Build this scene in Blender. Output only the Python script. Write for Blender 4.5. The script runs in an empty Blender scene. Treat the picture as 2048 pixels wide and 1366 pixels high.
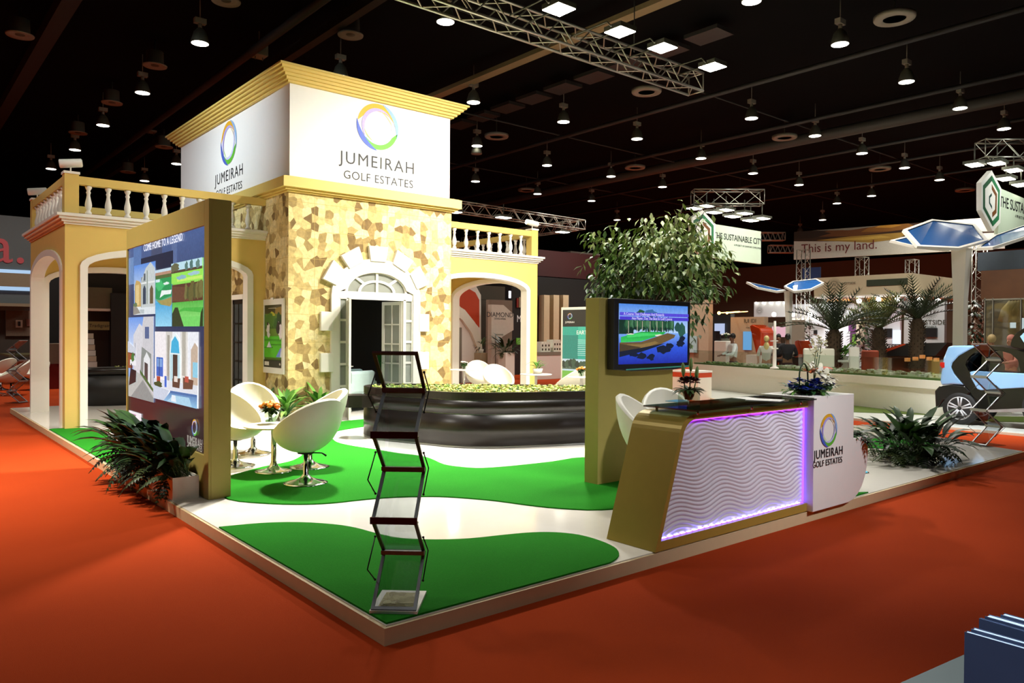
import bpy, math, random
import numpy as np
from mathutils import Vector, Matrix
random.seed(11)
COL = bpy.context.scene.collection
PI = math.pi
# ---------------------------------------------------------------- camera (frame 2048x1366)
FPX, YAW, PIT, ROL = 1529.46, 0.6946919, -0.0108071, 0.0069908
T = 0.1073                       # top of the exhibition platform
CAM = Vector((-2.187, -3.721, 1.7573))
def _axes():
    f = Vector((math.sin(YAW)*math.cos(PIT), math.cos(YAW)*math.cos(PIT), math.sin(PIT)))
    r = Vector((math.cos(YAW), -math.sin(YAW), 0)); u = r.cross(f)
    return r*math.cos(ROL)+u*math.sin(ROL), -r*math.sin(ROL)+u*math.cos(ROL), f
RX, UX, FX = _axes()
def ray(x, y): return RX*((x-1024)/FPX)-UX*((y-683)/FPX)+FX
def at(x, y, d): return CAM+ray(x, y)*d              # point at depth d along a sight line
def onz(x, y, z): r = ray(x, y); return CAM+r*((z-CAM.z)/r.z)
def onx(x, y, X): r = ray(x, y); return CAM+r*((X-CAM.x)/r.x)
def ony(x, y, Y): r = ray(x, y); return CAM+r*((Y-CAM.y)/r.y)
cd = bpy.data.cameras.new('camera'); cam = bpy.data.objects.new('camera', cd); COL.objects.link(cam)
cd.sensor_width = 36; cd.lens = 36*FPX/2048; cd.clip_end = 300; cd.clip_start = 0.05
cam.matrix_world = Matrix.Translation(CAM) @ Matrix((RX, UX, -FX)).transposed().to_4x4()
sc = bpy.context.scene; sc.camera = cam
sc.view_settings.view_transform = 'Standard'; sc.view_settings.look = 'None'
sc.cycles.max_bounces = 6; sc.cycles.diffuse_bounces = 3; sc.cycles.glossy_bounces = 3
sc.cycles.transmission_bounces = 6; sc.cycles.transparent_max_bounces = 10
sc.cycles.sample_clamp_indirect = 4; sc.cycles.use_denoising = True
sc.cycles.caustics_reflective = False; sc.cycles.caustics_refractive = False

# ---------------------------------------------------------------- helpers
def lin(c):
    if isinstance(c, str):
        c = c.lstrip('#'); c = [int(c[i:i+2], 16)/255 for i in (0, 2, 4)]
        c = [(x/12.92 if x <= .04045 else ((x+.055)/1.055)**2.4) for x in c]
    return (c[0], c[1], c[2], 1.0)

class MB:
    """collects geometry; build() links it as ONE mesh object"""
    def __init__(s): s.v = []; s.f = []; s.mi = []; s.c = []; s.sm = []; s.M = None; s.col = None
    def add(s, vs, fs, mi=0, col=None, sm=False, M=None):
        o = len(s.v); M = M or s.M
        for p in vs:
            p = Vector(p); s.v.append(tuple(M @ p) if M else tuple(p))
        for f in fs: s.f.append([o+i for i in f]); s.mi.append(mi); s.c.append(col or s.col); s.sm.append(sm)
        return s
    def box(s, x0, y0, z0, x1, y1, z1, mi=0, col=None, M=None):
        v = [(x0,y0,z0),(x1,y0,z0),(x1,y1,z0),(x0,y1,z0),(x0,y0,z1),(x1,y0,z1),(x1,y1,z1),(x0,y1,z1)]
        return s.add(v, [(0,3,2,1),(4,5,6,7),(0,1,5,4),(1,2,6,5),(2,3,7,6),(3,0,4,7)], mi, col, False, M)
    def poly(s, pts, z=0, mi=0, col=None, M=None):
        return s.add([(p[0], p[1], z) for p in pts], [list(range(len(pts)))], mi, col, False, M)
    def prism(s, pts, z0, z1, mi=0, col=None, M=None, sm=False):
        n = len(pts); v = [(p[0],p[1],z0) for p in pts]+[(p[0],p[1],z1) for p in pts]
        a = sum(pts[i][0]*pts[(i+1) % n][1]-pts[(i+1) % n][0]*pts[i][1] for i in range(n))
        if a < 0: v = v[:n][::-1]+v[n:][::-1]
        s.add(v, [list(range(n))[::-1], list(range(n, 2*n))], mi, col, False, M)
        o = len(s.v)-2*n
        for i in range(n):
            j = (i+1) % n; s.f.append([o+i, o+j, o+n+j, o+n+i]); s.mi.append(mi); s.c.append(col or s.col); s.sm.append(sm)
        return s
    def ringprism(s, outer, inner, z0, z1, mi=0, col=None, M=None, closed=False):
        """band between two open polylines with the same number of points"""
        n = len(outer); v = []
        for z in (z0, z1): v += [(p[0],p[1],z) for p in outer]+[(p[0],p[1],z) for p in inner]
        fs = []; m = n if closed else n-1
        for i in range(m):
            j = (i+1) % n
            fs += [(i, j, n+j, n+i), (2*n+i, 3*n+i, 3*n+j, 2*n+j), (i, 2*n+i, 2*n+j, j), (n+i, n+j, 3*n+j, 3*n+i)]
        if not closed: fs += [(0, n, 3*n, 2*n), (n-1, 3*n-1, 4*n-1, 2*n-1)]
        return s.add(v, fs, mi, col, False, M)
    def tube(s, pts, r, n=8, mi=0, col=None, M=None, sm=True, cap=True):
        pts = [Vector(p) for p in pts]; k = len(pts)
        rs = r if isinstance(r, (list, tuple)) else [r]*k
        vs = []; up = None
        for i, p in enumerate(pts):
            d = (pts[min(i+1, k-1)]-pts[max(i-1, 0)]).normalized()
            if up is None: up = Vector((0,0,1)) if abs(d.z) < .95 else Vector((1,0,0))
            a = d.cross(up)
            if a.length < 1e-4: a = d.cross(Vector((0,1,0)))
            a.normalize(); b = a.cross(d); up = b
            for q in range(n):
                t = 2*PI*q/n+PI/n; vs.append(p+(a*math.cos(t)+b*math.sin(t))*rs[i])
        fs = [(i*n+q, i*n+(q+1) % n, (i+1)*n+(q+1) % n, (i+1)*n+q) for i in range(k-1) for q in range(n)]
        s.add(vs, fs, mi, col, sm, M)
        if cap:
            o = len(s.v)-k*n
            for f in ([o+q for q in range(n)][::-1], [o+(k-1)*n+q for q in range(n)]):
                s.f.append(f); s.mi.append(mi); s.c.append(col or s.col); s.sm.append(False)
        return s
    def lathe(s, prof, n=24, c=(0,0,0), mi=0, col=None, sm=True, M=None, sx=1, sy=1):
        vs = []; c = Vector(c); k = len(prof)
        for r, z in prof:
            for q in range(n):
                t = 2*PI*q/n; vs.append(c+Vector((r*math.cos(t)*sx, r*math.sin(t)*sy, z)))
        fs = [(i*n+q, i*n+(q+1) % n, (i+1)*n+(q+1) % n, (i+1)*n+q) for i in range(k-1) for q in range(n)]
        s.add(vs, fs, mi, col, sm, M); o = len(s.v)-k*n
        for e, rev in ((0, True), (k-1, False)):
            if prof[e][0] > 1e-5:
                f = [o+e*n+q for q in range(n)]; s.f.append(f[::-1] if rev else f); s.mi.append(mi); s.c.append(col or s.col); s.sm.append(False)
        return s
    def ball(s, c, r, nu=10, nv=6, mi=0, col=None, sc=(1,1,1), M=None):
        vs = []; fs = []
        for j in range(nv+1):
            t = PI*j/nv
            for i in range(nu):
                a = 2*PI*i/nu
                vs.append((c[0]+r*sc[0]*math.sin(t)*math.cos(a), c[1]+r*sc[1]*math.sin(t)*math.sin(a), c[2]-r*sc[2]*math.cos(t)))
        for j in range(nv):
            for i in range(nu): fs.append((j*nu+i, j*nu+(i+1) % nu, (j+1)*nu+(i+1) % nu, (j+1)*nu+i))
        return s.add(vs, fs, mi, col, True, M)
    def grid(s, fn, nu, nv, mi=0, col=None, sm=True, M=None, flip=False):
        vs = [fn(i/nu, j/nv) for j in range(nv+1) for i in range(nu+1)]; w = nu+1
        fs = [(j*w+i, j*w+i+1, (j+1)*w+i+1, (j+1)*w+i) for j in range(nv) for i in range(nu)]
        if flip: fs = [f[::-1] for f in fs]
        return s.add(vs, fs, mi, col, sm, M)
    def build(s, name, mats, parent=None, loc=None, rotz=0, bevel=0, world=True):
        me = bpy.data.meshes.new(name); me.from_pydata(s.v, [], s.f)
        for m in (mats if isinstance(mats, (list, tuple)) else [mats]): me.materials.append(m)
        me.polygons.foreach_set('material_index', s.mi); me.polygons.foreach_set('use_smooth', s.sm)
        if any(c is not None for c in s.c):
            at_ = me.color_attributes.new('Col', 'FLOAT_COLOR', 'CORNER'); out = []
            for f, c in zip(s.f, s.c):
                if isinstance(c, list): out += [x for q in c for x in lin(q)]; continue
                cc = lin(c) if c is not None else (.5,.5,.5,1)
                out += list(cc)*len(f)
            at_.data.foreach_set('color', out)
        me.update(); me.validate()
        o = bpy.data.objects.new(name, me); COL.objects.link(o)
        if parent is not None: put(o, parent, world)
        if loc is not None: o.location = loc
        o.rotation_euler.z = rotz
        if bevel:
            b = o.modifiers.new('bevel', 'BEVEL'); b.width = bevel; b.segments = 2; b.limit_method = 'ANGLE'
        return o

def put(o, parent, world=True):
    """parent o; with world=True the mesh was written in world coordinates"""
    o.parent = parent
    if world and parent.parent is None: o.matrix_parent_inverse = parent.matrix_basis.inverted()
    return o
def tag(o, label=None, cat=None, group=None, kind=None):
    if label: o['label'] = label
    if cat: o['category'] = cat
    if group: o['group'] = group
    if kind: o['kind'] = kind
    return o
def thing(name, label, cat, loc=(0,0,0), rotz=0, group=None):
    o = bpy.data.objects.new(name, None); COL.objects.link(o); o.empty_display_size = .1
    o.location = loc; o.rotation_euler.z = rotz
    o.rotation_euler = (0, 0, rotz)
    return tag(o, label, cat, group)
def struct(mb, name, m): return tag(mb.build(name, m), kind='structure')
def solo(mb, name, m, label, cat, group=None, bevel=0, loc=None, rotz=0, kind=None):
    return tag(mb.build(name, m, bevel=bevel, loc=loc, rotz=rotz), label, cat, group, kind)
def dup(root, loc=None, rotz=None, label=None, group=None):
    r = root.copy(); COL.objects.link(r)
    if loc is not None: r.location = loc
    if rotz is not None: r.rotation_euler.z = rotz
    if label: r['label'] = label
    if group: r['group'] = group
    def kids(a, b):
        for ch in [x for x in allkids.get(a.name, [])]:
            c = ch.copy(); COL.objects.link(c); c.parent = b; kids(ch, c)
    allkids = {}
    for x in bpy.data.objects:
        if x.parent: allkids.setdefault(x.parent.name, []).append(x)
    kids(root, r); return r
def FXZ(Y, X0=0, Z0=0): return Matrix(((1,0,0,X0),(0,0,-1,Y),(0,1,0,Z0),(0,0,0,1)))        # faces -Y: x=X, y=Z
def FYZ(X, Y0=0, Z0=0): return Matrix(((0,0,-1,X),(-1,0,0,Y0),(0,1,0,Z0),(0,0,0,1)))       # faces -X: x=-Y, y=Z
def frame(o, z):                      # a local frame at o whose z axis (normal) is z, y as upright as possible
    z = Vector(z).normalized(); x = Vector((0,0,1)).cross(z).normalized(); y = z.cross(x)
    M = Matrix((x, y, z)).transposed().to_4x4(); M.translation = Vector(o); return M
def text(body, M, size, mat, parent, x=0, y=0, z=.004, xs=1, bold=0, align='CENTER', ext=.001, sp=1, name='lettering', heavy=0):
    bold = heavy
    cu = bpy.data.curves.new(name, 'FONT'); cu.body = body; cu.size = size; cu.align_x = align; cu.align_y = 'CENTER'
    cu.extrude = ext; cu.offset = bold; cu.space_character = sp; cu.resolution_u = 3; cu.materials.append(mat)
    o = bpy.data.objects.new(name, cu); COL.objects.link(o)
    o.matrix_world = M @ Matrix.Translation((x, y, z)) @ Matrix.Diagonal((xs, 1, 1, 1))
    if parent is not None:
        o.parent = parent
        if parent.parent is None: o.matrix_parent_inverse = parent.matrix_basis.inverted()
    return o
def arc(cx, cy, rx, ry, a0, a1, n): return [(cx+rx*math.cos(math.radians(a0+(a1-a0)*i/n)), cy+ry*math.sin(math.radians(a0+(a1-a0)*i/n))) for i in range(n+1)]

# ---------------------------------------------------------------- materials
def newmat(name):
    m = bpy.data.materials.new(name); m.use_nodes = True; nt = m.node_tree
    return m, nt, nt.nodes['Principled BSDF']
def pm(name, c, rough=.5, metal=0, var=.08, scale=12, bump=0, spec=.5, coat=0, emit=0, alpha=1):
    m, nt, b = newmat(name); N = nt.nodes; L = nt.links; c = lin(c)
    tc = N.new('ShaderNodeTexCoord'); nz = N.new('ShaderNodeTexNoise'); nz.inputs['Scale'].default_value = scale; nz.inputs['Detail'].default_value = 4
    L.new(tc.outputs['Object'], nz.inputs['Vector'])
    mx = N.new('ShaderNodeMix'); mx.data_type = 'RGBA'
    mx.inputs[6].default_value = tuple(max(0, x*(1-var)) for x in c[:3])+(1,); mx.inputs[7].default_value = tuple(min(1, x*(1+var)) for x in c[:3])+(1,)
    L.new(nz.outputs['Fac'], mx.inputs[0]); L.new(mx.outputs[2], b.inputs['Base Color'])
    b.inputs['Roughness'].default_value = rough; b.inputs['Metallic'].default_value = metal
    b.inputs['Specular IOR Level'].default_value = spec; b.inputs['Coat Weight'].default_value = coat
    if emit: L.new(mx.outputs[2], b.inputs['Emission Color']); b.inputs['Emission Strength'].default_value = emit
    if alpha < 1: b.inputs['Alpha'].default_value = alpha
    if bump:
        bp = N.new('ShaderNodeBump'); bp.inputs['Strength'].default_value = bump; bp.inputs['Distance'].default_value = .01
        L.new(nz.outputs['Fac'], bp.inputs['Height']); L.new(bp.outputs['Normal'], b.inputs['Normal'])
    return m
def colmat(name, emit=0, rough=.5, base=1, spec=.4, trans=0):
    """colours come from the mesh's own colour attribute (prints, screens, leaves)"""
    m, nt, b = newmat(name); N = nt.nodes; L = nt.links
    a = N.new('ShaderNodeVertexColor'); a.layer_name = 'Col'
    nz = N.new('ShaderNodeTexNoise'); nz.inputs['Scale'].default_value = 35; nz.inputs['Detail'].default_value = 5
    hs = N.new('ShaderNodeHueSaturation'); mr = N.new('ShaderNodeMapRange'); mr.inputs[3].default_value = .78; mr.inputs[4].default_value = 1.2
    tc = N.new('ShaderNodeTexCoord'); L.new(tc.outputs['Object'], nz.inputs['Vector'])
    L.new(nz.outputs['Fac'], mr.inputs[0]); L.new(mr.outputs[0], hs.inputs['Value']); L.new(a.outputs['Color'], hs.inputs['Color'])
    b.inputs['Roughness'].default_value = rough; b.inputs['Specular IOR Level'].default_value = spec
    if emit:
        b.inputs['Base Color'].default_value = (.02,.02,.02,1)
        L.new(hs.outputs['Color'], b.inputs['Emission Color']); b.inputs['Emission Strength'].default_value = emit
    else: L.new(hs.outputs['Color'], b.inputs['Base Color'])
    return m
def emat(name, c, s):
    m, nt, b = newmat(name); b.inputs['Base Color'].default_value = (.05,.05,.05,1)
    b.inputs['Emission Color'].default_value = lin(c); b.inputs['Emission Strength'].default_value = s; return m
def glass(name, tint='#ffffff', a=.12, rough=.03):
    m, nt, b = newmat(name); N = nt.nodes; L = nt.links
    tr = N.new('ShaderNodeBsdfTransparent'); tr.inputs[0].default_value = lin(tint)
    gl = N.new('ShaderNodeBsdfGlossy'); gl.inputs['Roughness'].default_value = rough
    lw = N.new('ShaderNodeLayerWeight'); lw.inputs[0].default_value = .25
    pw = N.new('ShaderNodeMath'); pw.operation = 'MULTIPLY_ADD'; pw.inputs[1].default_value = .35; pw.inputs[2].default_value = a; pw.use_clamp = True
    mx = N.new('ShaderNodeMixShader'); L.new(lw.outputs['Facing'], pw.inputs[0]); L.new(pw.outputs[0], mx.inputs[0])
    L.new(tr.outputs[0], mx.inputs[1]); L.new(gl.outputs[0], mx.inputs[2])
    L.new(mx.outputs[0], N['Material Output'].inputs['Surface']); return m
def carpet(name, c1, c2, scale=400):
    m, nt, b = newmat(name); N = nt.nodes; L = nt.links
    tc = N.new('ShaderNodeTexCoord'); n1 = N.new('ShaderNodeTexNoise'); n1.inputs['Scale'].default_value = scale; n1.inputs['Detail'].default_value = 3
    n2 = N.new('ShaderNodeTexNoise'); n2.inputs['Scale'].default_value = 1.3; n2.inputs['Detail'].default_value = 5
    L.new(tc.outputs['Object'], n1.inputs['Vector']); L.new(tc.outputs['Object'], n2.inputs['Vector'])
    ma = N.new('ShaderNodeMath'); ma.operation = 'MULTIPLY_ADD'; ma.inputs[1].default_value = .6
    mb_ = N.new('ShaderNodeMath'); mb_.operation = 'MULTIPLY'; mb_.inputs[1].default_value = .4
    L.new(n2.outputs['Fac'], mb_.inputs[0]); L.new(n1.outputs['Fac'], ma.inputs[0]); L.new(mb_.outputs[0], ma.inputs[2])
    mx = N.new('ShaderNodeMix'); mx.data_type = 'RGBA'; mx.inputs[6].default_value = lin(c1); mx.inputs[7].default_value = lin(c2)
    L.new(ma.outputs[0], mx.inputs[0]); L.new(mx.outputs[2], b.inputs['Base Color'])
    bp = N.new('ShaderNodeBump'); bp.inputs['Strength'].default_value = .5; bp.inputs['Distance'].default_value = .012
    L.new(n1.outputs['Fac'], bp.inputs['Height']); L.new(bp.outputs['Normal'], b.inputs['Normal'])
    b.inputs['Roughness'].default_value = .95; b.inputs['Specular IOR Level'].default_value = .1; return m
def stonemat():
    """irregular flagstones in cream, tan and brown set in square tile panels with thin grout"""
    m, nt, b = newmat('stone_mosaic'); N = nt.nodes; L = nt.links
    tc = N.new('ShaderNodeTexCoord'); ge = N.new('ShaderNodeNewGeometry')
    sp = N.new('ShaderNodeSeparateXYZ'); L.new(tc.outputs['Object'], sp.inputs[0])
    ns = N.new('ShaderNodeSeparateXYZ'); L.new(ge.outputs['Normal'], ns.inputs[0])
    ab = N.new('ShaderNodeMath'); ab.operation = 'ABSOLUTE'; L.new(ns.outputs['X'], ab.inputs[0])
    gt = N.new('ShaderNodeMath'); gt.operation = 'GREATER_THAN'; gt.inputs[1].default_value = .5; L.new(ab.outputs[0], gt.inputs[0])
    mu = N.new('ShaderNodeMix'); L.new(gt.outputs[0], mu.inputs[0]); L.new(sp.outputs['X'], mu.inputs[2]); L.new(sp.outputs['Y'], mu.inputs[3])
    cv = N.new('ShaderNodeCombineXYZ'); L.new(mu.outputs[0], cv.inputs['X']); L.new(sp.outputs['Z'], cv.inputs['Y'])
    def vor(feat):
        v = N.new('ShaderNodeTexVoronoi'); v.voronoi_dimensions = '2D'; v.feature = feat; v.inputs["Scale"].default_value = 6.6
        v.inputs['Randomness'].default_value = .85; L.new(cv.outputs[0], v.inputs['Vector']); return v
    v1 = vor('F1'); v2 = vor('DISTANCE_TO_EDGE')
    sv = N.new('ShaderNodeSeparateColor'); L.new(v1.outputs['Color'], sv.inputs[0])
    cr = N.new('ShaderNodeValToRGB'); cr.color_ramp.interpolation = 'CONSTANT'
    els = [(0, '#e2cf94'), (.24, '#d8c283'), (.42, '#e6d7a2'), (.58, '#c4ac70'), (.70, '#9c8450'), (.82, '#785f34'), (.93, '#b0965e')]
    cr.color_ramp.elements[0].position = 0; cr.color_ramp.elements[0].color = lin(els[0][1]); cr.color_ramp.elements[1].position = els[1][0]; cr.color_ramp.elements[1].color = lin(els[1][1])
    for p, c in els[2:]: e = cr.color_ramp.elements.new(p); e.color = lin(c)
    L.new(sv.outputs[0], cr.inputs[0])
    nz = N.new('ShaderNodeTexNoise'); nz.inputs['Scale'].default_value = 14; nz.inputs['Detail'].default_value = 8; L.new(tc.outputs['Object'], nz.inputs['Vector'])
    mr = N.new('ShaderNodeMapRange'); mr.inputs[1].default_value = .3; mr.inputs[2].default_value = .7; mr.inputs[3].default_value = .72; mr.inputs[4].default_value = 1.12; L.new(nz.outputs['Fac'], mr.inputs[0])
    hs = N.new('ShaderNodeHueSaturation'); L.new(cr.outputs[0], hs.inputs['Color']); L.new(mr.outputs[0], hs.inputs['Value'])
    # tile joints every 0.52 m
    def joint(sock):
        d = N.new('ShaderNodeMath'); d.operation = 'DIVIDE'; d.inputs[1].default_value = .52; L.new(sock, d.inputs[0])
        f = N.new('ShaderNodeMath'); f.operation = 'FRACT'; L.new(d.outputs[0], f.inputs[0])
        l = N.new('ShaderNodeMath'); l.operation = 'LESS_THAN'; l.inputs[1].default_value = .02; L.new(f.outputs[0], l.inputs[0]); return l
    j1 = joint(mu.outputs[0]); j2 = joint(sp.outputs['Z'])
    ed = N.new('ShaderNodeMath'); ed.operation = 'LESS_THAN'; ed.inputs[1].default_value = .018; L.new(v2.outputs['Distance'], ed.inputs[0])
    e2 = N.new('ShaderNodeMath'); e2.operation = 'MULTIPLY'; e2.inputs[1].default_value = .35; L.new(ed.outputs[0], e2.inputs[0])
    mxj = N.new('ShaderNodeMath'); mxj.operation = 'MAXIMUM'; L.new(j1.outputs[0], mxj.inputs[0]); L.new(j2.outputs[0], mxj.inputs[1])
    mj = N.new('ShaderNodeMath'); mj.operation = 'MULTIPLY'; mj.inputs[1].default_value = .7; L.new(mxj.outputs[0], mj.inputs[0])
    m3 = N.new('ShaderNodeMath'); m3.operation = 'MAXIMUM'; L.new(mj.outputs[0], m3.inputs[0]); L.new(e2.outputs[0], m3.inputs[1])
    mx = N.new('ShaderNodeMix'); mx.data_type = 'RGBA'; L.new(m3.outputs[0], mx.inputs[0]); L.new(hs.outputs[0], mx.inputs[6]); mx.inputs[7].default_value = lin('#b09550')
    L.new(mx.outputs[2], b.inputs['Base Color'])
    bp = N.new('ShaderNodeBump'); bp.inputs['Strength'].default_value = .4; bp.inputs['Distance'].default_value = .02; L.new(nz.outputs['Fac'], bp.inputs['Height']); L.new(bp.outputs['Normal'], b.inputs['Normal'])
    b.inputs['Roughness'].default_value = .8; return m

M_ = {}
def mk():
    d = M_
    d['carpet'] = carpet('red_carpet', '#a0340f', '#be4616')
    d['turf'] = carpet('green_turf', '#125c10', '#2c9022', 130)
    d['gloss'] = pm('white_gloss_floor', '#efeae0', .1, var=.03, spec=.55)
    d['edge'] = pm('platform_edge', '#dcc598', .5, var=.05)
    d['yellow'] = pm('yellow_render', '#dcbd68', .8, var=.04, scale=5)
    d['cornice'] = pm('cornice_yellow', '#dcc06a', .6, var=.03)
    d['panel'] = pm('olive_gold_panel', '#a9984e', .6, var=.04)
    d['white'] = pm('white_paint', '#f2eee4', .55, var=.02)
    d['sign'] = pm('white_sign', '#f3f1ee', .6, var=.02)
    d['cream'] = pm('cream_leather', '#f0eddc', .38, var=.03, spec=.5)
    d['stone'] = stonemat()
    d['black'] = pm('black_paint', '#101012', .5, var=.1)
    d['ink'] = pm('black_ink', '#1a1a1c', .6, var=.05)
    d['winklet'] = pm('white_ink', '#f4f4f4', .5, var=.02)
    d['dkglass'] = pm('dark_pane', '#4a4d4e', .12, var=.1)
    d['frost'] = pm('frosted_pane', '#8c8f88', .3, var=.08)
    d['chrome'] = pm('chrome', '#d8d8d8', .12, 1, var=.03)
    d['alu'] = pm('aluminium', '#a8a9aa', .35, .6, var=.05)
    d['alum'] = pm('brushed_frame', '#9a9ea4', .38, .35, var=.05)
    d['maroon'] = pm('maroon_anodised', '#5b2b2c', .35, .5, var=.06)
    d['rubber'] = pm('black_rubber', '#131313', .7, var=.1)
    d['gold'] = pm('gold_laminate', '#b9a048', .38, .22, var=.05)
    d['wave'] = pm('white_wave_panel', '#e6e0e6', .55, var=.02)
    d['dark'] = pm('dark_wood', '#17110e', .3, var=.15, spec=.35)
    d['pic'] = colmat('backlit_print', 1.0, .25)
    d['scr'] = colmat('lit_screen', 1.05, .15)
    d['prt'] = colmat('printed_sheet', 0, .55)
    d['leaf'] = colmat('leaf', 0, .45)
    d['glass'] = glass('clear_glass', '#f4faf6', .04)
    d['tglass'] = glass('tinted_glass', '#98a49c', .10)
    d['acry'] = glass('clear_acrylic', '#e4e8ea', .05)
    d['bark'] = pm('bark', '#4a3a28', .9, var=.3, scale=30, bump=.5)
    d['truss'] = pm('truss_aluminium', '#b8b6a8', .35, .9, var=.05)
    d['lampm'] = pm('lamp_metal', '#57584c', .5, .3, var=.1)
    d['lite'] = emat('lamp_light', '#fffbe8', 9)
    d['flood'] = emat('flood_light', '#fff8e6', 30)
    d['hall'] = pm('hall_black', '#020202', .95, var=.3, scale=2, spec=.1)
    d['pipe'] = pm('dark_pipe', '#33322f', .55, .3, var=.2)
    d['duct'] = pm('duct_grey', '#8a8576', .6, .2, var=.1)
    d['wallb'] = pm('hall_wall_brown', '#6b5a46', .9, var=.06, scale=1)
mk()
# ================================================================ the hall
mb = MB(); mb.box(-30, -14, -.2, 62, 70, 0); struct(mb, 'floor', M_['carpet'])
mb = MB(); mb.box(-30, -14, 9.6, 62, 70, 9.8); struct(mb, 'ceiling', M_['hall'])
mb = MB(); mb.box(-30, 58, 0, 62, 58.3, 10.4); struct(mb, 'wall_back', M_['hall'])
mb = MB(); mb.box(52, -14, 0, 52.3, 58, 7.2); mb.box(52.1, -14, 7.2, 52.3, 58, 10.4, 1); struct(mb, 'wall_right', [M_['wallb'], M_['hall']])
mb = MB(); mb.box(-30.3, -14, 0, -30, 58, 10.4); struct(mb, 'wall_left', M_['hall'])
mb = MB(); mb.box(-30, -14.3, 0, 62, -14, 10.4); struct(mb, 'wall_front', M_['hall'])
# platform of the stand
PLAT = [(0,0),(10.56,0),(10.80,.70),(11.72,2.36),(11.72,15.42),(0,15.42)]
mb = MB(); mb.prism(PLAT, 0, T-.008, 1)
e = .022
mb.prism([(e,e),(10.545,e),(10.78,.71),(11.70,2.37),(11.70,15.4),(e,15.4)], T-.008, T, 0)
o = mb.build('exhibition_platform', [M_['gloss'], M_['edge']]); tag(o, 'low exhibition platform with glossy white top and beige edge on red carpet', 'platform', kind='structure')
# artificial turf mats, outlines traced on the platform top
def smooth(pts, n=3, closed=True):
    out = []; k = len(pts)
    for i in range(k):
        p0, p1, p2, p3 = [Vector(pts[(i+j-1) % k][:2]) for j in range(4)]
        for q in range(n):
            t = q/n
            out.append(tuple(.5*((2*p1)+(p2-p0)*t+(2*p0-5*p1+4*p2-p3)*t*t+(3*p1-p0-3*p2+p3)*t**3)))
    return out
def turf(px, extra_pre=[], extra_post=[], label='', n=3):
    raw = [tuple(onz(x, y, T)[:2]) for x, y in px]
    if extra_pre or extra_post:
        a, b = Vector(raw[0]), Vector(raw[-1])
        ext = [tuple(2*a-Vector(raw[1]))]+raw+[tuple(2*b-Vector(raw[-2]))]
        k = n*len(ext); pts = smooth(ext, n)[n:k-2*n+1]
    else: pts = smooth(raw, n)
    pts = [(min(max(x, .026), 11.6), max(y, .026)) for x, y in pts]
    mb = MB(); mb.prism(extra_pre+pts+extra_post, T+.0005, T+.012)
    return solo(mb, 'artificial_turf', M_['turf'], label, 'artificial grass')
turf([(434.9,1056.5),(523,1048.5),(597,1046.8),(666.6,1051),(711.7,1058),(752.7,1069),(802,1078.8),(871.7,1081.7),(941.4,1079.2),(1007,1072.3),(1064.5,1067.3),(1113.7,1067.3),(1158.8,1072.3),(1199.8,1083.8),(1228.5,1096.9),(1238,1109.2),(1232.6,1119.4),(1214.2,1131)],
     [(.03,.03)], [], 'green turf mat under the brochure rack at the platform front corner')
turf([(457.4,999.7),(523,1007.5),(597,1010),(662.5,1007.5),(728,1000.5),(793.8,995.6),(871.7,994.3),(933,997.6),(994.7,1003.4),(1056,1011.6),(1117.8,1018),(1204,1021),(1290,1010),(1330,985),(1300,955),(1230,925),(1164.6,916),(1104,924.5),(1026,933),(967,937.4),(928,936),(889,930.4),(861.9,918.7),(838.4,912.8),(791.6,907),(744.7,899),(705.6,893),(674,885.5),(664.6,875.7),(672,864),(700,858),(739,852),(762,848),(745,839),(700,842),(655,848),(630,862),(616,885),(606,907),(600,914.8),(576.7,925),(530,934),(494.7,943.3),(450,957),(420,975)],
     label='large winding green turf mat under the white tub chairs and screen wall')
turf([(98,859.6),(112.5,858),(158,857),(184.6,858.4),(200,862),(206,866.5),(214,872.5),(228.5,881),(255,890),(300,915),(330,940),(318,972)],
     [], [(.03,4.9),(.03,10.85)], 'green turf mat along the left platform edge below the arcade')
turf([(1728,874.5),(1792,878.5),(1850,884),(1870,894),(1788,898),(1727,895.5),(1640,888),(1640,874)], label='bright green turf mat behind the tall white counter end')
mb = MB(); mb.prism([(5.0,.03),(5.82,.03),(5.63,.16),(5.3,.22),(4.9,.2)], T+.0005, T+.012)
solo(mb, 'artificial_turf', M_['turf'], 'narrow dark green turf strip under the reception counter end', 'artificial grass')
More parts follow.
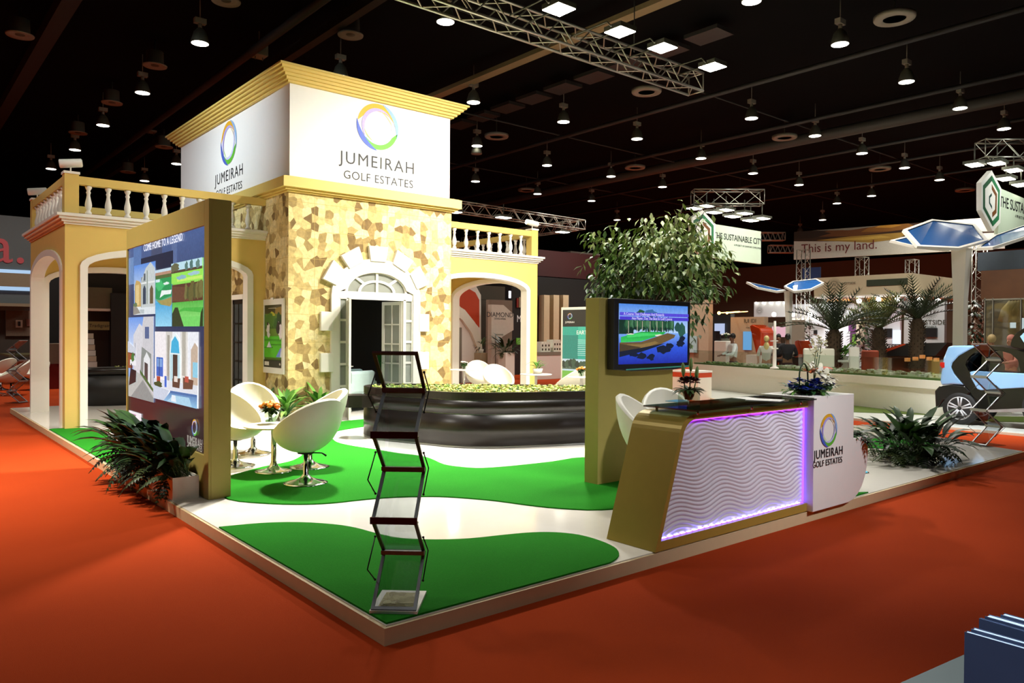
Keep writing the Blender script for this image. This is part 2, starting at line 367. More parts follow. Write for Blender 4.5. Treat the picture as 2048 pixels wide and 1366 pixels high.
# ================================================================ swirl emblem
def crescent(mb, cx, cy, R, a0, a1, r_out, th, z, col, M, n=22, bulge=.5):
    """tapering arc segment: thickest at `bulge`, pointed at both ends"""
    o = []; i_ = []
    for k in range(n+1):
        t = k/n; a = math.radians(a0+(a1-a0)*t)
        w = th*R*max(.015, math.sin(PI*(t**(math.log(.5)/math.log(bulge))))**.8)
        ro = R*r_out; ri = ro-w
        o.append((cx+ro*math.cos(a), cy+ro*math.sin(a))); i_.append((cx+ri*math.cos(a), cy+ri*math.sin(a)))
    v = [(p[0], p[1], z) for p in o]+[(p[0], p[1], z) for p in i_]
    m = n+1; fs = [(k, m+k, m+k+1, k+1) if a1 > a0 else (k, k+1, m+k+1, m+k) for k in range(n)]
    mb.add(v, fs, 0, col, False, M)
def emblem(M, cx, cy, R, parent, z=.006, mat=None, name='emblem'):
    mb = MB()
    crescent(mb, cx, cy, R, 172, -8, 1.0, .33, z, '#e5ac2a', M, bulge=.42)
    crescent(mb, cx, cy, R, 80, -26, 1.04, .19, z+.001, '#8fb4e2', M, bulge=.5)
    crescent(mb, cx, cy, R, -10, -170, 1.0, .34, z+.001, '#62b935', M, bulge=.42)
    crescent(mb, cx, cy, R, 268, 168, 1.05, .23, z+.002, '#4a62c4', M, bulge=.5)
    crescent(mb, cx, cy, R, 218, 38, .80, .17, z+.002, '#b3a6e8', M, bulge=.4)
    crescent(mb, cx, cy, R, 36, -140, .79, .15, z+.002, '#c9c9f0', M, bulge=.45)
    crescent(mb, cx, cy, R, 80, 10, .70, .05, z+.003, '#f3dca8', M, bulge=.5)
    crescent(mb, cx, cy, R, 250, 190, .70, .05, z+.003, '#b9e27c', M, bulge=.5)
    return put(mb.build(name, mat or M_['prt']), parent)
# ================================================================ pictures from flat coloured shapes
def picture(name, parent, M, W, H, bg, shapes, mat, z=.002, dz=.0006):
    """M: frame whose origin is the lower-left corner; shapes are (colour, [(u,v)...]) in 0..1"""
    mb = MB(); S = M @ Matrix.Diagonal((W, H, 1, 1))
    mb.poly([(0,0),(1,0),(1,1),(0,1)], z, 0, bg, S)
    for k, (c, pts) in enumerate(shapes):
        pts = [(min(1, max(0, u)), min(1, max(0, v))) for u, v in pts]
        a = sum(pts[i][0]*pts[(i+1) % len(pts)][1]-pts[(i+1) % len(pts)][0]*pts[i][1] for i in range(len(pts)))
        if a < 0: pts = pts[::-1]
        if isinstance(c, tuple):      # vertical blend: (colour below, colour above)
            v0 = min(p[1] for p in pts); v1 = max(p[1] for p in pts); h = lambda q: [int(q[i:i+2], 16)/255 for i in (1, 3, 5)]; A_, B_ = h(c[0]), h(c[1])
            c = ['#%02x%02x%02x' % tuple(int(255*(x+(y-x)*(p[1]-v0)/(v1-v0))+.5) for x, y in zip(A_, B_)) for p in pts]
        mb.poly(pts, z+dz*(k+1), 0, c, S)
    o = mb.build(name, mat)
    if parent is not None: put(o, parent)
    return o
def R4(x0, y0, x1, y1): return [(x0,y0),(x1,y0),(x1,y1),(x0,y1)]
def blob(cx, cy, rx, ry, n=12, j=.25, seed=1):
    r = random.Random(seed); return [(cx+rx*(1+j*(r.random()-.5)*2)*math.cos(2*PI*k/n), cy+ry*(1+j*(r.random()-.5)*2)*math.sin(2*PI*k/n)) for k in range(n)]
def trees(u0, u1, v, h, cols, n=10, seed=3):
    r = random.Random(seed); out = []
    for k in range(n):
        u = u0+(u1-u0)*(k+.5)/n; hh = h*(.7+.5*r.random())
        out.append((r.choice(cols), blob(u, v+hh*.55, (u1-u0)/n*.8, hh*.5, 11, .35, seed*50+k)))
    return out

# ================================================================ tower
TX0, TX1, TY0, TY1 = 3.65, 7.30, 9.72, 16.25
tower = thing('stone_tower', 'tall square stone-clad tower with white sign box and yellow cornices', 'pavilion tower', (5.475, 9.72, T))
DX0, DX1, DTOP = 4.66, 6.32, 2.42       # door opening
DC = (DX0+DX1)/2
def arch_open(x0, x1, spring, rise, n=16):
    c = (x0+x1)/2; return [(x1, spring)]+arc(c, spring, (x1-x0)/2, rise, 0, 180, n)[1:-1]+[(x0, spring)]
def wall_with_arch(mb, M, x0, x1, z0, z1, a0, a1, spring, rise, th, mi=0):
    """wall in frame M (x right, y up, +z to the viewer) with an arched opening"""
    top = arch_open(a0, a1, spring, rise)
    for zz, fl in ((0, False), (-th, True)):
        vs = [(x0,z0),(a0,z0),(a0,spring),(x0,spring)]
        def q(pts):
            pts = [(p[0], p[1], zz) for p in pts]; mb.add(pts if not fl else pts[::-1], [list(range(len(pts)))], mi, None, False, M)
        q([(x0,z0),(a0,z0),(a0,spring),(x0,spring)]); q([(a1,z0),(x1,z0),(x1,spring),(a1,spring)])
        q([(x0,spring),(a0,spring),(a0,z1),(x0,z1)]); q([(a1,spring),(x1,spring),(x1,z1),(a1,z1)])
        for k in range(len(top)-1):
            p, r_ = top[k], top[k+1]; q([(r_[0],r_[1]),(p[0],p[1]),(p[0],z1),(r_[0],z1)])
    prof = [(a1,z0)]+top+[(a0,z0)]
    for k in range(len(prof)-1):
        p, r_ = prof[k], prof[k+1]
        mb.add([(p[0],p[1],0),(r_[0],r_[1],0),(r_[0],r_[1],-th),(p[0],p[1],-th)], [(0,1,2,3)], mi, None, False, M)
    mb.add([(x0,z1,0),(x1,z1,0),(x1,z1,-th),(x0,z1,-th)], [(0,1,2,3)], mi, None, False, M)
    mb.add([(x0,z0,0),(x0,z1,0),(x0,z1,-th),(x0,z0,-th)], [(0,1,2,3)], mi, None, False, M)
    mb.add([(x1,z0,0),(x1,z1,0),(x1,z1,-th),(x1,z0,-th)], [(3,2,1,0)], mi, None, False, M)
mb = MB(); wall_with_arch(mb, FXZ(TY0), TX0, TX1, T, 4.34, DX0, DX1, DTOP+.12, .52, .14)
put(mb.build('stone_front_wall', M_['stone']), tower)
mb = MB()       # side walls; left one has the side-door opening
wall_with_arch(mb, FYZ(TX0), -TY1, -TY0-.14, T, 4.34, -12.62, -11.78, 2.50, .012, .14); put(mb.build('stone_side_wall', M_['stone']), tower)
mb = MB(); mb.box(TX1-.14, TY0+.14, T, TX1, TY1, 4.34); put(mb.build('stone_side_wall', M_['stone']), tower)
mb = MB(); mb.box(TX0+.14, TY1-.14, T, TX1-.14, TY1, 4.34); mb.box(TX0+.14, TY0+.14, 3.4, TX1-.14, TY1-.14, 3.5)
put(mb.build('inner_back_wall', M_['white']), tower)
mb = MB(); mb.box(TX0+.03, TY0+.03, 4.58, TX1-.03, TY1, 6.36)
sb = put(mb.build('sign_box', M_['sign']), tower)
def steps(mb, x0, y0, x1, y1, prof):
    for g, z0, z1 in prof: mb.box(x0-g, y0-g, z0, x1+g, y1+g, z1)
mb = MB(); steps(mb, TX0, TY0, TX1, TY1, [(.03,6.33,6.37),(.08,6.37,6.42),(.13,6.42,6.47),(.18,6.47,6.52),(.23,6.52,6.565),(.27,6.565,6.60)])
put(mb.build('top_cornice', M_['cornice']), tower)
mb = MB(); steps(mb, TX0, TY0, TX1, TY1, [(.05,4.33,4.36),(.10,4.36,4.40),(.16,4.40,4.585),(.12,4.585,4.60)])
put(mb.build('lower_cornice', M_['cornice']), tower)
FF = FXZ(TY0+.03)
text('JUMEIRAH', FF, .335, M_['ink'], sb, 5.54, 5.125, .004, 1.0, .004, sp=1.17)
text('GOLF ESTATES', FF, .228, M_['ink'], sb, 5.56, 4.80, .004, 1.0, .001, sp=1.07)
emblem(FF, 5.52, 5.85, .455, sb)
SF = FYZ(TX0+.03)
text('JUMEIRAH', SF, .335, M_['ink'], sb, -12.9, 5.115, .004, 1.0, .004, sp=1.17)
text('GOLF ESTATES', SF, .228, M_['ink'], sb, -12.9, 4.80, .004, 1.0, .001, sp=1.07)
emblem(SF, -12.9, 5.82, .46, sb)
# ---- entrance: white surround with keyed blocks, fanlight, sidelights and two leaves
ent = thing('entrance_doorway', 'bright white arched entrance surround with keystones on the stone tower front', 'doorway', (DC, TY0-.06, T))
F0 = FXZ(TY0)
mb = MB()
O0, O1 = 4.49, 6.49
out = [(O1, T)]+[(O1, 2.47)]+arc(DC, 2.47, (O1-O0)/2, .74, 10, 170, 18)+[(O0, 2.47)]+[(O0, T)]
inn = [(DX1, T)]+[(DX1, DTOP+.12)]+arc(DC, DTOP+.12, (DX1-DX0)/2-.16, .40, 10, 170, 18)+[(DX0, DTOP+.12)]+[(DX0, T)]
mb.ringprism(out, inn, 0, .06, M=F0)
put(mb.build('surround', M_['white']), ent)
for x0, x1 in ((4.27, 4.52), (6.46, 6.70)):
    for z0, z1 in ((1.78, 2.14), (.995, 1.355)):
        mb = MB(); mb.box(x0, z0, 0, x1, z1, .075, M=F0); put(mb.build('quoin_block', M_['white'], bevel=.006), ent)
for a in (152, 121, 90, 59, 28):
    ca, sa = math.cos(math.radians(a)), math.sin(math.radians(a)); rx, ry = 1.0, .74
    p = Vector((DC+rx*ca*.93, 2.47+ry*sa*.93)); d = Vector((ca*.9, sa)).normalized() if a != 90 else Vector((0,1)); t = Vector((-d.y, d.x))
    w0, w1, hh = .17, .215, .30
    pts = [p-t*w0, p+t*w0, p+d*hh+t*w1, p+d*hh-t*w1]
    mb = MB(); mb.prism([tuple(q) for q in pts], 0, .085, M=F0); put(mb.build('voussoir_block', M_['white'], bevel=.006), ent)
# frame bars (lintel, jambs, sidelight stiles)
mb = MB(); zb = -.02; zf = .03
mb.box(DX0, DTOP-.02, zb-.06, DX1, DTOP+.13, zf, M=F0)
for a, b in ((4.62, 4.69), (4.82, 4.88), (6.10, 6.16), (6.30, 6.36)): mb.box(a, T, zb-.04, b, DTOP, zf, M=F0)
for a, b in ((4.69, 4.82), (6.16, 6.30)):
    for k in range(6):
        z = T+.18+k*(DTOP-T-.18)/5.0; mb.box(a, z-.025 if k else T, zb, b, z+.02, zf-.01, M=F0)
put(mb.build('door_frame', M_['white']), ent)
mb = MB(); mb.box(4.69, T+.1, -.01, 4.82, DTOP, 0, M=F0); put(mb.build('sidelight_pane', M_['frost']), ent)
mb = MB(); mb.box(6.16, T+.1, -.01, 6.30, DTOP, 0, M=F0); put(mb.build('sidelight_pane', M_['frost']), ent)
mb = MB(); fz = DTOP+.13
pan = [(DC+.68, fz)]+arc(DC, fz, .68, .40, 0, 180, 16)[1:-1]+[(DC-.68, fz)]
mb.prism(pan, -.012, -.004, M=F0); put(mb.build('fanlight_pane', M_['frost']), ent)
mb = MB()
mb.ringprism(arc(DC, fz, .70, .42, 0, 180, 18), arc(DC, fz, .645, .375, 0, 180, 18), -.02, .03, M=F0)
mb.ringprism(arc(DC, fz, .42, .24, 0, 180, 14), arc(DC, fz, .36, .195, 0, 180, 14), -.01, .025, M=F0)
for a in (45, 90, 135):
    ca, sa = math.cos(math.radians(a)), math.sin(math.radians(a)); i0 = .38 if a != 90 else 0
    mb.prism([(DC+i0*ca-.025*sa, fz+i0*.55*sa+.025*ca), (DC+i0*ca+.025*sa, fz+i0*.55*sa-.025*ca), (DC+.67*ca+.025*sa, fz+.40*sa-.025*ca), (DC+.67*ca-.025*sa, fz+.40*sa+.025*ca)], -.01, .024, M=F0)
put(mb.build('fanlight_bars', M_['white']), ent)
def leaf_door(hx, hy, ang, W, parent, frame_m, pane_m, H=DTOP-T-.04, cols=2, rows=5, name='door_leaf'):
    """glazed door leaf hinged at (hx,hy); ang = direction of the leaf in plan"""
    x = Vector((math.cos(ang), math.sin(ang), 0)); n = Vector((x.y, -x.x, 0))
    M = Matrix((x, Vector((0,0,1)), n)).transposed().to_4x4(); M.translation = Vector((hx, hy, T+.01))
    mb = MB(); s = .07
    mb.box(0, 0, -.02, s, H, .02, M=M); mb.box(W-s, 0, -.02, W, H, .02, M=M); mb.box(s, 0, -.02, W-s, .2, .02, M=M); mb.box(s, H-s, -.02, W-s, H, .02, M=M)
    for c in range(1, cols): u = s+(W-2*s)*c/cols; mb.box(u-.014, .2, -.016, u+.014, H-s, .016, M=M)
    for r in range(1, rows): z = .2+(H-s-.2)*r/rows; mb.box(s, z-.014, -.016, W-s, z+.014, .016, M=M)
    d = put(mb.build(name, frame_m), parent)
    mb = MB(); mb.box(s, .2, -.004, W-s, H-s, .004, M=M); put(mb.build('glazing', pane_m), d)
    mb = MB(); hxx = W-.04
    for sg in (1, -1):
        mb.tube([(hxx, 1.0, sg*.02), (hxx, 1.0, sg*.06)], .012, 6, M=M); mb.tube([(hxx, 1.0, sg*.06), (hxx-.12, 1.0, sg*.06)], .011, 6, M=M)
    put(mb.build('handle', M_['chrome']), d)
    return d
leaf_door(4.87, TY0-.04, math.radians(-116), .60, ent, M_['white'], M_['frost'])
leaf_door(6.10, TY0+.02, math.radians(101), .60, ent, M_['white'], M_['frost'])
# side door from the arcade into the tower
sd = thing('side_door', 'white framed dark glazed side door of the tower under the left arcade', 'door', (TX0, 12.2, T))
mb = MB(); SD = FYZ(TX0)
for a, b in ((-12.62, -12.53), (-11.87, -11.78)): mb.box(a, T, -.03, b, 2.5, .04, M=SD)
mb.box(-12.62, 2.42, -.03, -11.78, 2.52, .04, M=SD); put(mb.build('door_frame', M_['white']), sd)
x0, x1 = -12.53, -11.87
mb = MB()
mb.box(x0, T, -.02, x0+.09, 2.42, .01, M=SD); mb.box(x1-.09, T, -.02, x1, 2.42, .01, M=SD); mb.box(x0, T, -.02, x1, T+.25, .01, M=SD); mb.box(x0, 2.33, -.02, x1, 2.42, .01, M=SD)
mb.box(-12.215, T, -.018, -12.185, 2.4, .008, M=SD)
for k in range(1, 5): z = T+.25+k*.39; mb.box(x0, z-.014, -.018, x1, z+.014, .008, M=SD)
put(mb.build('door_leaf', M_['dark']), sd)
mb = MB(); mb.box(x0+.05, T+.2, -.008, x1-.05, 2.36, -.002, M=SD); put(mb.build('glazing', M_['dkglass']), sd)
# poster on the tower side
po = thing('framed_poster', 'narrow white framed golf poster on the shaded stone side of the tower', 'poster', (TX0-.02, 10.34, .97))
PF = FYZ(TX0-.012)
mb = MB(); a, b = -10.85, -9.83
for q in ((a, .965, a+.085, 2.375), (b-.085, .965, b, 2.375), (a+.085, .965, b-.085, 1.075), (a+.085, 2.265, b-.085, 2.375)): mb.box(q[0], q[1], 0, q[2], q[3], .03, M=PF)
mb.box(-10.40, 2.355, .031, -10.28, 2.40, .045, M=PF)
put(mb.build('poster_frame', M_['white']), po)
sh = [('#3d3a1c', R4(0,.86,1,1)), ('#5d7a28', R4(0,.45,1,.86)), ('#2e5a18', R4(0,.62,1,.7)), ('#b7b73c', blob(.45,.83,.16,.06,10,.3,4)), ('#8a7030', blob(.85,.9,.3,.07,10,.2,9))]
sh += trees(0, 1, .62, .22, ['#24451a', '#2f5c1e', '#47702a'], 7, 5)
sh += [('#4fae22', R4(0,.16,1,.5)), ('#3a8d1a', R4(0,.42,1,.455)), ('#2c7a14', R4(0,.31,.5,.325)), ('#2c7a14', R4(.4,.36,1,.372)),
       ('#e8e4e4', blob(.23,.62,.1,.1,9,.3,1)), ('#d8d4dc', blob(.25,.53,.08,.05,9,.3,2)), ('#2a2620', blob(.21,.70,.05,.03,8,.1,3)), ('#efe9ee', blob(.88,.6,.13,.13,9,.3,4)), ('#25221f', blob(.78,.62,.09,.1,8,.2,5)), ('#2a2620', blob(.88,.71,.06,.03,8,.1,6)),
       ('#e9eef4', [(.16,.32),(.44,.32),(.30,.42)]), ('#aebfdd', [(.34,.32),(.44,.32),(.30,.42)]), ('#6f86d8', [(.68,.17),(1,.17),(1,.3),(.93,.32)]), ('#dfe6f2', [(.9,.17),(1,.17),(.96,.31)]),
       ('#2c2a20', R4(0,0,1,.12)), ('#e6e2da', R4(.05,.03,.3,.09)), ('#cfcabf', blob(.9,.06,.04,.02,8,.1,2)), ('#d8d2c0', R4(.25,.942,.7,.95))]
picture('poster_print', po, FYZ(TX0-.018, 0, 0) @ Matrix.Translation((a+.085, 1.075, 0)), .85, 1.19, '#4c6a20', sh, M_['prt'])

# ================================================================ arcade wings
WY0, WY1 = 10.78, 14.40
BAL = [(.052,0),(.052,.03),(.036,.045),(.030,.07),(.046,.10),(.056,.15),(.050,.20),(.034,.27),(.026,.32),(.030,.35),(.040,.365),(.028,.385),(.030,.405),(.044,.43),(.052,.445),(.052,.475)]
bal_mesh = None
def baluster(x, y, parent):
    global bal_mesh
    if bal_mesh is None:
        o = MB().lathe(BAL, 12).build('baluster', M_['white']); bal_mesh = o.data; o.parent = parent
    else:
        o = bpy.data.objects.new('baluster', bal_mesh); COL.objects.link(o); o.parent = parent
    o.matrix_parent_inverse = parent.matrix_basis.inverted(); o.location = (x, y, 3.72)
def archtrim(mb, M, a0, a1, spring, rise, w=.115, th=.03, z0=T, back=-.20):
    o = [(a1+.0, z0)]+arch_open(a0, a1, spring, rise)+[(a0, z0)]
    c = (a0+a1)/2; i_ = [(a1-w, z0)]+arch_open(a0+w, a1-w, spring-.03, rise-w*.75)+[(a0+w, z0)]
    mb.ringprism(o, i_, back, th, M=M)
def wing(x0, x1, ends, label, side_left, n_front, post_at):
    w = thing('arcade_wing', label, 'arcade', ((x0+x1)/2, WY0, T))
    c = (x0+x1)/2; a0, a1 = (.455, 3.40) if side_left else (7.55, 10.46); sp, ri = 2.84, .36
    mb = MB(); wall_with_arch(mb, FXZ(WY0), x0, x1, T, 3.52, a0, a1, sp, ri, .18); wf = put(mb.build('front_wall', M_['yellow']), w)
    mb = MB(); archtrim(mb, FXZ(WY0), a0, a1, sp, ri); put(mb.build('front_arch_trim', M_['white']), w)
    b0 = ony(85, 700, WY1-.16).x if side_left else a0+.25
    mb = MB(); wall_with_arch(mb, FXZ(WY1-.16), x0+.16, x1-.02, T, 3.5, b0, a1-.2, sp-.1, ri, .16); put(mb.build('back_wall', M_['yellow']), w)
    mb = MB(); archtrim(mb, FXZ(WY1-.16), b0, a1-.2, sp-.1, ri); put(mb.build('back_arch_trim', M_['white']), w)
    xe = x0 if side_left else x1
    ME = FYZ(x0) if side_left else FYZ(x1-.18)
    mb = MB(); wall_with_arch(mb, ME, -WY1, -WY0-.18, T, 3.52, -14.28, -10.98, 2.76, .46, .18); put(mb.build('side_wall', M_['yellow']), w)
    mb = MB(); archtrim(mb, ME, -14.28, -10.98, 2.76, .46); put(mb.build('side_arch_trim', M_['white']), w)
    mb = MB(); mb.box(x0+.16, WY0+.16, 3.40, x1-.02 if side_left else x1-.16, WY1-.16, 3.5); put(mb.build('soffit', M_['yellow']), w)
    mb = MB()
    for g, z0, z1 in ((.02,3.52,3.56),(.06,3.56,3.60),(.10,3.60,3.645),(.135,3.645,3.69)):
        mb.box(x0-(g if side_left else -.01), WY0-g, z0, x1+(-.01 if side_left else g), WY1+g, z1)
    mb.box(x0, WY0, 3.69, x1, WY1, 3.715)
    put(mb.build('cornice', M_['white']), w)
    rl = MB(); px = post_at
    rl.box(x0 if side_left else x0, WY0, 4.20, x1, WY0+.13, 4.335)
    rl.box(x0, WY1-.13, 4.20, x1, WY1, 4.335)
    if side_left: rl.box(x0, WY0+.13, 4.20, x0+.13, WY1-.13, 4.335)
    else: rl.box(x1-.13, WY0+.13, 4.20, x1, WY1-.13, 4.335)
    put(rl.build('hand_rail', M_['yellow']), w)
    for yy in (WY0, WY1-.2):
        xx = x0 if side_left else x1-.2
        mb = MB(); mb.box(xx-.006, yy-.006, 3.715, xx+.206, yy+.206, 4.36); ps = put(mb.build('corner_post', M_['yellow']), w)
        mb = MB(); mb.box(xx-.02, yy-.02, 4.36, xx+.22, yy+.22, 4.40); put(mb.build('post_cap', M_['white']), ps)
    for k in range(n_front): 
        baluster(x0+(.36 if side_left else .2)+k*(x1-x0-.5)/(n_front-.4), WY0+.065, w)
    for k in range(9 if side_left else 8):
        baluster((x0+.065) if side_left else (x1-.065), WY0+.45+k*.345, w)
    if not side_left:
        for k in range(8): baluster(x0+.3+k*.38, WY1-.065, w)
    return w
wing(.235, TX0, 0, 'long yellow arcade wing left of the tower with three arches and balustrade', True, 10, .235)
wing(TX1, 10.72, 0, 'yellow arcade wing right of the tower behind the landscape model', False, 9, 10.72)
# corner spotlights on the posts
def post_light(x, y, ang, label, lit=False):
    t = thing('corner_spotlight', label, 'spotlight', (x, y, 4.40), ang)
    mb = MB(); mb.box(-.05,-.03,0,.05,.03,.012); mb.tube([(-.0,0,.01),(-.0,0,.10)], .012, 6); put(mb.build('bracket', M_['white']), t, False)
    mb = MB(); mb.M = Matrix.Translation((0,0,.15)) @ Matrix.Rotation(math.radians(-8), 4, 'Y'); mb.tube([(-.17,0,0),(-.16,0,0),(.16,0,0),(.17,0,0)], [.05,.072,.072,.06], 12); put(mb.build('housing', M_['white'], bevel=.004), t, False)
    mb = MB(); mb.M = Matrix.Translation((0,0,.15)) @ Matrix.Rotation(math.radians(-8), 4, 'Y'); mb.tube([(.168,0,0),(.178,0,0)], .055, 12); put(mb.build('lens', M_['flood'] if lit else M_['frost']), t, False)
post_light(.335, 10.88, math.radians(-10), 'white spotlight on the front corner post of the left balustrade')
post_light(.335, 14.3, math.radians(-10), 'white spotlight on the rear corner post of the left balustrade')
post_light(10.62, 10.88, math.radians(170), 'lit white spotlight on the corner post of the right balustrade', True)
# ================================================================ seating
def make_tub(label, loc, rz, group=None):
    t = thing('tub_chair', label, 'chair', loc, rz, group)
    def rim(a):   # a: 0 = front (+y), pi = back
        k = (1-math.cos(a))/2; h = .485+.44*k**1.25
        rx = .345*(1+.04*k); ry = .33
        return Vector((rx*math.sin(a), ry*math.cos(a)-.16*k**1.5+.03, h))
    def shell(a, v, off):
        p = rim(a); zb = .325; s = math.sin(v*PI/2)**.82; c = 1-math.cos(v*PI/2)
        r = 1-off/.34*(.98 if v > .2 else .6)
        return Vector((p.x*s*r, (p.y*s)*r+.02*(1-s), zb+off*1.1*(1-v)+(p.z-zb)*c**.86))
    mb = MB(); n = 28; m = 10
    mb.grid(lambda u, v: shell(u*2*PI, v, 0), n, m)
    mb.grid(lambda u, v: shell(u*2*PI, 1-v, .05), n, m)
    def lip(u, v):
        a = u*2*PI; p0 = shell(a, 1, 0); p1 = shell(a, 1, .05); q = p0.lerp(p1, v); q.z += .018*math.sin(PI*v); return q
    mb.grid(lip, n, 4)
    mb.build('shell', M_['cream'], t, world=False)
    mb = MB(); mb.lathe([(.0,.40),(.2,.405),(.25,.425),(.255,.45),(.22,.475),(.0,.482)], 24, (0,.03,0)); mb.build('seat_cushion', M_['cream'], t, world=False)
    mb = MB(); mb.lathe([(.235,0),(.235,.008),(.19,.018),(.12,.035),(.065,.06),(.04,.085),(.03,.10),(.03,.20),(.024,.205),(.024,.33)], 28); mb.build('pedestal_base', M_['chrome'], t, world=False)
    mb = MB(); mb.lathe([(.09,.322),(.09,.338)], 16); mb.tube([(.05,-.03,.325),(.16,-.06,.315),(.21,-.07,.28)], [.007,.007,.012], 6); mb.build('height_lever', M_['rubber'], t, world=False)
    return t
g = 'white tub chairs on chrome pedestals'
ch = make_tub('white tub chair in front of the round table, its rounded back to us', (1.40,4.06,T+.012), math.radians(8))
dup(ch, (1.86,4.95,T+.012), math.radians(80), 'white tub chair mostly hidden behind the nearest tub chair')
dup(ch, (1.20,5.62,T), math.radians(195), 'white tub chair half hidden by the screen wall, facing the round table')
dup(ch, (1.73,6.42,T), math.radians(168), 'white tub chair behind the orange roses showing its open seat')
dup(ch, (.92,6.9,T), math.radians(200), 'white tub chair almost fully hidden behind the screen wall')
def make_table(label, loc, r=.34, h=.545):
    t = thing('round_table', label, 'table', loc)
    mb = MB(); mb.lathe([(0,h-.022),(r-.01,h-.022),(r,h-.012),(r,h-.004),(r-.01,h),(0,h)], 36); mb.build('tabletop', M_['white'], t, world=False)
    mb = MB(); mb.lathe([(.21,0),(.21,.008),(.17,.016),(.10,.03),(.055,.06),(.034,.10),(.03,.13),(.03,h-.022)], 28); mb.build('pedestal', M_['chrome'], t, world=False)
    return t
tb = make_table('low round white table on chrome stem holding orange roses beside tub chairs', (1.40,4.93,T+.012))
dup(tb, (.98,7.55,T), None, 'second low round white table behind the screen wall')
def leafblade(mb, p, d, L, W, droop, col, seg=4, fold=.25, col2=None):
    d = Vector(d).normalized(); p = Vector(p); side = d.cross(Vector((0,0,1)))
    if side.length < .05: side = Vector((1,0,0))
    side.normalize(); pts = []; q = p.copy(); dd = d.copy()
    for k in range(seg+1):
        t = k/seg; w = W*.5*(math.sin(PI*min(1, t*.93+.07))**.8 if k < seg else 0)
        nrm = side.cross(dd).normalized()
        pts.append((q-side*w+nrm*w*fold, q.copy(), q+side*w+nrm*w*fold))
        dd = (dd+Vector((0,0,-droop/seg))).normalized(); q = q+dd*(L/seg)
    vs = [x for tr in pts for x in tr]; fs = []
    for k in range(seg):
        a = 3*k; fs += [(a, a+1, a+4, a+3), (a+1, a+2, a+5, a+4)]
    mb.add(vs, fs, 0, col, True)
def frond(mb, p, d, L, droop, col, n=11, lw=.09, ll=.022):
    d = Vector(d).normalized(); q = Vector(p); dd = d.copy(); side = d.cross(Vector((0,0,1)))
    if side.length < .05: side = Vector((1,0,0))
    side.normalize(); path = [q.copy()]
    for k in range(n):
        dd = (dd+Vector((0,0,-droop/n))).normalized(); q = q+dd*(L/n); path.append(q.copy())
        w = lw*math.sin(PI*min(1,(k+1.2)/n*.9+.08)); f = dd*w*.35
        for sgn in (-1, 1):
            tip = q+side*sgn*w+f+Vector((0,0,-w*.25)); b = dd*ll
            mb.add([q-b*.5, q+side*sgn*w*.5+f*.3-b*.6, tip, q+side*sgn*w*.5+f*.7+b*.5, q+b*.5], [(0,1,2,3,4)] if sgn > 0 else [(4,3,2,1,0)], 0, col)
    mb.tube(path, .004, 3, 0, col)
def rc(cols, r): return r.choice(cols)
def roses(loc, label, cols, seed=1, R=.10, nr=11, h0=.12, vase_h=.12, vase_r=.055):
    r = random.Random(seed); t = thing('flower_vase', label, 'flowers', loc)
    mb = MB(); mb.lathe([(0,.004),(vase_r*.92,.004),(vase_r,.01),(vase_r,vase_h),(vase_r-.004,vase_h),(vase_r-.004,.014),(0,.012)], 20); mb.build('glass_vase', M_['glass'], t, world=False)
    mb = MB()
    for k in range(9): a = r.random()*6.28; mb.tube([(.02*math.cos(a),.02*math.sin(a),.015),(.035*math.cos(a+2),.035*math.sin(a+2),h0+.02)], .004, 4, 0, '#4d7a35')
    for k in range(60):
        a = r.random()*6.28; e = r.uniform(-.35, .75)
        leafblade(mb, (.03*math.cos(a), .03*math.sin(a), h0+r.uniform(-.02,.05)), (math.cos(a), math.sin(a), e), r.uniform(.06,.105), .04, .6, rc(['#2a4a1c','#1f3c16','#3c6428','#33541f'], r), 3)
    mb.build('foliage', M_['leaf'], t, world=False)
    for k in range(nr):
        a = k*2.4; rr = R*.85*math.sqrt((k+.3)/nr); c = Vector((rr*math.cos(a), rr*math.sin(a), h0+.075-.35*rr+r.uniform(-.01,.01)))
        mb = MB(); col = rc(cols, r)
        mb.ball(c, .024, 8, 5, 0, col)
        for q in range(6):
            b = q*1.05+r.random(); n = Vector((math.cos(b), math.sin(b), .3))
            mb.ball(c+n*.013, .021, 6, 4, 0, rc(cols, r), (.75+.3*abs(n.x), .75+.3*abs(n.y), .8))
        mb.build('rose', M_['leaf'], t, world=False)
    return t
OR = ['#f08a2a','#f5a340','#e8761c','#f7b867','#ef9448']
roses(onz(541,846,T+.557+.01), 'orange roses in a clear glass vase on the nearest round table', OR, 3).scale = (1.25,1.25,1.25)
roses((.98,7.55,T+.547), 'orange roses peeping out behind the right edge of the screen wall', ['#e8935a','#f0a878','#e07a40'], 5)

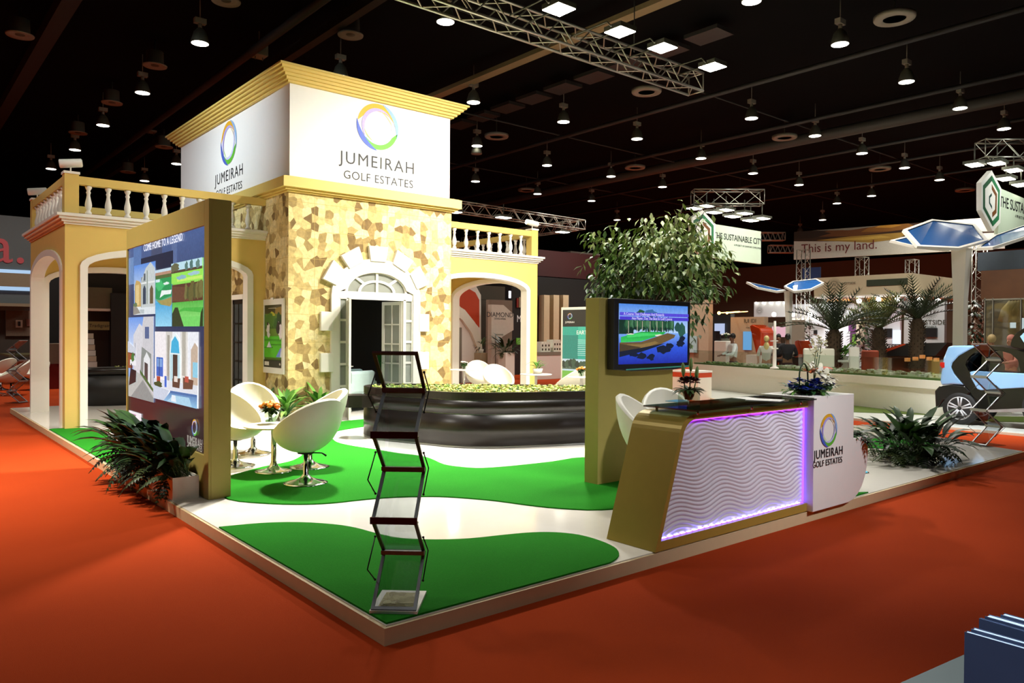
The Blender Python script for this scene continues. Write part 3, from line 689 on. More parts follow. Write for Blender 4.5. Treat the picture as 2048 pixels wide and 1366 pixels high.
# ================================================================ screen wall
dw = thing('screen_wall', 'freestanding gold screen wall with backlit collage of villas and golf greens', 'display wall', (.41, 5.5, T))
mb = MB(); y0, y1, z1 = 3.89, 7.07, 3.05
sy0, sy1, sz0, sz1 = 4.03, 7.03, .53, 2.80
mb.box(.335, y0, T, .53, y1, z1); mb.box(.31, y0, T, .335, sy0, z1); mb.box(.31, sy1, T, .335, y1, z1); mb.box(.31, sy0, T, .335, sy1, sz0); mb.box(.31, sy0, sz1, .335, sy1, z1)
put(mb.build('wall_frame', M_['panel'], bevel=.004), dw)
XS = .333
def SV(x, y): p = onx(x, y, .318); return (-p.y, p.z)          # picture corner on the screen plane
W, H = sy1-sy0, sz1-sz0
SM = FYZ(XS, 0, 0) @ Matrix.Translation((-sy1, sz0, 0))
bgs = [(('#241016','#3a1c20'), R4(0,0,1,.16)), (('#3a1c20','#2f3150'), R4(0,.16,1,.36)), (('#2f3150','#3d4668'), R4(0,.36,1,.72)), (('#3d4668','#4f6496'), R4(0,.72,1,1)), ('#6f8fc0', R4(0,.8,.12,.95)), ('#5b79ae', R4(.08,.86,.2,1)), ('#48506f', R4(.35,.9,.5,1)), ('#5c6f9c', R4(.62,.82,.68,1)), ('#333a54', R4(.2,.8,.62,.9)), ('#232840', R4(.2,.855,.64,.93))]
screen = picture('screen', dw, SM, W, H, '#39405c', bgs, M_['pic'], .0)
def sub(name, x0, ya, yb, x1, bg, shapes):
    """x0/x1: left and right pixel column, ya/yb: top and bottom at the left column"""
    p = SV(x0, ya); q = SV(x0, yb); r_ = SV(x1, ya)
    M = FYZ(XS-.006) @ Matrix.Translation((p[0], q[1], 0)); return picture(name, screen, M, r_[0]-p[0], p[1]-q[1], bg, shapes, M_['pic'], .002)
sub('villa_photo', 267, 532, 630, 309.5, '#7fa8e4', [(('#b9d0ee','#5f8fe0'), R4(0,.5,1,1)), 
    ('#dfe6ea', R4(0,0,1,.16)), ('#b9c3c6', R4(0,.02,.5,.1)), ('#c9a766', [(.05,.16),(.36,.16),(.36,.6),(.3,.66),(.12,.7),(.05,.6)]), ('#e2c88c', R4(.1,.2,.26,.6)), ('#8e9aa2', R4(.36,.14,1,.74)), ('#c8cfcf', [(.38,.14),(1,.14),(1,.86),(.8,1),(.58,.9),(.38,.66)]), ('#aeb6b4', [(.42,.2),(.6,.2),(.6,.8),(.42,.66)]), ('#3c4658', [(.46,.2),(.6,.2),(.6,.5),(.53,.58),(.46,.5)]), ('#6b5b40', [(.78,.2),(.93,.2),(.93,.48),(.86,.56),(.78,.48)]), ('#59616a', R4(.5,.66,.58,.8)), ('#e9eceb', R4(.38,.6,1,.63)), ('#9aa49c', R4(.64,.2,.7,.85)), ('#6d7d58', blob(.1,.2,.1,.05)), ('#9a948a', [(0,0),(.35,.03),(.2,.15),(0,.18)])])
sub('lake_photo', 310, 541, 653, 342.5, '#5db4e2', [
    (('#9ad8f4','#4aa6da'), R4(0,.0,1,.42)), ('#5fae8a', [(0,.48),(.3,.38),(.8,.36),(1,.4),(1,.9),(0,.9)]), ('#a9995a', [(.1,.46),(.4,.38),(.9,.34),(1,.38),(1,.5),(.5,.46)]), ('#2f9a58', [(0,.5),(.3,.46),(1,.52),(1,.84),(0,.86)]), ('#eef6f2', [(.28,.5),(.55,.55),(.95,.55),(1,.62),(.7,.62),(.4,.63)]), ('#5a6a3c', R4(0,.84,1,.94)), ('#b98f78', R4(0,.9,1,.96)), ('#c5dcea', R4(0,.95,1,1)), ('#4cc074', blob(.3,.72,.25,.08,10,.3,2)), ('#e8f4ee', blob(.7,.74,.16,.025)), ('#d9ecf4', R4(.05,.78,.3,.83))])
sub('fairway_photo', 343.5, 528, 653, 405.5, '#8ed85a', [
    (('#9aee82','#5cb84c'), R4(0,0,1,.38)), ('#52b84a', [(.0,.2),(.4,.24),(1,.2),(1,.28),(.4,.29)]), ('#7ad86a', R4(0,.0,1,.15)), ('#3a4228', [(.0,0),(.4,0),(.32,.12),(.2,.3),(.1,.3),(0,.2)]), ('#324022', [(.9,.0),(1,0),(1,.28),(.93,.2)]), ('#5e3c2e', R4(0,.38,1,.66)), ('#6e4a36', [(0,.4),(.6,.38),(.5,.6),(0,.64)]), ]+trees(.45, 1.0, .38, .3, ['#5a5a34','#6b6438','#474a28','#7a7444'], 8, 8)+[('#9be85c', R4(0,.68,1,.84)), ('#c8f070', R4(.2,.70,1,.745)), ('#8fb8c8', blob(.35,.76,.16,.035)), ('#a4c8d4', blob(.75,.79,.18,.03)), ('#5c4a38', R4(0,.84,1,.88)), ('#bfe2ee', R4(0,.88,1,1)), ('#6a6a4c', blob(.12,.93,.16,.07)), ('#5f7f78', blob(.52,.92,.05,.07)), ('#587a74', blob(.68,.93,.05,.08)), ('#6a8a80', blob(.88,.92,.06,.07))])
sub('street_photo', 256, 635, 792, 306.5, '#8fb2ec', [
    (('#d4e0f4','#6f9cea'), R4(0,.55,1,1)), ('#b9bcb8', [(0,0),(1,0),(1,.1),(.55,.3),(.3,.34),(0,.24)]), ('#8f9694', [(.1,0),(1,0),(1,.05),(.6,.24)]), ('#cfcdd2', [(.55,.28),(1,.08),(1,1),(.62,1),(.55,.84)]), ('#d8d6dc', [(.22,.34),(.58,.3),(.58,.88),(.46,.92),(.22,.78)]), ('#8d928e', [(.5,.3),(.92,.14),(.92,.56),(.56,.64)]), ('#5b6a94', R4(.68,.74,.84,.88)), ('#e6e8ea', [(.62,.28),(.88,.18),(.88,.5),(.75,.58),(.64,.5)]), ('#4a4442', [(.67,.28),(.8,.22),(.8,.44),(.67,.46)]), ('#b6b8c2', R4(.28,.5,.33,.68)), ('#3f6a34', [(.5,.32),(1,.12),(1,.16),(.5,.36)]), ('#9a5432', R4(0,.36,.2,.56)), ('#5a3b2c', [(0,.56),(.3,.52),(.3,.55),(0,.62)]), ('#d0d4e0', [(0,.56),(.34,.55),(.3,.62),(0,.7)]), ('#1d1d22', [(.05,.14),(.34,.2),(.36,.34),(.12,.36)]), ('#eeeef2', [(.1,.4),(.3,.4),(.3,.46),(.1,.47)]), ('#22252c', R4(.14,.3,.18,.42)), ('#4a7a3a', blob(.22,.5,.06,.06))])
sub('pool_photo', 308.5, 663, 796, 396, '#eef0f6', [
    ('#f4eef0', R4(0,.2,.36,1)), ('#d6d2cc', [(.3,.2),(.44,.2),(.44,1),(.28,1)]), ('#e4e0da', R4(.62,.2,.78,1)), ('#b9b4a8', [(.66,.4),(.74,.4),(.74,1),(.66,1)]), ('#a6a196', R4(.32,.3,.38,.95)), ('#3a6ac8', R4(.05,.34,.22,.62)), ('#7fa6e0', R4(.07,.48,.2,.6)), ('#27406e', R4(.12,.34,.135,.62)), ('#e9f6f8', [(.38,.24),(.64,.24),(.64,.72),(.6,.9),(.51,.98),(.42,.9),(.38,.72)]), ('#47b4e0', [(.41,.70),(.61,.70),(.59,.86),(.51,.94),(.43,.86)]), ('#4a3c34', R4(.46,.34,.57,.68)), ('#bfe0e8', R4(.40,.3,.46,.68)), ('#bfe0e8', R4(.57,.3,.62,.68)), ('#c9b4a0', [(.86,.3),(1,.3),(1,.8),(.94,.86),(.86,.76)]), ('#8fd0e8', R4(.9,.4,1,.6)), ('#dfe4ec', R4(0,.16,1,.3)), ('#5a4436', [(.46,.22),(.62,.22),(.64,.36),(.46,.34)]), ('#6a4c3c', [(.7,.22),(.9,.24),(.92,.36),(.7,.38)]), ('#e8dcd2', R4(.5,.3,.58,.38)), ('#c05a4a', R4(.74,.32,.82,.4)), ('#b04a34', R4(.08,.24,.17,.34)), ('#36502a', blob(.12,.22,.1,.05)), ('#2d6ad0', R4(.28,.2,.33,.36)), ('#c9d4e4', [(0,.0),(.28,.0),(.4,.16),(0,.2)]), (('#8fc4e8','#4a7fb8'), [(.26,0),(1,0),(1,.17),(.42,.15)]), ('#a9d6ee', [(.34,0),(.9,0),(.84,.12),(.5,.11)]), ('#e6f2fa', [(.44,.02),(.56,.02),(.54,.11),(.46,.11)]), ('#3f74ae', [(.42,.13),(1,.15),(1,.18),(.42,.165)])])
sub('address_card', 256.5, 820, 847, 281.5, '#f1edf4', [('#b48aa8', R4(.08,.72,.6,.82)), ('#8f9ad0', R4(.08,.5,.5,.6)), ('#8a76c0', R4(.08,.28,.45,.38))])
LM = FYZ(XS-.012)
def SLm(x, y): return SV(x, y)
p = SLm(323, 486.5); text('COME HOME TO A LEGEND', LM, .118, emat('screen_white', '#eef0ff', 1.1), screen, p[0], p[1], 0, .95, .003, sp=1.1)
p = SLm(388.5, 885); text('JUMEIRAH', LM, .135, M_['winklet'], screen, p[0], p[1], 0, .8, .002)
p = SLm(388.5, 896); 
text('GOLF ESTATES', LM, .085, M_['winklet'], screen, p[0], p[1]+.01, 0, .85, .001)
p = SLm(388.5, 855); emblem(LM, p[0], p[1], .085, screen, 0, M_['pic'])
# planter of lilies and ferns before the screen wall
def lilyfern(name, label, cat, origin, spread, nl, nf, seed, planter=None, wall=False, L=(.3,.5), wdt=.09, fl=(.35,.55), dark=False, droop=1.0, ylen=None):
    r = random.Random(seed); t = thing(name, label, cat, origin)
    c1 = ['#16300f','#1d3a14','#264a18','#122a0d','#33571f'] if dark else ['#1f4a16','#2d5c1e','#3a6e26','#173a10','#4a7c30']
    c2 = ['#2c4018','#3a4c20','#22381a','#46542a'] if dark else ['#35652a','#4a7d38','#2a5522','#5f8d48']
    zb = 0
    if planter:
        x0, y0, x1, y1, h = planter; mb = MB(); w = .012
        mb.box(x0,y0,0,x1,y0+w,h); mb.box(x0,y1-w,0,x1,y1,h); mb.box(x0,y0+w,0,x0+w,y1-w,h); mb.box(x1-w,y0+w,0,x1,y1-w,h); mb.box(x0+w,y0+w,0,x1-w,y1-w,h-.03)
        mb.build('planter_box', M_['white'], t, world=False); zb = h-.03
    mb = MB()
    for k in range(nl):
        a = r.random()*6.28; bx = r.uniform(-1,1)*spread[0]; by = r.uniform(-1,1)*spread[1]; e = r.uniform(.45,1.9)
        b = Vector((bx, by, zb)); d = Vector((-abs(math.cos(a))*.9 if wall else math.cos(a), math.sin(a), e)).normalized(); ln = r.uniform(*L)
        st = b+d*ln*.55; mb.tube([b, st], .004, 3, 0, '#2b4a1c'); leafblade(mb, st, d, ln*.75, wdt*r.uniform(.7,1.15), droop*r.uniform(.6,1.3), rc(c1, r), 4)
    mb.build('lily_leaves', M_['leaf'], t, world=False)
    mb = MB()
    for k in range(nf):
        a = r.random()*6.28; b = Vector((r.uniform(-1,1)*spread[0], r.uniform(-1,1)*spread[1], zb))
        frond(mb, b, (-abs(math.cos(a)) if wall else math.cos(a), math.sin(a), r.uniform(.25,1.0)), r.uniform(*fl), r.uniform(1.2,2.0), rc(c2, r), 12, .085, .018)
    mb.build('fern_fronds', M_['leaf'], t, world=False)
    return t
lilyfern('planter_trough', 'white planter trough of dark lilies and ferns before the screen wall', 'potted plants', (.155, 5.05, T), (.12, .95), 220, 80, 4, (-.125,-.98,.125,.98,.22), True, (.3,.62), .10, (.32,.55), True)
lilyfern('fern_clump', 'bushy clump of lilies and ferns at the right end of the platform', 'plants', (8.38, .66, T), (.40, .26), 130, 90, 9, (-.2,-.15,.2,.15,.12), False, (.40,.66), .12, (.38,.62), True)
# leafy plants along the tower foot
def rosette(label, loc, seed, n=26, L=(.35,.6), W=.085, cols=('#4f8a2e','#6ba23f','#35691f','#86b656','#2a5719')):
    r = random.Random(seed); t = thing('leafy_plant', label, 'plant', loc)
    mb = MB(); mb.lathe([(.09,0),(.12,.12),(.115,.12),(.10,.10),(0,.10)], 14); mb.build('pot', M_['white'], t, world=False)
    mb = MB()
    for k in range(n):
        a = k*2.4+r.random(); e = r.uniform(.25, 2.2); b = Vector((.02*math.cos(a), .02*math.sin(a), .10+.008*k))
        leafblade(mb, b, (math.cos(a), math.sin(a), e), r.uniform(*L), W, r.uniform(.5,1.3), rc(cols, r), 4)
    mb.build('foliage', M_['leaf'], t, world=False); return t
rosette('leafy green plant under the golf poster at the tower side', (3.38, 10.2, T), 1, 30, (.4,.62))
rosette('leafy green plant at the front left corner of the tower', (3.50, 9.45, T), 2, 36, (.4,.72))
rosette('leafy green plant left of the entrance, next to its surround', (4.15, 9.45, T), 3, 36, (.35,.6))
rosette('small leafy plant at the right foot of the tower', (6.98, 9.45, T), 4, 20, (.25,.45))

# ================================================================ zigzag brochure rack
def zigzag(label, loc, rz, w, zs, d, mats, base=True, group=None, npan=6, tray=True):
    """zs: heights of near/far folds from top to floor (near first); local x = width, -y = front"""
    t = thing('brochure_rack', label, 'brochure rack', loc, rz, group)
    for k in range(npan):
        ya, yb = (0, d) if k % 2 == 0 else (d, 0); za, zb = zs[k], zs[k+1]
        A = Vector((0, ya, za)); B = Vector((0, yb, zb)); dv = (A-B); Lp = dv.length; yv = dv.normalized(); xv = Vector((1,0,0)); nv = xv.cross(yv)
        M = Matrix((xv, yv, nv)).transposed().to_4x4(); M.translation = B
        fm = mats[0] if k % 2 == 0 else mats[1]; b = .02
        mb = MB(); mb.box(-w/2, 0, -.007, -w/2+b, Lp, .007, M=M); mb.box(w/2-b, 0, -.007, w/2, Lp, .007, M=M); mb.box(-w/2+b, Lp-b, -.007, w/2-b, Lp, .007, M=M); mb.box(-w/2+b, 0, -.007, w/2-b, b, .007, M=M)
        f = mb.build('panel_frame', fm, t, world=False)
        mb = MB(); mb.box(-w/2+b, b, -.002, w/2-b, Lp-b, .002, M=M); o = mb.build('acrylic_panel', M_['acry'], f, world=False)
    for k in range(1, npan):
        y = d if k % 2 else 0; mb = MB()
        if k % 2: mb.box(-w/2, d-.03, zs[k]-.012, w/2, d+.01, zs[k]+.012); mb.box(-w/2, d-.055, zs[k]-.005, w/2, d-.03, zs[k]+.02)
        else: mb.box(-w/2-.004, -.012, zs[k]-.018, w/2+.004, .03, zs[k]-.008); mb.box(-w/2-.004, -.016, zs[k]-.018, w/2+.004, -.006, zs[k]+.022)
        mb.build('shelf_rail', mats[1] if k % 2 else mats[0], t, world=False)
    # scissor struts along both sides
    for sx in (-1, 1):
        x = sx*(w/2+.012)
        for k in range(0, npan-1, 2):
            mb = MB(); zc = (zs[k]+zs[k+1])/2; zc2 = (zs[k+1]+zs[k+2])/2
            mb.tube([(x, d*.5, zc), (x, -d*.12 if sx < 0 else d*1.12, zs[k+1]), (x, d*.5, zc2)], .004, 5)
            for zz in (zc, zc2): mb.ball((x, d*.5, zz), .008, 6, 4)
            mb.build('side_strut', M_['rubber'], t, world=False)
    if tray:
        mb = MB(); mb.box(-w/2-.006, -.01, .0, w/2+.006, d+.02, .016); bt = mb.build('base_tray', M_['white'], t, world=False)
        S = Matrix.Translation((-w/2+.03, .03, 0)); r = random.Random(8); sh = []
        for k in range(26): sh.append((r.choice(['#b8ab74','#a39558','#c9bf8e','#8e8048','#bdb27e']), blob(r.random(), r.random(), r.uniform(.1,.22), r.uniform(.1,.2), 6, .4, k)))
        mb = MB(); SS = S @ Matrix.Diagonal((w-.06, d-.05, 1, 1)); mb.poly([(0,0),(1,0),(1,1),(0,1)], .017, 0, '#b3a66c', SS)
        for q, (c, pts) in enumerate(sh): mb.poly([(min(1,max(0,u)), min(1,max(0,v))) for u, v in pts], .0175+q*.0001, 0, c, SS)
        mb.build('tray_print', M_['prt'], bt, world=False)
    else:
        mb = MB(); mb.box(-w/2-.03, -.02, 0, w/2+.03, d+.04, .012); mb.build('base_plate', M_['acry'], t, world=False)
    return t
zigzag('tall empty zigzag brochure rack of metal frames on the platform front corner', (.133,.125,T+.013), math.radians(-42.1), .268,
       [1.522, 1.275, 1.04, .785, .54, .265, .018], .33, (M_['maroon'], M_['alum']))
zigzag('zigzag brochure rack seen from its side before the blue car', (10.60,.62,T+.001), math.radians(-107), .25,
       [1.54, 1.29, 1.04, .79, .54, .28, .018], .36, (M_['alu'], M_['alu']), tray=False)

# ================================================================ television panel
tv = thing('tv_partition', 'olive gold partition panel carrying the television', 'partition', (4.48, 2.15, T))
mb = MB(); mb.box(3.845, 2.05, T, 5.12, 2.25, 2.15); put(mb.build('partition_board', M_['panel'], bevel=.004), tv)
tvs = thing('television', 'black flat television showing a golf course by blue water', 'television', (4.62, 2.0, 1.74))
mb = MB(); x0, x1, z0, z1 = 3.955, 5.285, 1.34, 2.145; yf = 1.93
mb.prism([(x0,z0+.03),(x0+.3,z0+.005),(x1-.3,z0+.005),(x1,z0+.03),(x1,z1),(x0,z1)], -.10, 0, M=FXZ(yf)); put(mb.build('tv_case', M_['black'], bevel=.008), tvs)
mb = MB(); mb.box(x0+.3, z0+.3, -.13, x1-.3, z1-.2, -.09, M=FXZ(yf)); put(mb.build('wall_mount', M_['black']), tvs)
mb = MB(); mb.prism([(x0+.2,z0+.018),(x1-.02,z0+.035),(x1-.02,z0+.05),(x0+.2,z0+.032)], .0, .003, M=FXZ(yf)); put(mb.build('trim_strip', pm('teal_trim', '#4fa59a', .2)), tvs)
u0, u1, v0, v1 = x0+.075, x1-.05, z0+.085, z1-.055
r = random.Random(3)
sh = [(('#b4d2f6','#4f8ae4'), R4(0,.5,1,1)), (('#1a28a0','#2f56d8'), R4(0,0,1,.28)), (('#2f56d8','#7aa8ee'), R4(0,.28,1,.52)), ('#28563a', blob(.3,.86,.06,.05,10,.3,1)), ('#3a6aa0', blob(.44,.87,.08,.05,10,.3,2))]
sh += [('#123024', R4(0,.5,.2,.74))]+trees(.06, .78, .53, .22, ['#14382c','#1f4a34','#0f2b24'], 22, 4)+trees(.08, .76, .60, .18, ['#1f4a34','#2a5a3a','#3a6a44','#4a7a58'], 30, 14)+[('#2a5a4c', blob(.9,.58,.06,.12,12,.25,3)), ('#24504a', blob(.84,.62,.05,.08,12,.3,6))]
for u in (.12, .24, .31, .42, .52, .6): sh.append(('#b9b49c', R4(u, .52, u+.008, .72)))
sh += [(('#3cc860','#1fa044'), [(.02,.36),(.3,.38),(.48,.45),(.62,.5),(.66,.54),(.3,.54),(.02,.45)]), ('#45d06a', [(.1,.44),(.5,.48),(.6,.51),(.3,.52),(.1,.49)]), ('#e6ddd4', blob(.15,.50,.05,.01)), ('#e6ddd4', blob(.56,.48,.06,.018)), ('#6a5434', [(.0,.2),(.2,.2),(.4,.26),(.6,.34),(.78,.44),(.8,.49),(.68,.52),(.5,.45),(.3,.37),(.0,.36)]), ('#8a7040', [(.1,.22),(.3,.25),(.55,.35),(.5,.38),(.3,.33),(.1,.33)]), ('#4a3c28', [(0,.2),(.15,.2),(.3,.28),(.1,.32),(0,.34)]), ('#141c30', [(0,.12),(.14,.16),(.3,.2),(.5,.28),(.66,.35),(.3,.27),(0,.21)])]
for k, (u, v, s) in enumerate(((.3,.13,.06),(.44,.11,.06),(.62,.24,.09),(.7,.3,.06),(.88,.34,.06),(.9,.42,.05),(.2,.16,.05))): sh.append(('#101a34', blob(u, v, s, s*.9, 12, .35, 20+k)))
sh += [('#4a3ac8', R4(0,.735,1,.79)), ('#5648d4', R4(0,.805,1,.86))]
sp = picture('screen', tvs, FXZ(yf-.002) @ Matrix.Translation((u0, v0, 0)), u1-u0, v1-v0, '#6ea4ee', sh, M_['scr'], .0, .00015)
TW = emat('caption_white', '#c9c4f6', 1.0)
text('A Course That Challenges And Rewards', FXZ(yf-.022), .044, TW, sp, u0+.40, v0+.832*(v1-v0), .0, .95, .0005)
text('Any Player, Out The Best In Golf Course', FXZ(yf-.022), .044, TW, sp, u0+.54, v0+.762*(v1-v0), .0, .95, .0005)
text('- - - - -', FXZ(yf), .02, M_['lampm'], tvs, (x0+x1)/2, z0+.055, .001)
# ================================================================ reception counter
ct = thing('reception_counter', 'gold reception counter with glowing purple wave-relief front', 'counter', (3.4, .25, T))
CF = FXZ(0.0)
def profile(o):   # outline of the gold band, inset by o
    top = 1.125-o; b = T+.002
    lft = [(2.335+o*.9, b), ]
    cx, cz, R = 2.80, 1.125-.185, .185-o*.6
    pts = [(2.335+o, b)]
    for a in np.linspace(164, 90, 9): pts.append((cx+o*.35+R*math.cos(math.radians(a)), cz-o*.4+R*math.sin(math.radians(a))))
    pts.append((4.53, top)); return pts
out = profile(0); inn = profile(.042)
mb = MB(); mb.ringprism(out, inn, -.50, 0, M=CF); mb.box(2.375, T+.001, -.499, 4.53, T+.075, -.001, M=CF)
put(mb.build('gold_band', M_['gold']), ct)
# side cheek of the left end (full depth) and back board
mb = MB(); mb.box(2.84, .44, T, 4.53, .47, 1.08); put(mb.build('back_board', M_['gold']), ct)
def wavept(u, v):
    z = T+.075+v*(1.083-T-.075); 
    zc = min(z, 1.08); xl = 2.38+(zc-T)*.28
    if z > .93: xl = max(xl, 2.65+.17*(1-math.sqrt(max(0, 1-((z-.93)/.155)**2))) if z < 1.085 else xl)
    x = xl+u*(4.53-xl)
    ph = 10.5*(x+.55*z)+1.2*math.sin(3.1*z+.8*x)
    yy = (z+.033*math.sin(ph)+.010*math.sin(2.2*x-5*z))/.0355
    f = yy-math.floor(yy); h = .011*(math.sin(PI*f)**1.0 if f < .8 else math.sin(PI*f)*.9)
    amp = .35+.65*(.5+.5*math.sin(2.3*x+4.1*z+.6))
    return Vector((x, .052-h*(.55+.45*amp), z))
mb = MB(); mb.grid(wavept, 190, 230); put(mb.build('wave_panel', M_['wave']), ct)
LED = emat('purple_led', '#6a38ff', 5); LED2 = emat('violet_led', '#a83cff', 5); LED3 = emat('blue_white_led', '#8f8cff', 11)
mb = MB(); mb.box(2.42, .030, T+.0755, 4.52, .046, T+.083, 0)
n = 26
for k in range(n):
    x = 2.45+k*(2.03/n); mb.box(x, .026, T+.083, x+.05, .046, T+.087, 2)
inn2 = profile(.046)[1:-1]
mb.box(2.80, .03, 1.072, 4.52, .046, 1.078, 1); mb.box(4.512, .03, T+.09, 4.522, .046, 1.07, 0)
for a, b in zip(inn2[:-1], inn2[1:]): mb.tube([(a[0],.04,a[1]),(b[0],.04,b[1])], .004, 5, 0)
mb.tube([(2.392,.04,T+.085),(inn2[0][0],.04,inn2[0][1])], .004, 5, 0)
put(mb.build('led_strip', [LED, LED2, LED3]), ct)
mb = MB(); mb.box(2.70, -.085, 1.158, 4.53, .44, 1.170); put(mb.build('glass_top', M_['tglass']), ct)
for x in (2.80, 3.55, 4.35):
    for y in (-.03, .38):
        mb = MB(); mb.lathe([(.012,1.122),(.012,1.158)], 10, (x, y, 0)); put(mb.build('standoff', M_['chrome']), ct)
# white end block with emblem
pts = [(4.53,T+.001),(5.20,T+.001)]+[(5.20+.41*math.sin(math.radians(a)), T+.45-.449*math.cos(math.radians(a))) for a in range(15, 91, 15)]+[(5.605,.735),(5.30,.735),(5.30,1.18),(4.53,1.18)]
eb = thing('counter_end_block', 'white counter end block with rounded foot and company emblem', 'counter end', (5.0, .2, T))
mb = MB(); mb.prism(pts, -.50, .06, M=CF); bl = put(mb.build('block', M_['white'], bevel=.004), eb)
EM = FXZ(-.062)
p = ony(1657, 860, -.062); emblem(EM, p.x, p.z, .155, bl, .003)
p = ony(1656, 906, -.062); text('JUMEIRAH', EM, .118, M_['ink'], bl, p.x+.012, p.z, .003, .96, .0015, sp=1.1)
p = ony(1655, 925, -.062); text('GOLF ESTATES', EM, .082, M_['ink'], bl, p.x, p.z, .003, 1.0, .0005, sp=1.05)
r = random.Random(31); fp = thing('trailing_fern', 'fern trailing from the low step of the white counter end block', 'plant', (5.46, .2, .735))
mb = MB()
for k in range(44):
    a = r.uniform(-1.7, 1.7); frond(mb, (r.uniform(-.1,.1), r.uniform(-.2,.2), 0), (math.cos(a), math.sin(a), r.uniform(.2,1.1)), r.uniform(.25,.42), r.uniform(1.4,2.4), rc(['#1d3a16','#2b5220','#16300f','#3a6628'], r), 10, .06, .014)
mb.build('fern_fronds', M_['leaf'], fp, world=False)
mb = MB(); mb.box(-.12,-.2,0,.12,.2,.03); mb.build('soil_tray', M_['black'], fp, world=False)
# small cyan floor light
p = onz(1724, 945, T); mb = MB(); mb.lathe([(.07,0),(.07,.006),(.055,.016),(0,.02)], 20)
t = thing('floor_light', 'small round cyan floor light right of the counter', 'floor light', (p.x, p.y, T+.0005)); mb.build('lens', emat('cyan_glow', '#3fd0f0', 1.0), t, world=False)
mb = MB(); mb.lathe([(.07,0),(.078,0),(.078,.008),(.07,.01)], 20); mb.build('bezel', M_['chrome'], t, world=False)
# papers, card on the glass top
mb = MB(); p = onz(1530, 800, 1.172); mb.M = Matrix.Translation((p.x, p.y, 1.1715)) @ Matrix.Rotation(.35, 4, 'Z'); mb.box(-.11,-.15,0,.11,.15,.004)
solo(mb, 'paper_sheet', M_['white'], 'white sheet of paper lying on the glass counter top', 'paper')
mb = MB(); p = onz(1496, 797, 1.172); mb.M = Matrix.Translation((p.x, p.y, 1.1715)) @ Matrix.Rotation(-.3, 4, 'Z'); mb.box(-.09,-.12,.0005,.09,.12,.003)
solo(mb, 'paper_sheet', M_['white'], 'second sheet of paper left of the first on the glass counter', 'paper')
p = onz(1515, 795, 1.172); mb = MB(); mb.tube([(p.x-.06,p.y,1.185),(p.x+.06,p.y-.03,1.185)], .006, 6); solo(mb, 'pen', M_['black'], 'dark pen lying on the papers on the counter', 'pen')
p = onz(1355, 802, 1.172); mb = MB(); mb.M = Matrix.Translation((p.x, p.y, 1.1715)) @ Matrix.Rotation(.1, 4, 'Z'); mb.box(-.10,-.06,0,.10,.06,.004)
solo(mb, 'leaflet', pm('cyan_leaflet', '#3c97a8', .3), 'cyan leaflet under the vase on the glass counter top', 'leaflet')
# dark red flower vase
t = thing('flower_vase', 'square glass vase of dark red flowers on the reception counter', 'flowers', (2.86, .10, 1.1712))
r = random.Random(12)
mb = MB(); s = .062
for a in (0, 90, 180, 270): 
    mb.box(-s, -s, 0, s, -s+.004, .14, M=Matrix.Rotation(math.radians(a), 4, 'Z'))
mb.box(-s,-s,0,s,s,.01); mb.build('glass_vase', M_['glass'], t, world=False)
mb = MB()
for k in range(14): leafblade(mb, (r.uniform(-.03,.03), r.uniform(-.03,.03), .06), (r.uniform(-.3,.3), r.uniform(-.3,.3), 1), .1, .05, .3, rc(['#8a9c74','#a4b094','#6c8058'], r), 3)
for k in range(40):
    a = r.random()*6.28; leafblade(mb, (.03*math.cos(a), .03*math.sin(a), .14), (math.cos(a), math.sin(a), r.uniform(-.2,.8)), r.uniform(.08,.14), .03, .7, rc(['#3c5a2c','#2b4520','#55703c'], r), 3)
mb.build('foliage', M_['leaf'], t, world=False)
for k in range(7):
    mb = MB(); a = k*2.4; c = Vector((.05*math.cos(a)*(k > 0), .05*math.sin(a)*(k > 0), .205+.01*(k == 0)))
    for q in range(26):
        b = r.random()*6.28; nn = Vector((math.cos(b), math.sin(b), r.uniform(-.3,1.6))).normalized(); leafblade(mb, c+nn*.012, nn, .042, .026, .3, rc(['#4a121a','#62202a','#300c12','#742a34'], r), 3)
    mb.build('red_bloom', M_['leaf'], t, world=False)
for dx, dy, h in ((-.05,.02,.36), (.02,0,.40), (.07,-.02,.33)):
    mb = MB(); mb.tube([(dx*.4,dy,.12),(dx,dy,h-.1)], .005, 5, 0, '#4e7a34'); mb.tube([(dx,dy,h-.11),(dx,dy,h-.07),(dx*1.1,dy,h-.02),(dx*1.15,dy,h)], [.008,.017,.013,.003], 7, 0, '#7fa25a'); mb.build('lily_bud', M_['leaf'], t, world=False)
# basket arrangement on the white end block
t = thing('flower_arrangement', 'flower arrangement of white lilies and blue blooms on the counter end', 'flowers', (4.93, .20, 1.181))
r = random.Random(77)
mb = MB(); mb.lathe([(0,0),(.13,0),(.15,.03),(.14,.03),(0,.028)], 18); mb.build('basket', M_['bark'], t, world=False)
mb = MB()
for k in range(110):
    a = r.random()*6.28; leafblade(mb, (r.uniform(-.2,.2), r.uniform(-.13,.13), .03), (math.cos(a), math.sin(a), r.uniform(.1,1.5)), r.uniform(.1,.22), .045, .8, rc(['#2d5a22','#447a34','#1f4418','#6a9a40'], r), 3)
mb.build('foliage', M_['leaf'], t, world=False)
for k in range(34):
    mb = MB(); x = -.17+r.uniform(-.12,.14); y = r.uniform(-.16,.1); z = .04+r.uniform(0,.10)
    if k > 26: x = .2+r.uniform(-.1,.08); z = .05+r.uniform(0,.03)
    for q in range(7):
        b = r.random()*6.28; leafblade(mb, (x,y,z), (math.cos(b), math.sin(b), r.uniform(.2,1.2)), .06, .042, .5, rc(['#1b2f8f','#2a45b8','#14226a','#3f5fd0'], r), 3)
    mb.build('blue_bloom', M_['leaf'], t, world=False)
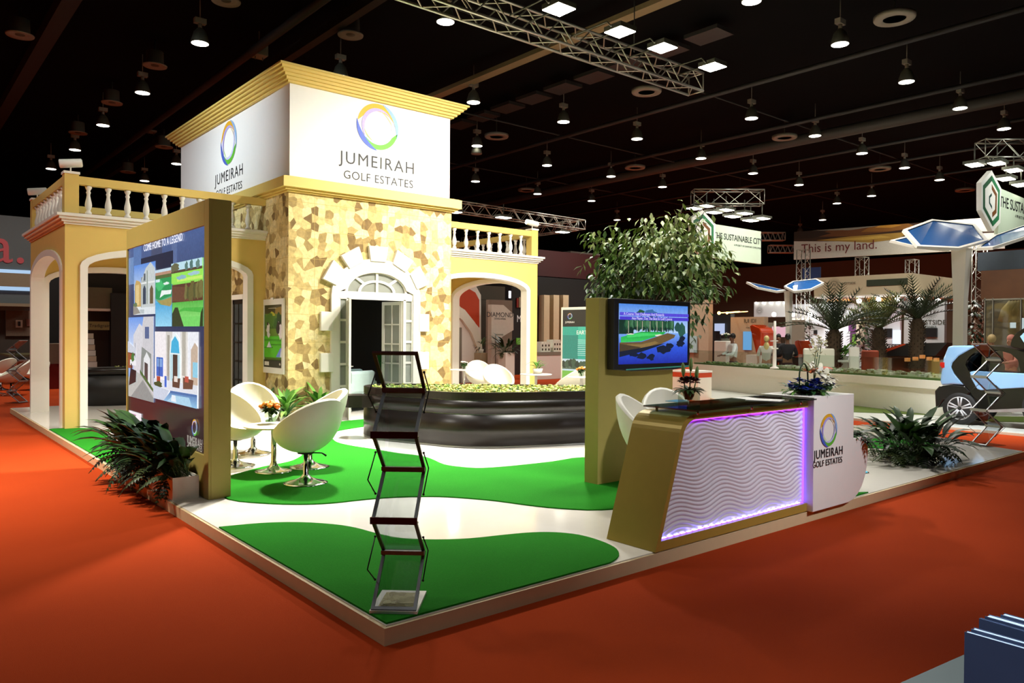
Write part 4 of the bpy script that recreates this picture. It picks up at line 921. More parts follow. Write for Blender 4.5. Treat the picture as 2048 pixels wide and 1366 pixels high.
for k, (x, y, z) in enumerate(((.02,-.12,.15),(.12,-.1,.17),(.17,0,.22),(.05,.02,.24),(.16,-.08,.10),(-.03,-.1,.2))):
    mb = MB()
    for q in range(6):
        b = q*PI/3+k; leafblade(mb, (x,y,z), (math.cos(b), math.sin(b)-.6, .5*math.sin(b)+.35), .135, .055, .5, rc(['#f3f0dc','#e9e6cc','#faf7ea'], r), 4)
    mb.ball((x,y-.02,z+.02), .01, 5, 3, 0, '#c9b04a'); mb.build('white_lily', M_['leaf'], t, world=False)
mb = MB()
for q in range(12): b = r.random()*6.28; leafblade(mb, (-.03,-.02,.2), (math.cos(b), math.sin(b), r.uniform(.3,1)), .11, .045, .4, rc(['#d8602a','#e8824a'], r), 3)
mb.build('orange_bloom', M_['leaf'], t, world=False)
mb = MB(); mb.tube([(-.2,0,.06)]+[(-.13-.08*math.cos(math.radians(a)), 0, .16+.14*math.sin(math.radians(a))) for a in range(0, 181, 20)]+[(-.05,0,.1)], .008, 5, 0, '#243a1c'); mb.build('looped_stem', M_['leaf'], t, world=False)
mb = MB()
for x, h in ((.10,.38),(.15,.45),(.19,.42)):
    mb.tube([(.1,.02,.1),(x,.02,h*.7),(x+.02,0,h+.1)], .004, 4, 0, '#3c5a2a')
    for q in range(9):
        cx = x+r.uniform(-.09,.05); cz = h+r.uniform(-.03,.14)
        for w in range(5): b = w*1.256; leafblade(mb, (cx,r.uniform(-.05,.03),cz), (math.cos(b), -.5, math.sin(b)), .032, .026, .2, rc(['#e4e0b8','#d3cf9c','#f0edd0'], r), 2)
mb.build('orchid_spray', M_['leaf'], t, world=False)
# chairs behind the counter
st = make_tub('white tub chair at the left behind the reception counter', (3.58,1.00,T), math.radians(200))
for c in list(st.children):
    pass
st.location.z = T; st.scale = (.92,.92,1.13)
s2 = dup(st, (4.27,1.36,T), math.radians(150), 'white tub chair half hidden by the flower vase behind the counter')

# ================================================================ landscape model table
MT = thing('model_table', 'large dark curved display table with a lit landscape model', 'display table', (5.4, 5.6, T))
base = smooth([(3.70,6.73),(3.76,6.4),(3.90,6.0),(4.02,5.70),(4.10,5.42),(4.22,5.18),(4.42,4.95),(4.68,4.78),(5.0,4.64),(5.39,4.48),(5.87,4.31),(6.5,4.12),(7.1,4.12),(7.35,4.5),(7.1,5.0),(6.5,5.6),(6.1,6.0),(5.6,6.4),(5.1,6.8),(4.6,7.25),(4.15,7.4),(3.8,7.15)], 3)
def inset(pts, d):
    n = len(pts); out = []
    for i in range(n):
        a, b = Vector(pts[i-1]), Vector(pts[(i+1) % n]); t = (b-a).normalized(); out.append((pts[i][0]-t.y*d, pts[i][1]+t.x*d))
    return out
mb = MB(); mb.prism(inset(base, .01), T+.001, T+.035, sm=True); put(mb.build('kick_plate', M_['alu']), MT)
mb = MB(); mb.prism(base, T+.035, .585, sm=True); put(mb.build('lower_tier', M_['dark']), MT)
mb = MB(); mb.prism(inset(base, .012), .585, .60, sm=True); mb.prism(inset(base, .02), .785, .80, sm=True); put(mb.build('metal_inlay', M_['alu']), MT)
mid = [p for p in base]
mb = MB(); mb.prism(base, .60, .785, sm=True); mb.prism([(3.72,6.72),(3.72,7.1),(3.5,7.2),(3.34,7.05),(3.38,6.85),(3.55,6.74)], .60, .785); put(mb.build('middle_tier', M_['dark']), MT)
mb = MB(); mb.ringprism(inset(base, -.0), inset(base, .10), .80, .905, closed=True); mb.prism(inset(base, .09), .80, .872); put(mb.build('top_rim', M_['dark']), MT)
r = random.Random(5); top = inset(base, .10)
mb = MB(); mb.prism(top, .872, .885, 0, '#66782e')
def inside(x, y, P):
    c = False; n = len(P)
    for i in range(n):
        x1, y1 = P[i]; x2, y2 = P[(i+1) % n]
        if (y1 > y) != (y2 > y) and x < (x2-x1)*(y-y1)/(y2-y1)+x1: c = not c
    return c
k = 0
while k < 900:
    x, y = r.uniform(3.7, 7.4), r.uniform(4.1, 7.4)
    if not inside(x, y, top): continue
    k += 1; q = r.random()
    if q < .62: mb.ball((x, y, .89+.008), r.uniform(.012,.028), 6, 4, 0, r.choice(['#5c7424','#74902e','#42591a','#8a9a3a','#a0a84c']), (1,1,.9))
    elif q < .9: s = r.uniform(.012,.026); mb.box(x-s, y-s, .884, x+s, y+s, .884+r.uniform(.012,.04), 0, r.choice(['#b0a46c','#a89a5c','#c4b888','#94844c']))
    else: mb.add([(x+.06*math.cos(a), y+.05*math.sin(a), .8862) for a in (0,1,2,3,4,5)], [(0,1,2,3,4,5)], 0, r.choice(['#9fb8a8','#c9d070','#88a034']))
o = put(mb.build('model_landscape', M_['prt']), MT); o['kind'] = 'stuff'
# ================================================================ ficus tree
t = thing('ficus_tree', 'tall leafy ficus tree behind the television partition', 'tree', (5.35, 2.72, T))
r = random.Random(21)
mb = MB(); mb.lathe([(.16,0),(.2,.36),(.185,.36),(.175,.33),(0,.33)], 20); mb.build('pot', M_['dark'], t, world=False)
mb = MB(); crown = Vector((.20,-.14,2.36)); tips = []
for k in range(3):
    a = k*2.1; mb.tube([(.03*math.cos(a),.03*math.sin(a),.3),(.06*math.cos(a+1),.06*math.sin(a+1),1.0),(.05*math.cos(a+2),.05*math.sin(a+2),1.7),(.15*math.cos(a),.15*math.sin(a),2.3)], [.035,.03,.025,.015], 7, 0)
for k in range(46):
    a = r.random()*6.28; z0 = r.uniform(1.4,2.2); rad = r.uniform(.35,.92); ph = r.uniform(-.5,1.25)
    tip = crown+Vector((rad*math.cos(a)*math.cos(ph*.8)*1.03, rad*math.sin(a)*math.cos(ph*.8)*.95, .86*math.sin(ph)*rad/.85))
    m_ = Vector((.1*math.cos(a),.1*math.sin(a),z0)).lerp(tip,.5)+Vector((0,0,.12)); mb.tube([(.06*math.cos(a),.06*math.sin(a),z0-.15), m_, tip], [.014,.009,.004], 5); tips.append((Vector((.1*math.cos(a),.1*math.sin(a),z0)), m_, tip))
for x, y, z in ((-.05,-.05,3.22),(.42,-.3,3.42),(.36,-.25,3.3),(-.62,.45,2.98),(-.55,.4,3.05),(-.3,.2,3.1),(.25,-.2,3.25),(.55,-.45,3.2),(.75,-.6,2.95),(.1,-.1,3.15)):
    tip = Vector((x,y,z-T)); m_ = (tip+crown)/2; mb.tube([crown, m_, tip], [.012,.008,.003], 5); tips.append((crown, m_, tip))
mb.build('trunk', M_['bark'], t, world=False)
mb = MB()
def ficusleaf(p, big=1):
    if p.y < -.30 and p.z < 2.12: return
    hz = (p-crown); out = Vector((hz.x, hz.y, 0)); 
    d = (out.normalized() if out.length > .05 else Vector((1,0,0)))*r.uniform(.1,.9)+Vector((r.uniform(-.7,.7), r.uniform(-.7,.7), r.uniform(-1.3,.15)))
    lit = (hz.z*.7+(-hz.y-hz.x*.3)*.25+r.uniform(-.25,.3))  # light and shade put into leaf colour: paler on top, darker inside
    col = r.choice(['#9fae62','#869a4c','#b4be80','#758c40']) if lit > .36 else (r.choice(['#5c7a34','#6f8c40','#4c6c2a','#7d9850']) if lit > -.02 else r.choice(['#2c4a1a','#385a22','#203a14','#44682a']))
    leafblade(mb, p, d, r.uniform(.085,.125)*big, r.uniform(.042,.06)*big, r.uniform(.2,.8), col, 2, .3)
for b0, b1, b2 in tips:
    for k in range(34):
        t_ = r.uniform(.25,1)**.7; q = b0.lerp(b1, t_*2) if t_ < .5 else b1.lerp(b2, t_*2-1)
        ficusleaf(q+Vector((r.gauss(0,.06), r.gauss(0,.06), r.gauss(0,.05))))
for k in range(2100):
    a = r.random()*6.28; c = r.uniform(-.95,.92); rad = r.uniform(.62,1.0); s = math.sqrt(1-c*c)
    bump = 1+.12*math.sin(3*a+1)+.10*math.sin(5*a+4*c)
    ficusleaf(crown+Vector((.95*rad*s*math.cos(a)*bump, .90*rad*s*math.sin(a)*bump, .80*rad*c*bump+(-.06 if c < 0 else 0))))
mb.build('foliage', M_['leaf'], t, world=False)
# ================================================================ seats and banner behind the model table
p = onz(1072, 747, T+.75); T2 = make_table('round white table holding a small plant behind the landscape model', (p.x, p.y, T), .36, .74)
c1 = dup(ch, (p.x-.62, p.y+.55, T), math.radians(160), 'white tub chair left of the far plant table, seen from its side')
c2 = dup(ch, (p.x+.50, p.y-.62, T), math.radians(10), 'white tub chair with its domed back to us behind the model table')
rosette('small green plant on the far round table behind the landscape model', (p.x+.05, p.y, T+.741), 14, 20, (.12,.3), .05)
p = onz(928, 738, T+.75); T3 = make_table('round white table seen through the right arcade arch', (p.x, p.y, T), .38, .74)
dup(ch, (p.x+.62, p.y+.2, T), math.radians(150), 'white tub chair under the right arcade arch')
roses((p.x, p.y, T+.741), 'small white flowers in a vase seen through the right arcade arch', ['#f0ece6','#e0d8d0','#f6d8d8'], 9, .09, 7)
p = at(1163, 742, 16.2); make_table('narrow white table half hidden by the television partition', (p.x, p.y, T), .3, .74)
roses((p.x, p.y, T+.741), 'orange roses left of the television partition', OR, 8, .12, 10)
# green earth banner
a = at(1122, 700, 17.9); b = at(1192, 700, 17.2); xd = Vector((b.x-a.x, b.y-a.y, 0)); bw = xd.length; n = Vector((0,0,1)).cross(xd.normalized()); n = Vector((xd.y, -xd.x, 0)).normalized()
BMt = Matrix((xd.normalized(), Vector((0,0,1)), n)).transposed().to_4x4(); BMt.translation = Vector((a.x, a.y, 0))
t = thing('banner_stand', 'white framed green information banner left of the television partition', 'banner', (a.x, a.y, T))
mb = MB(); mb.box(0, T, -.04, bw, 2.37, 0, M=BMt); mb.box(-.05, T, -.2, bw+.05, T+.03, .2, M=BMt); put(mb.build('banner_frame', M_['white']), t)
sh = [('#17191b', R4(0,.80,1,1)), ('#2fae92', R4(0,.42,1,.80)), ('#1d8f7c', R4(0,.42,.5,.7)), ('#45c4a0', R4(.5,.6,1,.8)), ('#c9dfe4', R4(0,.2,1,.42)), ('#5a6e58', R4(0,.30,1,.36)), ('#7fc04a', R4(0,.18,1,.28)), ('#4f86c0', R4(.3,.18,1,.22)), ('#6a3c2c', R4(0,0,1,.18)), ('#3a2c24', R4(0,.1,1,.16))]+trees(0,1,.31,.1,['#26382a','#3d5640'],9,3)
for k in range(9): sh.append(('#bfe8dc', R4(.5, .64-k*.022, .5+.42*(1-.1*(k % 3)), .647-k*.022)))
bp = picture('banner_print', t, BMt @ Matrix.Translation((.05, .35, .002)), bw-.1, 1.96, '#2a9f88', sh, M_['pic'])
BT = BMt @ Matrix.Translation((0,0,.02))
text('EARTH', BT, .13, M_['winklet'], bp, bw*.66, 1.78, 0, 1, .004); text('JUMEIRAH', BT, .06, M_['winklet'], bp, bw*.27, 2.02, 0, 1, .001); emblem(BT, bw*.27, 2.16, .07, bp, 0, M_['pic'])
# ================================================================ neighbouring stands: helpers
def ybox(mb, x0, x1, yt, yb, Y, th, mi=0, col=None, zb=None):
    """upright slab in a plane Y=const seen between pixel columns x0..x1 and rows yt..yb"""
    xm = (x0+x1)/2; a = ony(x0, (yt+yb)/2, Y); b = ony(x1, (yt+yb)/2, Y); z1 = ony(xm, yt, Y).z; z0 = ony(xm, yb, Y).z if zb is None else zb
    mb.box(a.x, Y, z0, b.x, Y+th, z1, mi, col); return a.x, b.x, z0, z1
def xbox(mb, x0, x1, yt, yb, X, th, mi=0, col=None, zb=None):
    xm = (x0+x1)/2; a = onx(x0, (yt+yb)/2, X); b = onx(x1, (yt+yb)/2, X); z1 = onx(xm, yt, X).z; z0 = onx(xm, yb, X).z if zb is None else zb
    mb.box(X, min(a.y, b.y), z0, X+th, max(a.y, b.y), z1, mi, col); return a.y, b.y, z0, z1
def basethe(name, label, cat, p, z=0, group=None): return thing(name, label, cat, (p[0], p[1], z), 0, group)
def boxtruss(name, label, p0, p1, w, h, group=None, n=None, r=.024, cat='truss'):
    """square lattice truss from p0 to p1 (centre line); four chords and one lattice part per side"""
    p0 = Vector(p0); p1 = Vector(p1); d = (p1-p0).normalized(); L = (p1-p0).length
    up = Vector((0,0,1)) if abs(d.z) < .9 else Vector((0,1,0)); s = d.cross(up).normalized(); u = s.cross(d)
    t = thing(name, label, cat, tuple(p0), 0, group)
    cs = [s*w/2+u*h/2, -s*w/2+u*h/2, -s*w/2-u*h/2, s*w/2-u*h/2]
    for c in cs:
        mb = MB(); mb.tube([p0+c, p1+c], r, 7); put(mb.build('chord', M_['truss']), t)
    n = n or max(3, int(L/(h*1.05)))
    for k in range(4):
        a, b = cs[k], cs[(k+1) % 4]; pts = []
        for q in range(n+1): pts.append(p0+d*(L*q/n)+(a if q % 2 == 0 else b))
        mb = MB()
        for x, y in zip(pts[:-1], pts[1:]): mb.tube([x, y], r*.5, 5, cap=False)
        mb.tube([p0+a, p0+b], r*.6, 5); mb.tube([p1+a, p1+b], r*.6, 5)
        put(mb.build('lattice', M_['truss']), t)
    return t
beige = pm('beige_laminate', '#b8ab8c', .6, var=.04); cream = pm('cream_stage', '#d9cdb2', .5, var=.04); stagew = pm('white_stage_top', '#d8dad2', .25, var=.03)
orange = pm('orange_red_panel', '#c8431c', .45, var=.05); brownw = pm('brown_veneer', '#5a3416', .5, var=.2, scale=4); greyp = pm('grey_panel', '#8a8474', .7, var=.05)
darkp = pm('charcoal_panel', '#141312', .5, var=.15); bluep = pm('blue_glazed_panel', '#2a5a98', .18, var=.12, scale=1.5, spec=.6)
olive = pm('olive_floor_turf', '#4d5f16', .95, var=.15, scale=60)

# ================================================================ eco-city stand (right)
SZ = .05
st = thing('display_stage', 'low cream edged stage under the blue car beyond the red aisle', 'stage', (14.5, 2, 0))
mb = MB(); mb.prism([(13.37,-8),(24,-8),(24,9),(17.5,12),(13.37,6.2)], 0, SZ-.005); put(mb.build('stage_edge', cream), st)
mb = MB(); mb.prism([(13.38,-7.9),(23.9,-7.9),(23.9,8.9),(17.4,11.9),(13.38,6.1)], SZ-.005, SZ); put(mb.build('stage_top', stagew), st)
st['kind'] = 'structure'; del st['category']
pb = onz(1700, 808, SZ); dpl = (pb-CAM).dot(FX); zt = CAM.z+ray(1700, 745).z*dpl
A = onz(1385, 726, zt); B = onz(1892, 760, zt)
pl = thing('model_plinth', 'long white display plinth with a green city model, behind the counter', 'display plinth', ((A.x+B.x)/2, (A.y+B.y)/2, SZ))
dv = Vector((B.x-A.x, B.y-A.y, 0)).normalized(); nv = Vector((-dv.y, dv.x, 0));  # nv points away from the camera
if nv.x < 0: nv = -nv
def quadprism(mb, a, b, off0, off1, z0, z1, mi=0, col=None):
    l, rr = off1 if isinstance(off1, tuple) else (off1, off1)
    P = [a+nv*off0, b+nv*off0, b+nv*rr, a+nv*l]; mb.prism([(p.x, p.y) for p in P], z0, z1, mi, col)
mb = MB(); quadprism(mb, A, B, .10, (.7, 2.0), SZ+.001, zt-.22); put(mb.build('plinth_body', M_['cream']), pl)
mb = MB(); quadprism(mb, A, B, .0, (.8, 2.1), zt-.215, zt-.03); put(mb.build('plinth_top_band', M_['cream']), pl)
mb = MB(); quadprism(mb, A, B, .06, (.75, 2.05), zt-.03, zt+.02, 0, '#3c5a22'); r = random.Random(41); Lp = (B-A).length
for k in range(520):
    uu = r.uniform(.3, Lp-.15); q = A+dv*uu+nv*r.uniform(.1, .65+1.2*uu/Lp); q.z = zt+.03
    if r.random() < .45 or (q-A).dot(dv) < Lp*.25: mb.ball(q, r.uniform(.02,.05), 5, 3, 0, r.choice(['#3a5a20','#54702c','#2c4618','#6a8440']))
    else: s = r.uniform(.02,.05); mb.box(q.x-s, q.y-s, zt+.018, q.x+s, q.y+s, zt+r.uniform(.04,.085), 0, r.choice(['#c9ccb8','#b4b8a4','#dfe2d2','#9fae90']))
o = put(mb.build('city_model', M_['prt']), pl); o['kind'] = 'stuff'
mb = MB(); quadprism(mb, A, B, .04, .05, zt+.02, zt+.42); put(mb.build('glass_guard', M_['glass']), pl)
# turf strips on the stage
mb = MB(); mb.prism([tuple(onz(x, y, SZ)[:2]) for x, y in ((1650,800),(1880,820),(1876,831),(1640,822))], SZ+.0005, SZ+.01); solo(mb, 'artificial_turf', olive, 'dark green turf strip along the foot of the long white plinth', 'artificial grass')
mb = MB(); mb.prism([tuple(onz(x, y, SZ)[:2]) for x, y in ((1958,833),(2048,834),(2048,845),(1965,843))], SZ+.0005, SZ+.01); solo(mb, 'artificial_turf', olive, 'dark green turf patch beneath the blue car sill', 'artificial grass')
# small glass table right of the counter
p = onz(1709, 805, SZ)
t = thing('glass_side_table', 'small glass topped table beyond the flower arrangement', 'table', (p.x, p.y, SZ))
mb = MB(); q = onz(1700, 771, .5); mb.box(p.x-.45, p.y-.2, .45, p.x+.35, p.y+.9, .462); put(mb.build('glass_top', M_['tglass']), t)
mb = MB(); mb.tube([(p.x,p.y,SZ),(p.x,p.y,.45)], .03, 8); mb.lathe([(.16,SZ),(.16,SZ+.02),(.03,SZ+.03)], 16, (p.x,p.y,0)); put(mb.build('pedestal', M_['alu']), t)
# ---- blue two-seater car with raised door
w0 = onz(1920, 849, SZ); XC = w0.x
def CP(zx, zy):  # trace of the near body side, in the plane X = XC, y forward = -Y
    p = onx(1840+zx/6.207, 640+zy/6.207, XC); return (-p.y, p.z)
CM = FYZ(XC)
car = thing('electric_car', 'small pale blue electric two-seater car with black frame and raised door', 'car', (XC+.6, w0.y-.9, SZ))
blue = pm('car_blue', '#86b2dc', .2, .1, var=.03, spec=.6, coat=1); blk = pm('car_black', '#050507', .22, var=.1, spec=.5)
mb = MB(); W_ = 1.12
mb.prism([CP(*q) for q in ((345,330),(420,318),(740,314),(620,370),(480,450),(405,535),(395,580),(430,660),(560,812),(400,800),(265,812),(247,760),(262,640),(285,480))], -W_, 0, M=CM)
put(mb.build('rear_body', blue, bevel=.03), car)
outer = [CP(*q) for q in ((740,314),(1000,330),(1200,368),(1420,450),(1500,700),(1420,1135),(1100,1145),(745,1140),(690,1000),(620,880),(560,812),(430,660),(392,580),(405,530),(480,450),(620,370))]
inner = [CP(*q) for q in ((770,375),(980,375),(1130,420),(1220,500),(1250,655),(1230,665),(1000,660),(740,655),(660,650),(625,640),(600,625),(590,600),(565,560),(580,505),(620,450),(690,395))]
mb = MB(); mb.ringprism(outer, inner, -.10, .01, M=CM, closed=True); put(mb.build('side_frame', blk), car); mb = MB(); mb.ringprism(outer, inner, -W_-.01, -W_+.09, M=CM, closed=True); put(mb.build('side_frame', blk), car)
mb = MB(); mb.prism([CP(*q) for q in ((740,314),(1000,330),(1200,368),(1190,385),(990,346),(745,330))], -W_+.09, -.10, M=CM)
put(mb.build('roof_panel', blk), car); mb = MB(); mb.prism([CP(*q) for q in ((700,1000),(1420,1000),(1420,1135),(745,1140))], -W_+.09, -.10, M=CM); put(mb.build('cabin_floor', blk), car); mb = MB(); mb.prism([CP(*q) for q in ((700,380),(750,378),(745,630),(680,620))], -.5, -.3, M=CM); put(mb.build('headrest', blk), car)
mb = MB(); mb.prism([CP(*q) for q in ((622,645),(690,630),(1000,650),(1300,662),(1430,690),(1440,800),(1300,842),(1000,858),(760,873),(715,855),(650,740))], -.04, .035, M=CM); put(mb.build('door_panel', blue, bevel=.015), car)
mb = MB(); mb.prism([CP(*q) for q in ((760,630),(1150,655),(1150,900),(760,900))], -.85, -.3, M=CM);  put(mb.build('seat', blk, bevel=.02), car)
mb = MB(); mb.prism([CP(*q) for q in ((185,880),(240,822),(400,802),(560,820),(640,900),(560,960),(300,990),(230,1090),(195,1090))], -W_-.01, .015, M=CM); put(mb.build('rear_bumper', blk, bevel=.02), car)
mb = MB(); mb.prism([CP(*q) for q in ((250,525),(305,525),(305,590),(275,600),(247,565))], -.12, .006, M=CM); put(mb.build('tail_light', pm('red_lens', '#b01812', .15), bevel=.006), car)
mb = MB(); mb.prism([CP(*q) for q in ((720,1120),(1420,1090),(1420,1140),(740,1145))], -.06, .03, M=CM); put(mb.build('sill', M_['alu']), car)
silver = pm('wheel_silver', '#c4c7ca', .3, .15)
def wheel(zx, zy, depth):
    c = CP(zx, zy); R_ = c[1]-SZ; mb = MB(); mb.M = CM @ Matrix.Translation((c[0], c[1], depth))
    mb.lathe([(R_*.70,-.13),(R_*.93,-.13),(R_,-.10),(R_,-.03),(R_*.94,0),(R_*.70,.0)], 36); wt = put(mb.build('wheel', M_['rubber']), car)
    mb = MB(); mb.M = CM @ Matrix.Translation((c[0], c[1], depth)); mb.lathe([(R_*.62,-.10),(R_*.70,-.11),(R_*.71,0),(R_*.66,.004),(R_*.62,-.02)], 36)
    for k in range(5):
        a = PI/2+k*2*PI/5; 
        for s in (-.16, .16): mb.tube([(R_*.12*math.cos(a+s*2), R_*.12*math.sin(a+s*2), -.01), (R_*.66*math.cos(a+s), R_*.66*math.sin(a+s), -.005)], .02, 5)
    mb.lathe([(0,-.02),(R_*.14,-.02),(R_*.14,-.05)], 16); put(mb.build('alloy_rim', silver), wt)
    mb = MB(); mb.M = CM @ Matrix.Translation((c[0], c[1], depth)); mb.lathe([(0,-.10),(R_*.63,-.10)], 24); put(mb.build('brake_disc', M_['black']), wt)
wheel(495, 1095, .02); wheel(495, 1095, -W_+.12); wheel(1600, 1095, .02); wheel(1600, 1095, -W_+.12)
mb = MB(); dk = [CP(*q) for q in ((1130,320),(1150,240),(1200,165),(1291,105),(1420,70),(1560,200),(1500,330),(1300,365),(1180,345))]; mb.prism(dk, -.03, .05, M=CM); rd = put(mb.build('raised_door', blk, bevel=.01), car)
mb = MB(); mb.prism([CP(*q) for q in ((1255,205),(1300,160),(1420,130),(1440,290),(1310,290))], .05, .056, M=CM); put(mb.build('door_skin', blue), rd)
# ---- hexagon canopy trees
def hexpanel(mb, pts, th, rim, mi=(0, 1)):
    P = [Vector(p) for p in pts]; c = sum(P, Vector())/len(P); n = (P[1]-P[0]).cross(P[2]-P[0]).normalized()
    if n.dot(CAM-c) < 0: n = -n
    I = [c+(p-c)*(1-rim) for p in P]; k = len(P)
    mb.add([p for p in P]+[p for p in I]+[p-n*th for p in P], [(i, (i+1) % k, k+(i+1) % k, k+i) for i in range(k)]+[(2*k+i, 2*k+(i+1) % k, (i+1) % k, i) for i in range(k)]+[list(range(2*k, 3*k))[::-1]], mi[0])
    mb.add([p-n*.02 for p in I], [list(range(k))], mi[1])
def canopytree(label, px, d, pole, hexes, zbase):
    pts = [at(x, y, d) for x, y in pole]; b = pts[0]
    t = thing('canopy_tree', label, 'canopy tree', (b.x, b.y, zbase))
    wv = [at(x, y, d) for x, y in pole]; half = len(pole)//2
    L = wv[:half]; R_ = wv[half:][::-1]; mb = MB(); back = FX.copy(); back.z = 0; back.normalize()
    vs = []
    for a, c in zip(L, R_): wd = (c-a).length; m = (a+c)/2; vs += [a, m-back*wd*.35, c, m+back*wd*.5]
    vs[0].z = vs[1].z = vs[2].z = vs[3].z = zbase; fs = []
    for i in range(len(L)-1):
        for q in range(4): fs.append((4*i+q, 4*i+(q+1) % 4, 4*i+4+(q+1) % 4, 4*i+4+q))
    mb.add(vs, fs); put(mb.build('column', M_['white']), t)
    for h in hexes:
        mb = MB(); hexpanel(mb, [at(x, y, d+dd) for x, y, dd in h], .07, .10); put(mb.build('hexagon_canopy', [M_['white'], bluep]), t)
    return t
canopytree('big white tree column with large blue hexagon canopy above the car', 1925, 19, [(1905,690),(1906,600),(1902,497),(1945,497),(1936,600),(1934,690)],
           [[(1806,459,-.3),(1864,438,.9),(1951,448,1.3),(1977,480,.2),(1919,496,-.6),(1835,492,-.9)], [(1953,496,-.2),(1990,470,.8),(2048,450,1.2),(2110,445,.8),(2060,470,-.4),(1985,494,-.8)], [(1781,480,.6),(1812,473,1.2),(1850,486,1.2),(1905,494,.4),(1900,499,.1),(1832,492,.1)]], SZ)
canopytree('smaller white tree column with blue hexagon canopy beyond the plinth', 1578, 25, [(1572,700),(1571,640),(1568,582),(1586,582),(1584,640),(1583,700)],
           [[(1568,572,-.3),(1586,562,.7),(1633,557,.9),(1648,565,.2),(1622,578,-.5),(1588,582,-.6)], [(1493,563,-.1),(1512,567,.6),(1552,576,.6),(1572,580,.1),(1555,582,-.3),(1515,574,-.4)]], SZ)
# ---- hanging signs
def hangsign(label, Y, hexpx, boardpx, txt, sub_, tsize, hexvis=True):
    P = lambda x, y: ony(x, y, Y)
    b = [P(*q) for q in boardpx]; t = thing('hanging_sign', label, 'hanging sign', tuple(b[0]))
    M = FXZ(Y); L2 = lambda q: (P(*q).x, P(*q).z); pg = pm('pale_green_sign', '#c9d6bc', .6, var=.03)
    mb = MB(); mb.prism([L2(q) for q in boardpx], -.10, 0, M=M); bd = put(mb.build('sign_board', pg), t)
    h = [L2(q) for q in hexpx]; mb = MB(); mb.prism(h, -.10, .02, M=M); hb = put(mb.build('hexagon_board', M_['white']), t)
    c = (sum(q[0] for q in h)/6, sum(q[1] for q in h)/6)
    sc_ = lambda f, pts: [(c[0]+(q[0]-c[0])*f, c[1]+(q[1]-c[1])*f) for q in pts]
    mb = MB(); mb.ringprism(sc_(.84, h), sc_(.66, h), .02, .024, 0, '#2e7a4c', M); mb.ringprism(sc_(.84, h)[3:]+sc_(.84, h)[:1], sc_(.66, h)[3:]+sc_(.66, h)[:1], .024, .026, 0, '#2a5a3a', M)
    mb.ringprism(sc_(.54, h)[:4], sc_(.38, h)[:4], .02, .024, 0, '#7a4a24', M); mb.ringprism(sc_(.26, h)[3:]+sc_(.26, h)[:1], sc_(.17, h)[3:]+sc_(.17, h)[:1], .02, .024, 0, '#16433c', M)
    put(mb.build('hexagon_emblem', M_['prt']), hb)
    x, y, s, xs = tsize; q = P(x, y); text(txt, M, s, M_['ink'], bd, q.x, q.z, .004, xs, 0, align='LEFT', heavy=s*.012)
    x, y, s, xs = sub_; q = P(x, y); text('A PROJECT OF DIAMOND DEVELOPERS', M, s, M_['ink'], bd, q.x, q.z, .004, xs, 0, align='LEFT')
    return t
Y1 = 11.44; Y2 = 3.97
hangsign('hanging green and white eco-city sign half hidden by the ficus tree', Y1, [(1404,420),(1430,448),(1430,500),(1404,516),(1382,490),(1382,436)], [(1428,448),(1522,463),(1522,528),(1425,516)], 'THE SUSTAINABLE CITY', (1468,490,.085,1.1), (1427,470.5,.29,.93))
hangsign('large hanging eco-city sign with hexagon emblem at the right frame edge', Y2, [(1982,341),(2001,377),(1999,446),(1984,463),(1961,420),(1961,365)], [(1999,376),(2075,408),(2075,468),(1996,468)], 'THE SUSTAINABLE CITY', (2030,432,.11,1.1), (1999,403,.42,.93))
# trusses with floodlights over that stand
def trusslamp(p, parent, tilt=.0, s=.3):
    x, y, z = p; mb = MB(); mb.box(x-s, y-s*.7, z+.02, x+s, y+s*.7, z+.10); mb.tube([(x,y,z+.1),(x,y,z+.5)], .02, 6); f = put(mb.build('lamp_housing', M_['lampm']), parent)
    mb = MB(); mb.box(x-s*.85, y-s*.55, z, x+s*.85, y+s*.55, z+.02); put(mb.build('lamp_lens', M_['lite']), f)
a = at(1385, 395, 27); b = at(1524, 425, 27); b.z = a.z
tr = boxtruss('lighting_truss', 'lattice truss with row of lamps above the half hidden eco-city sign', (a.x, a.y, a.z), (b.x, a.y-.0, a.z) if False else (b.x, b.y, a.z), .5, .5)
for x, y in ((1388,418),(1413,413),(1428,426),(1452,421),(1465,434),(1489,428),(1501,442),(1524,438)): trusslamp(at(x, y, 27), tr)
a = at(1960, 300, 22); b = at(2060, 352, 22); b.z = a.z
tr = boxtruss('lighting_truss', 'lattice truss with lamps above the large eco-city sign at the right edge', a, b, .5, .5)
for x, y in ((1949,331),(1994,328),(2027,342),(2012,359),(2042,371)): trusslamp(at(x, y, 22), tr)
# ================================================================ far stand with palms
for k, (x, y0, d, lab) in enumerate(((1605,500,33,'lattice tower left under the land banner'), (1722,515,33,'middle lattice tower under the land banner'), (1822,520,33,'right lattice tower behind the third palm'), (1957,480,30,'lattice tower beside the big hexagon tree column'))):
    p = at(x, 690, d); top = at(x, y0, d); boxtruss('truss_tower', lab, (p.x, p.y, 0), (p.x, p.y, top.z), .40, .40, 'lattice towers of the far stands', 16, .02, 'truss tower')
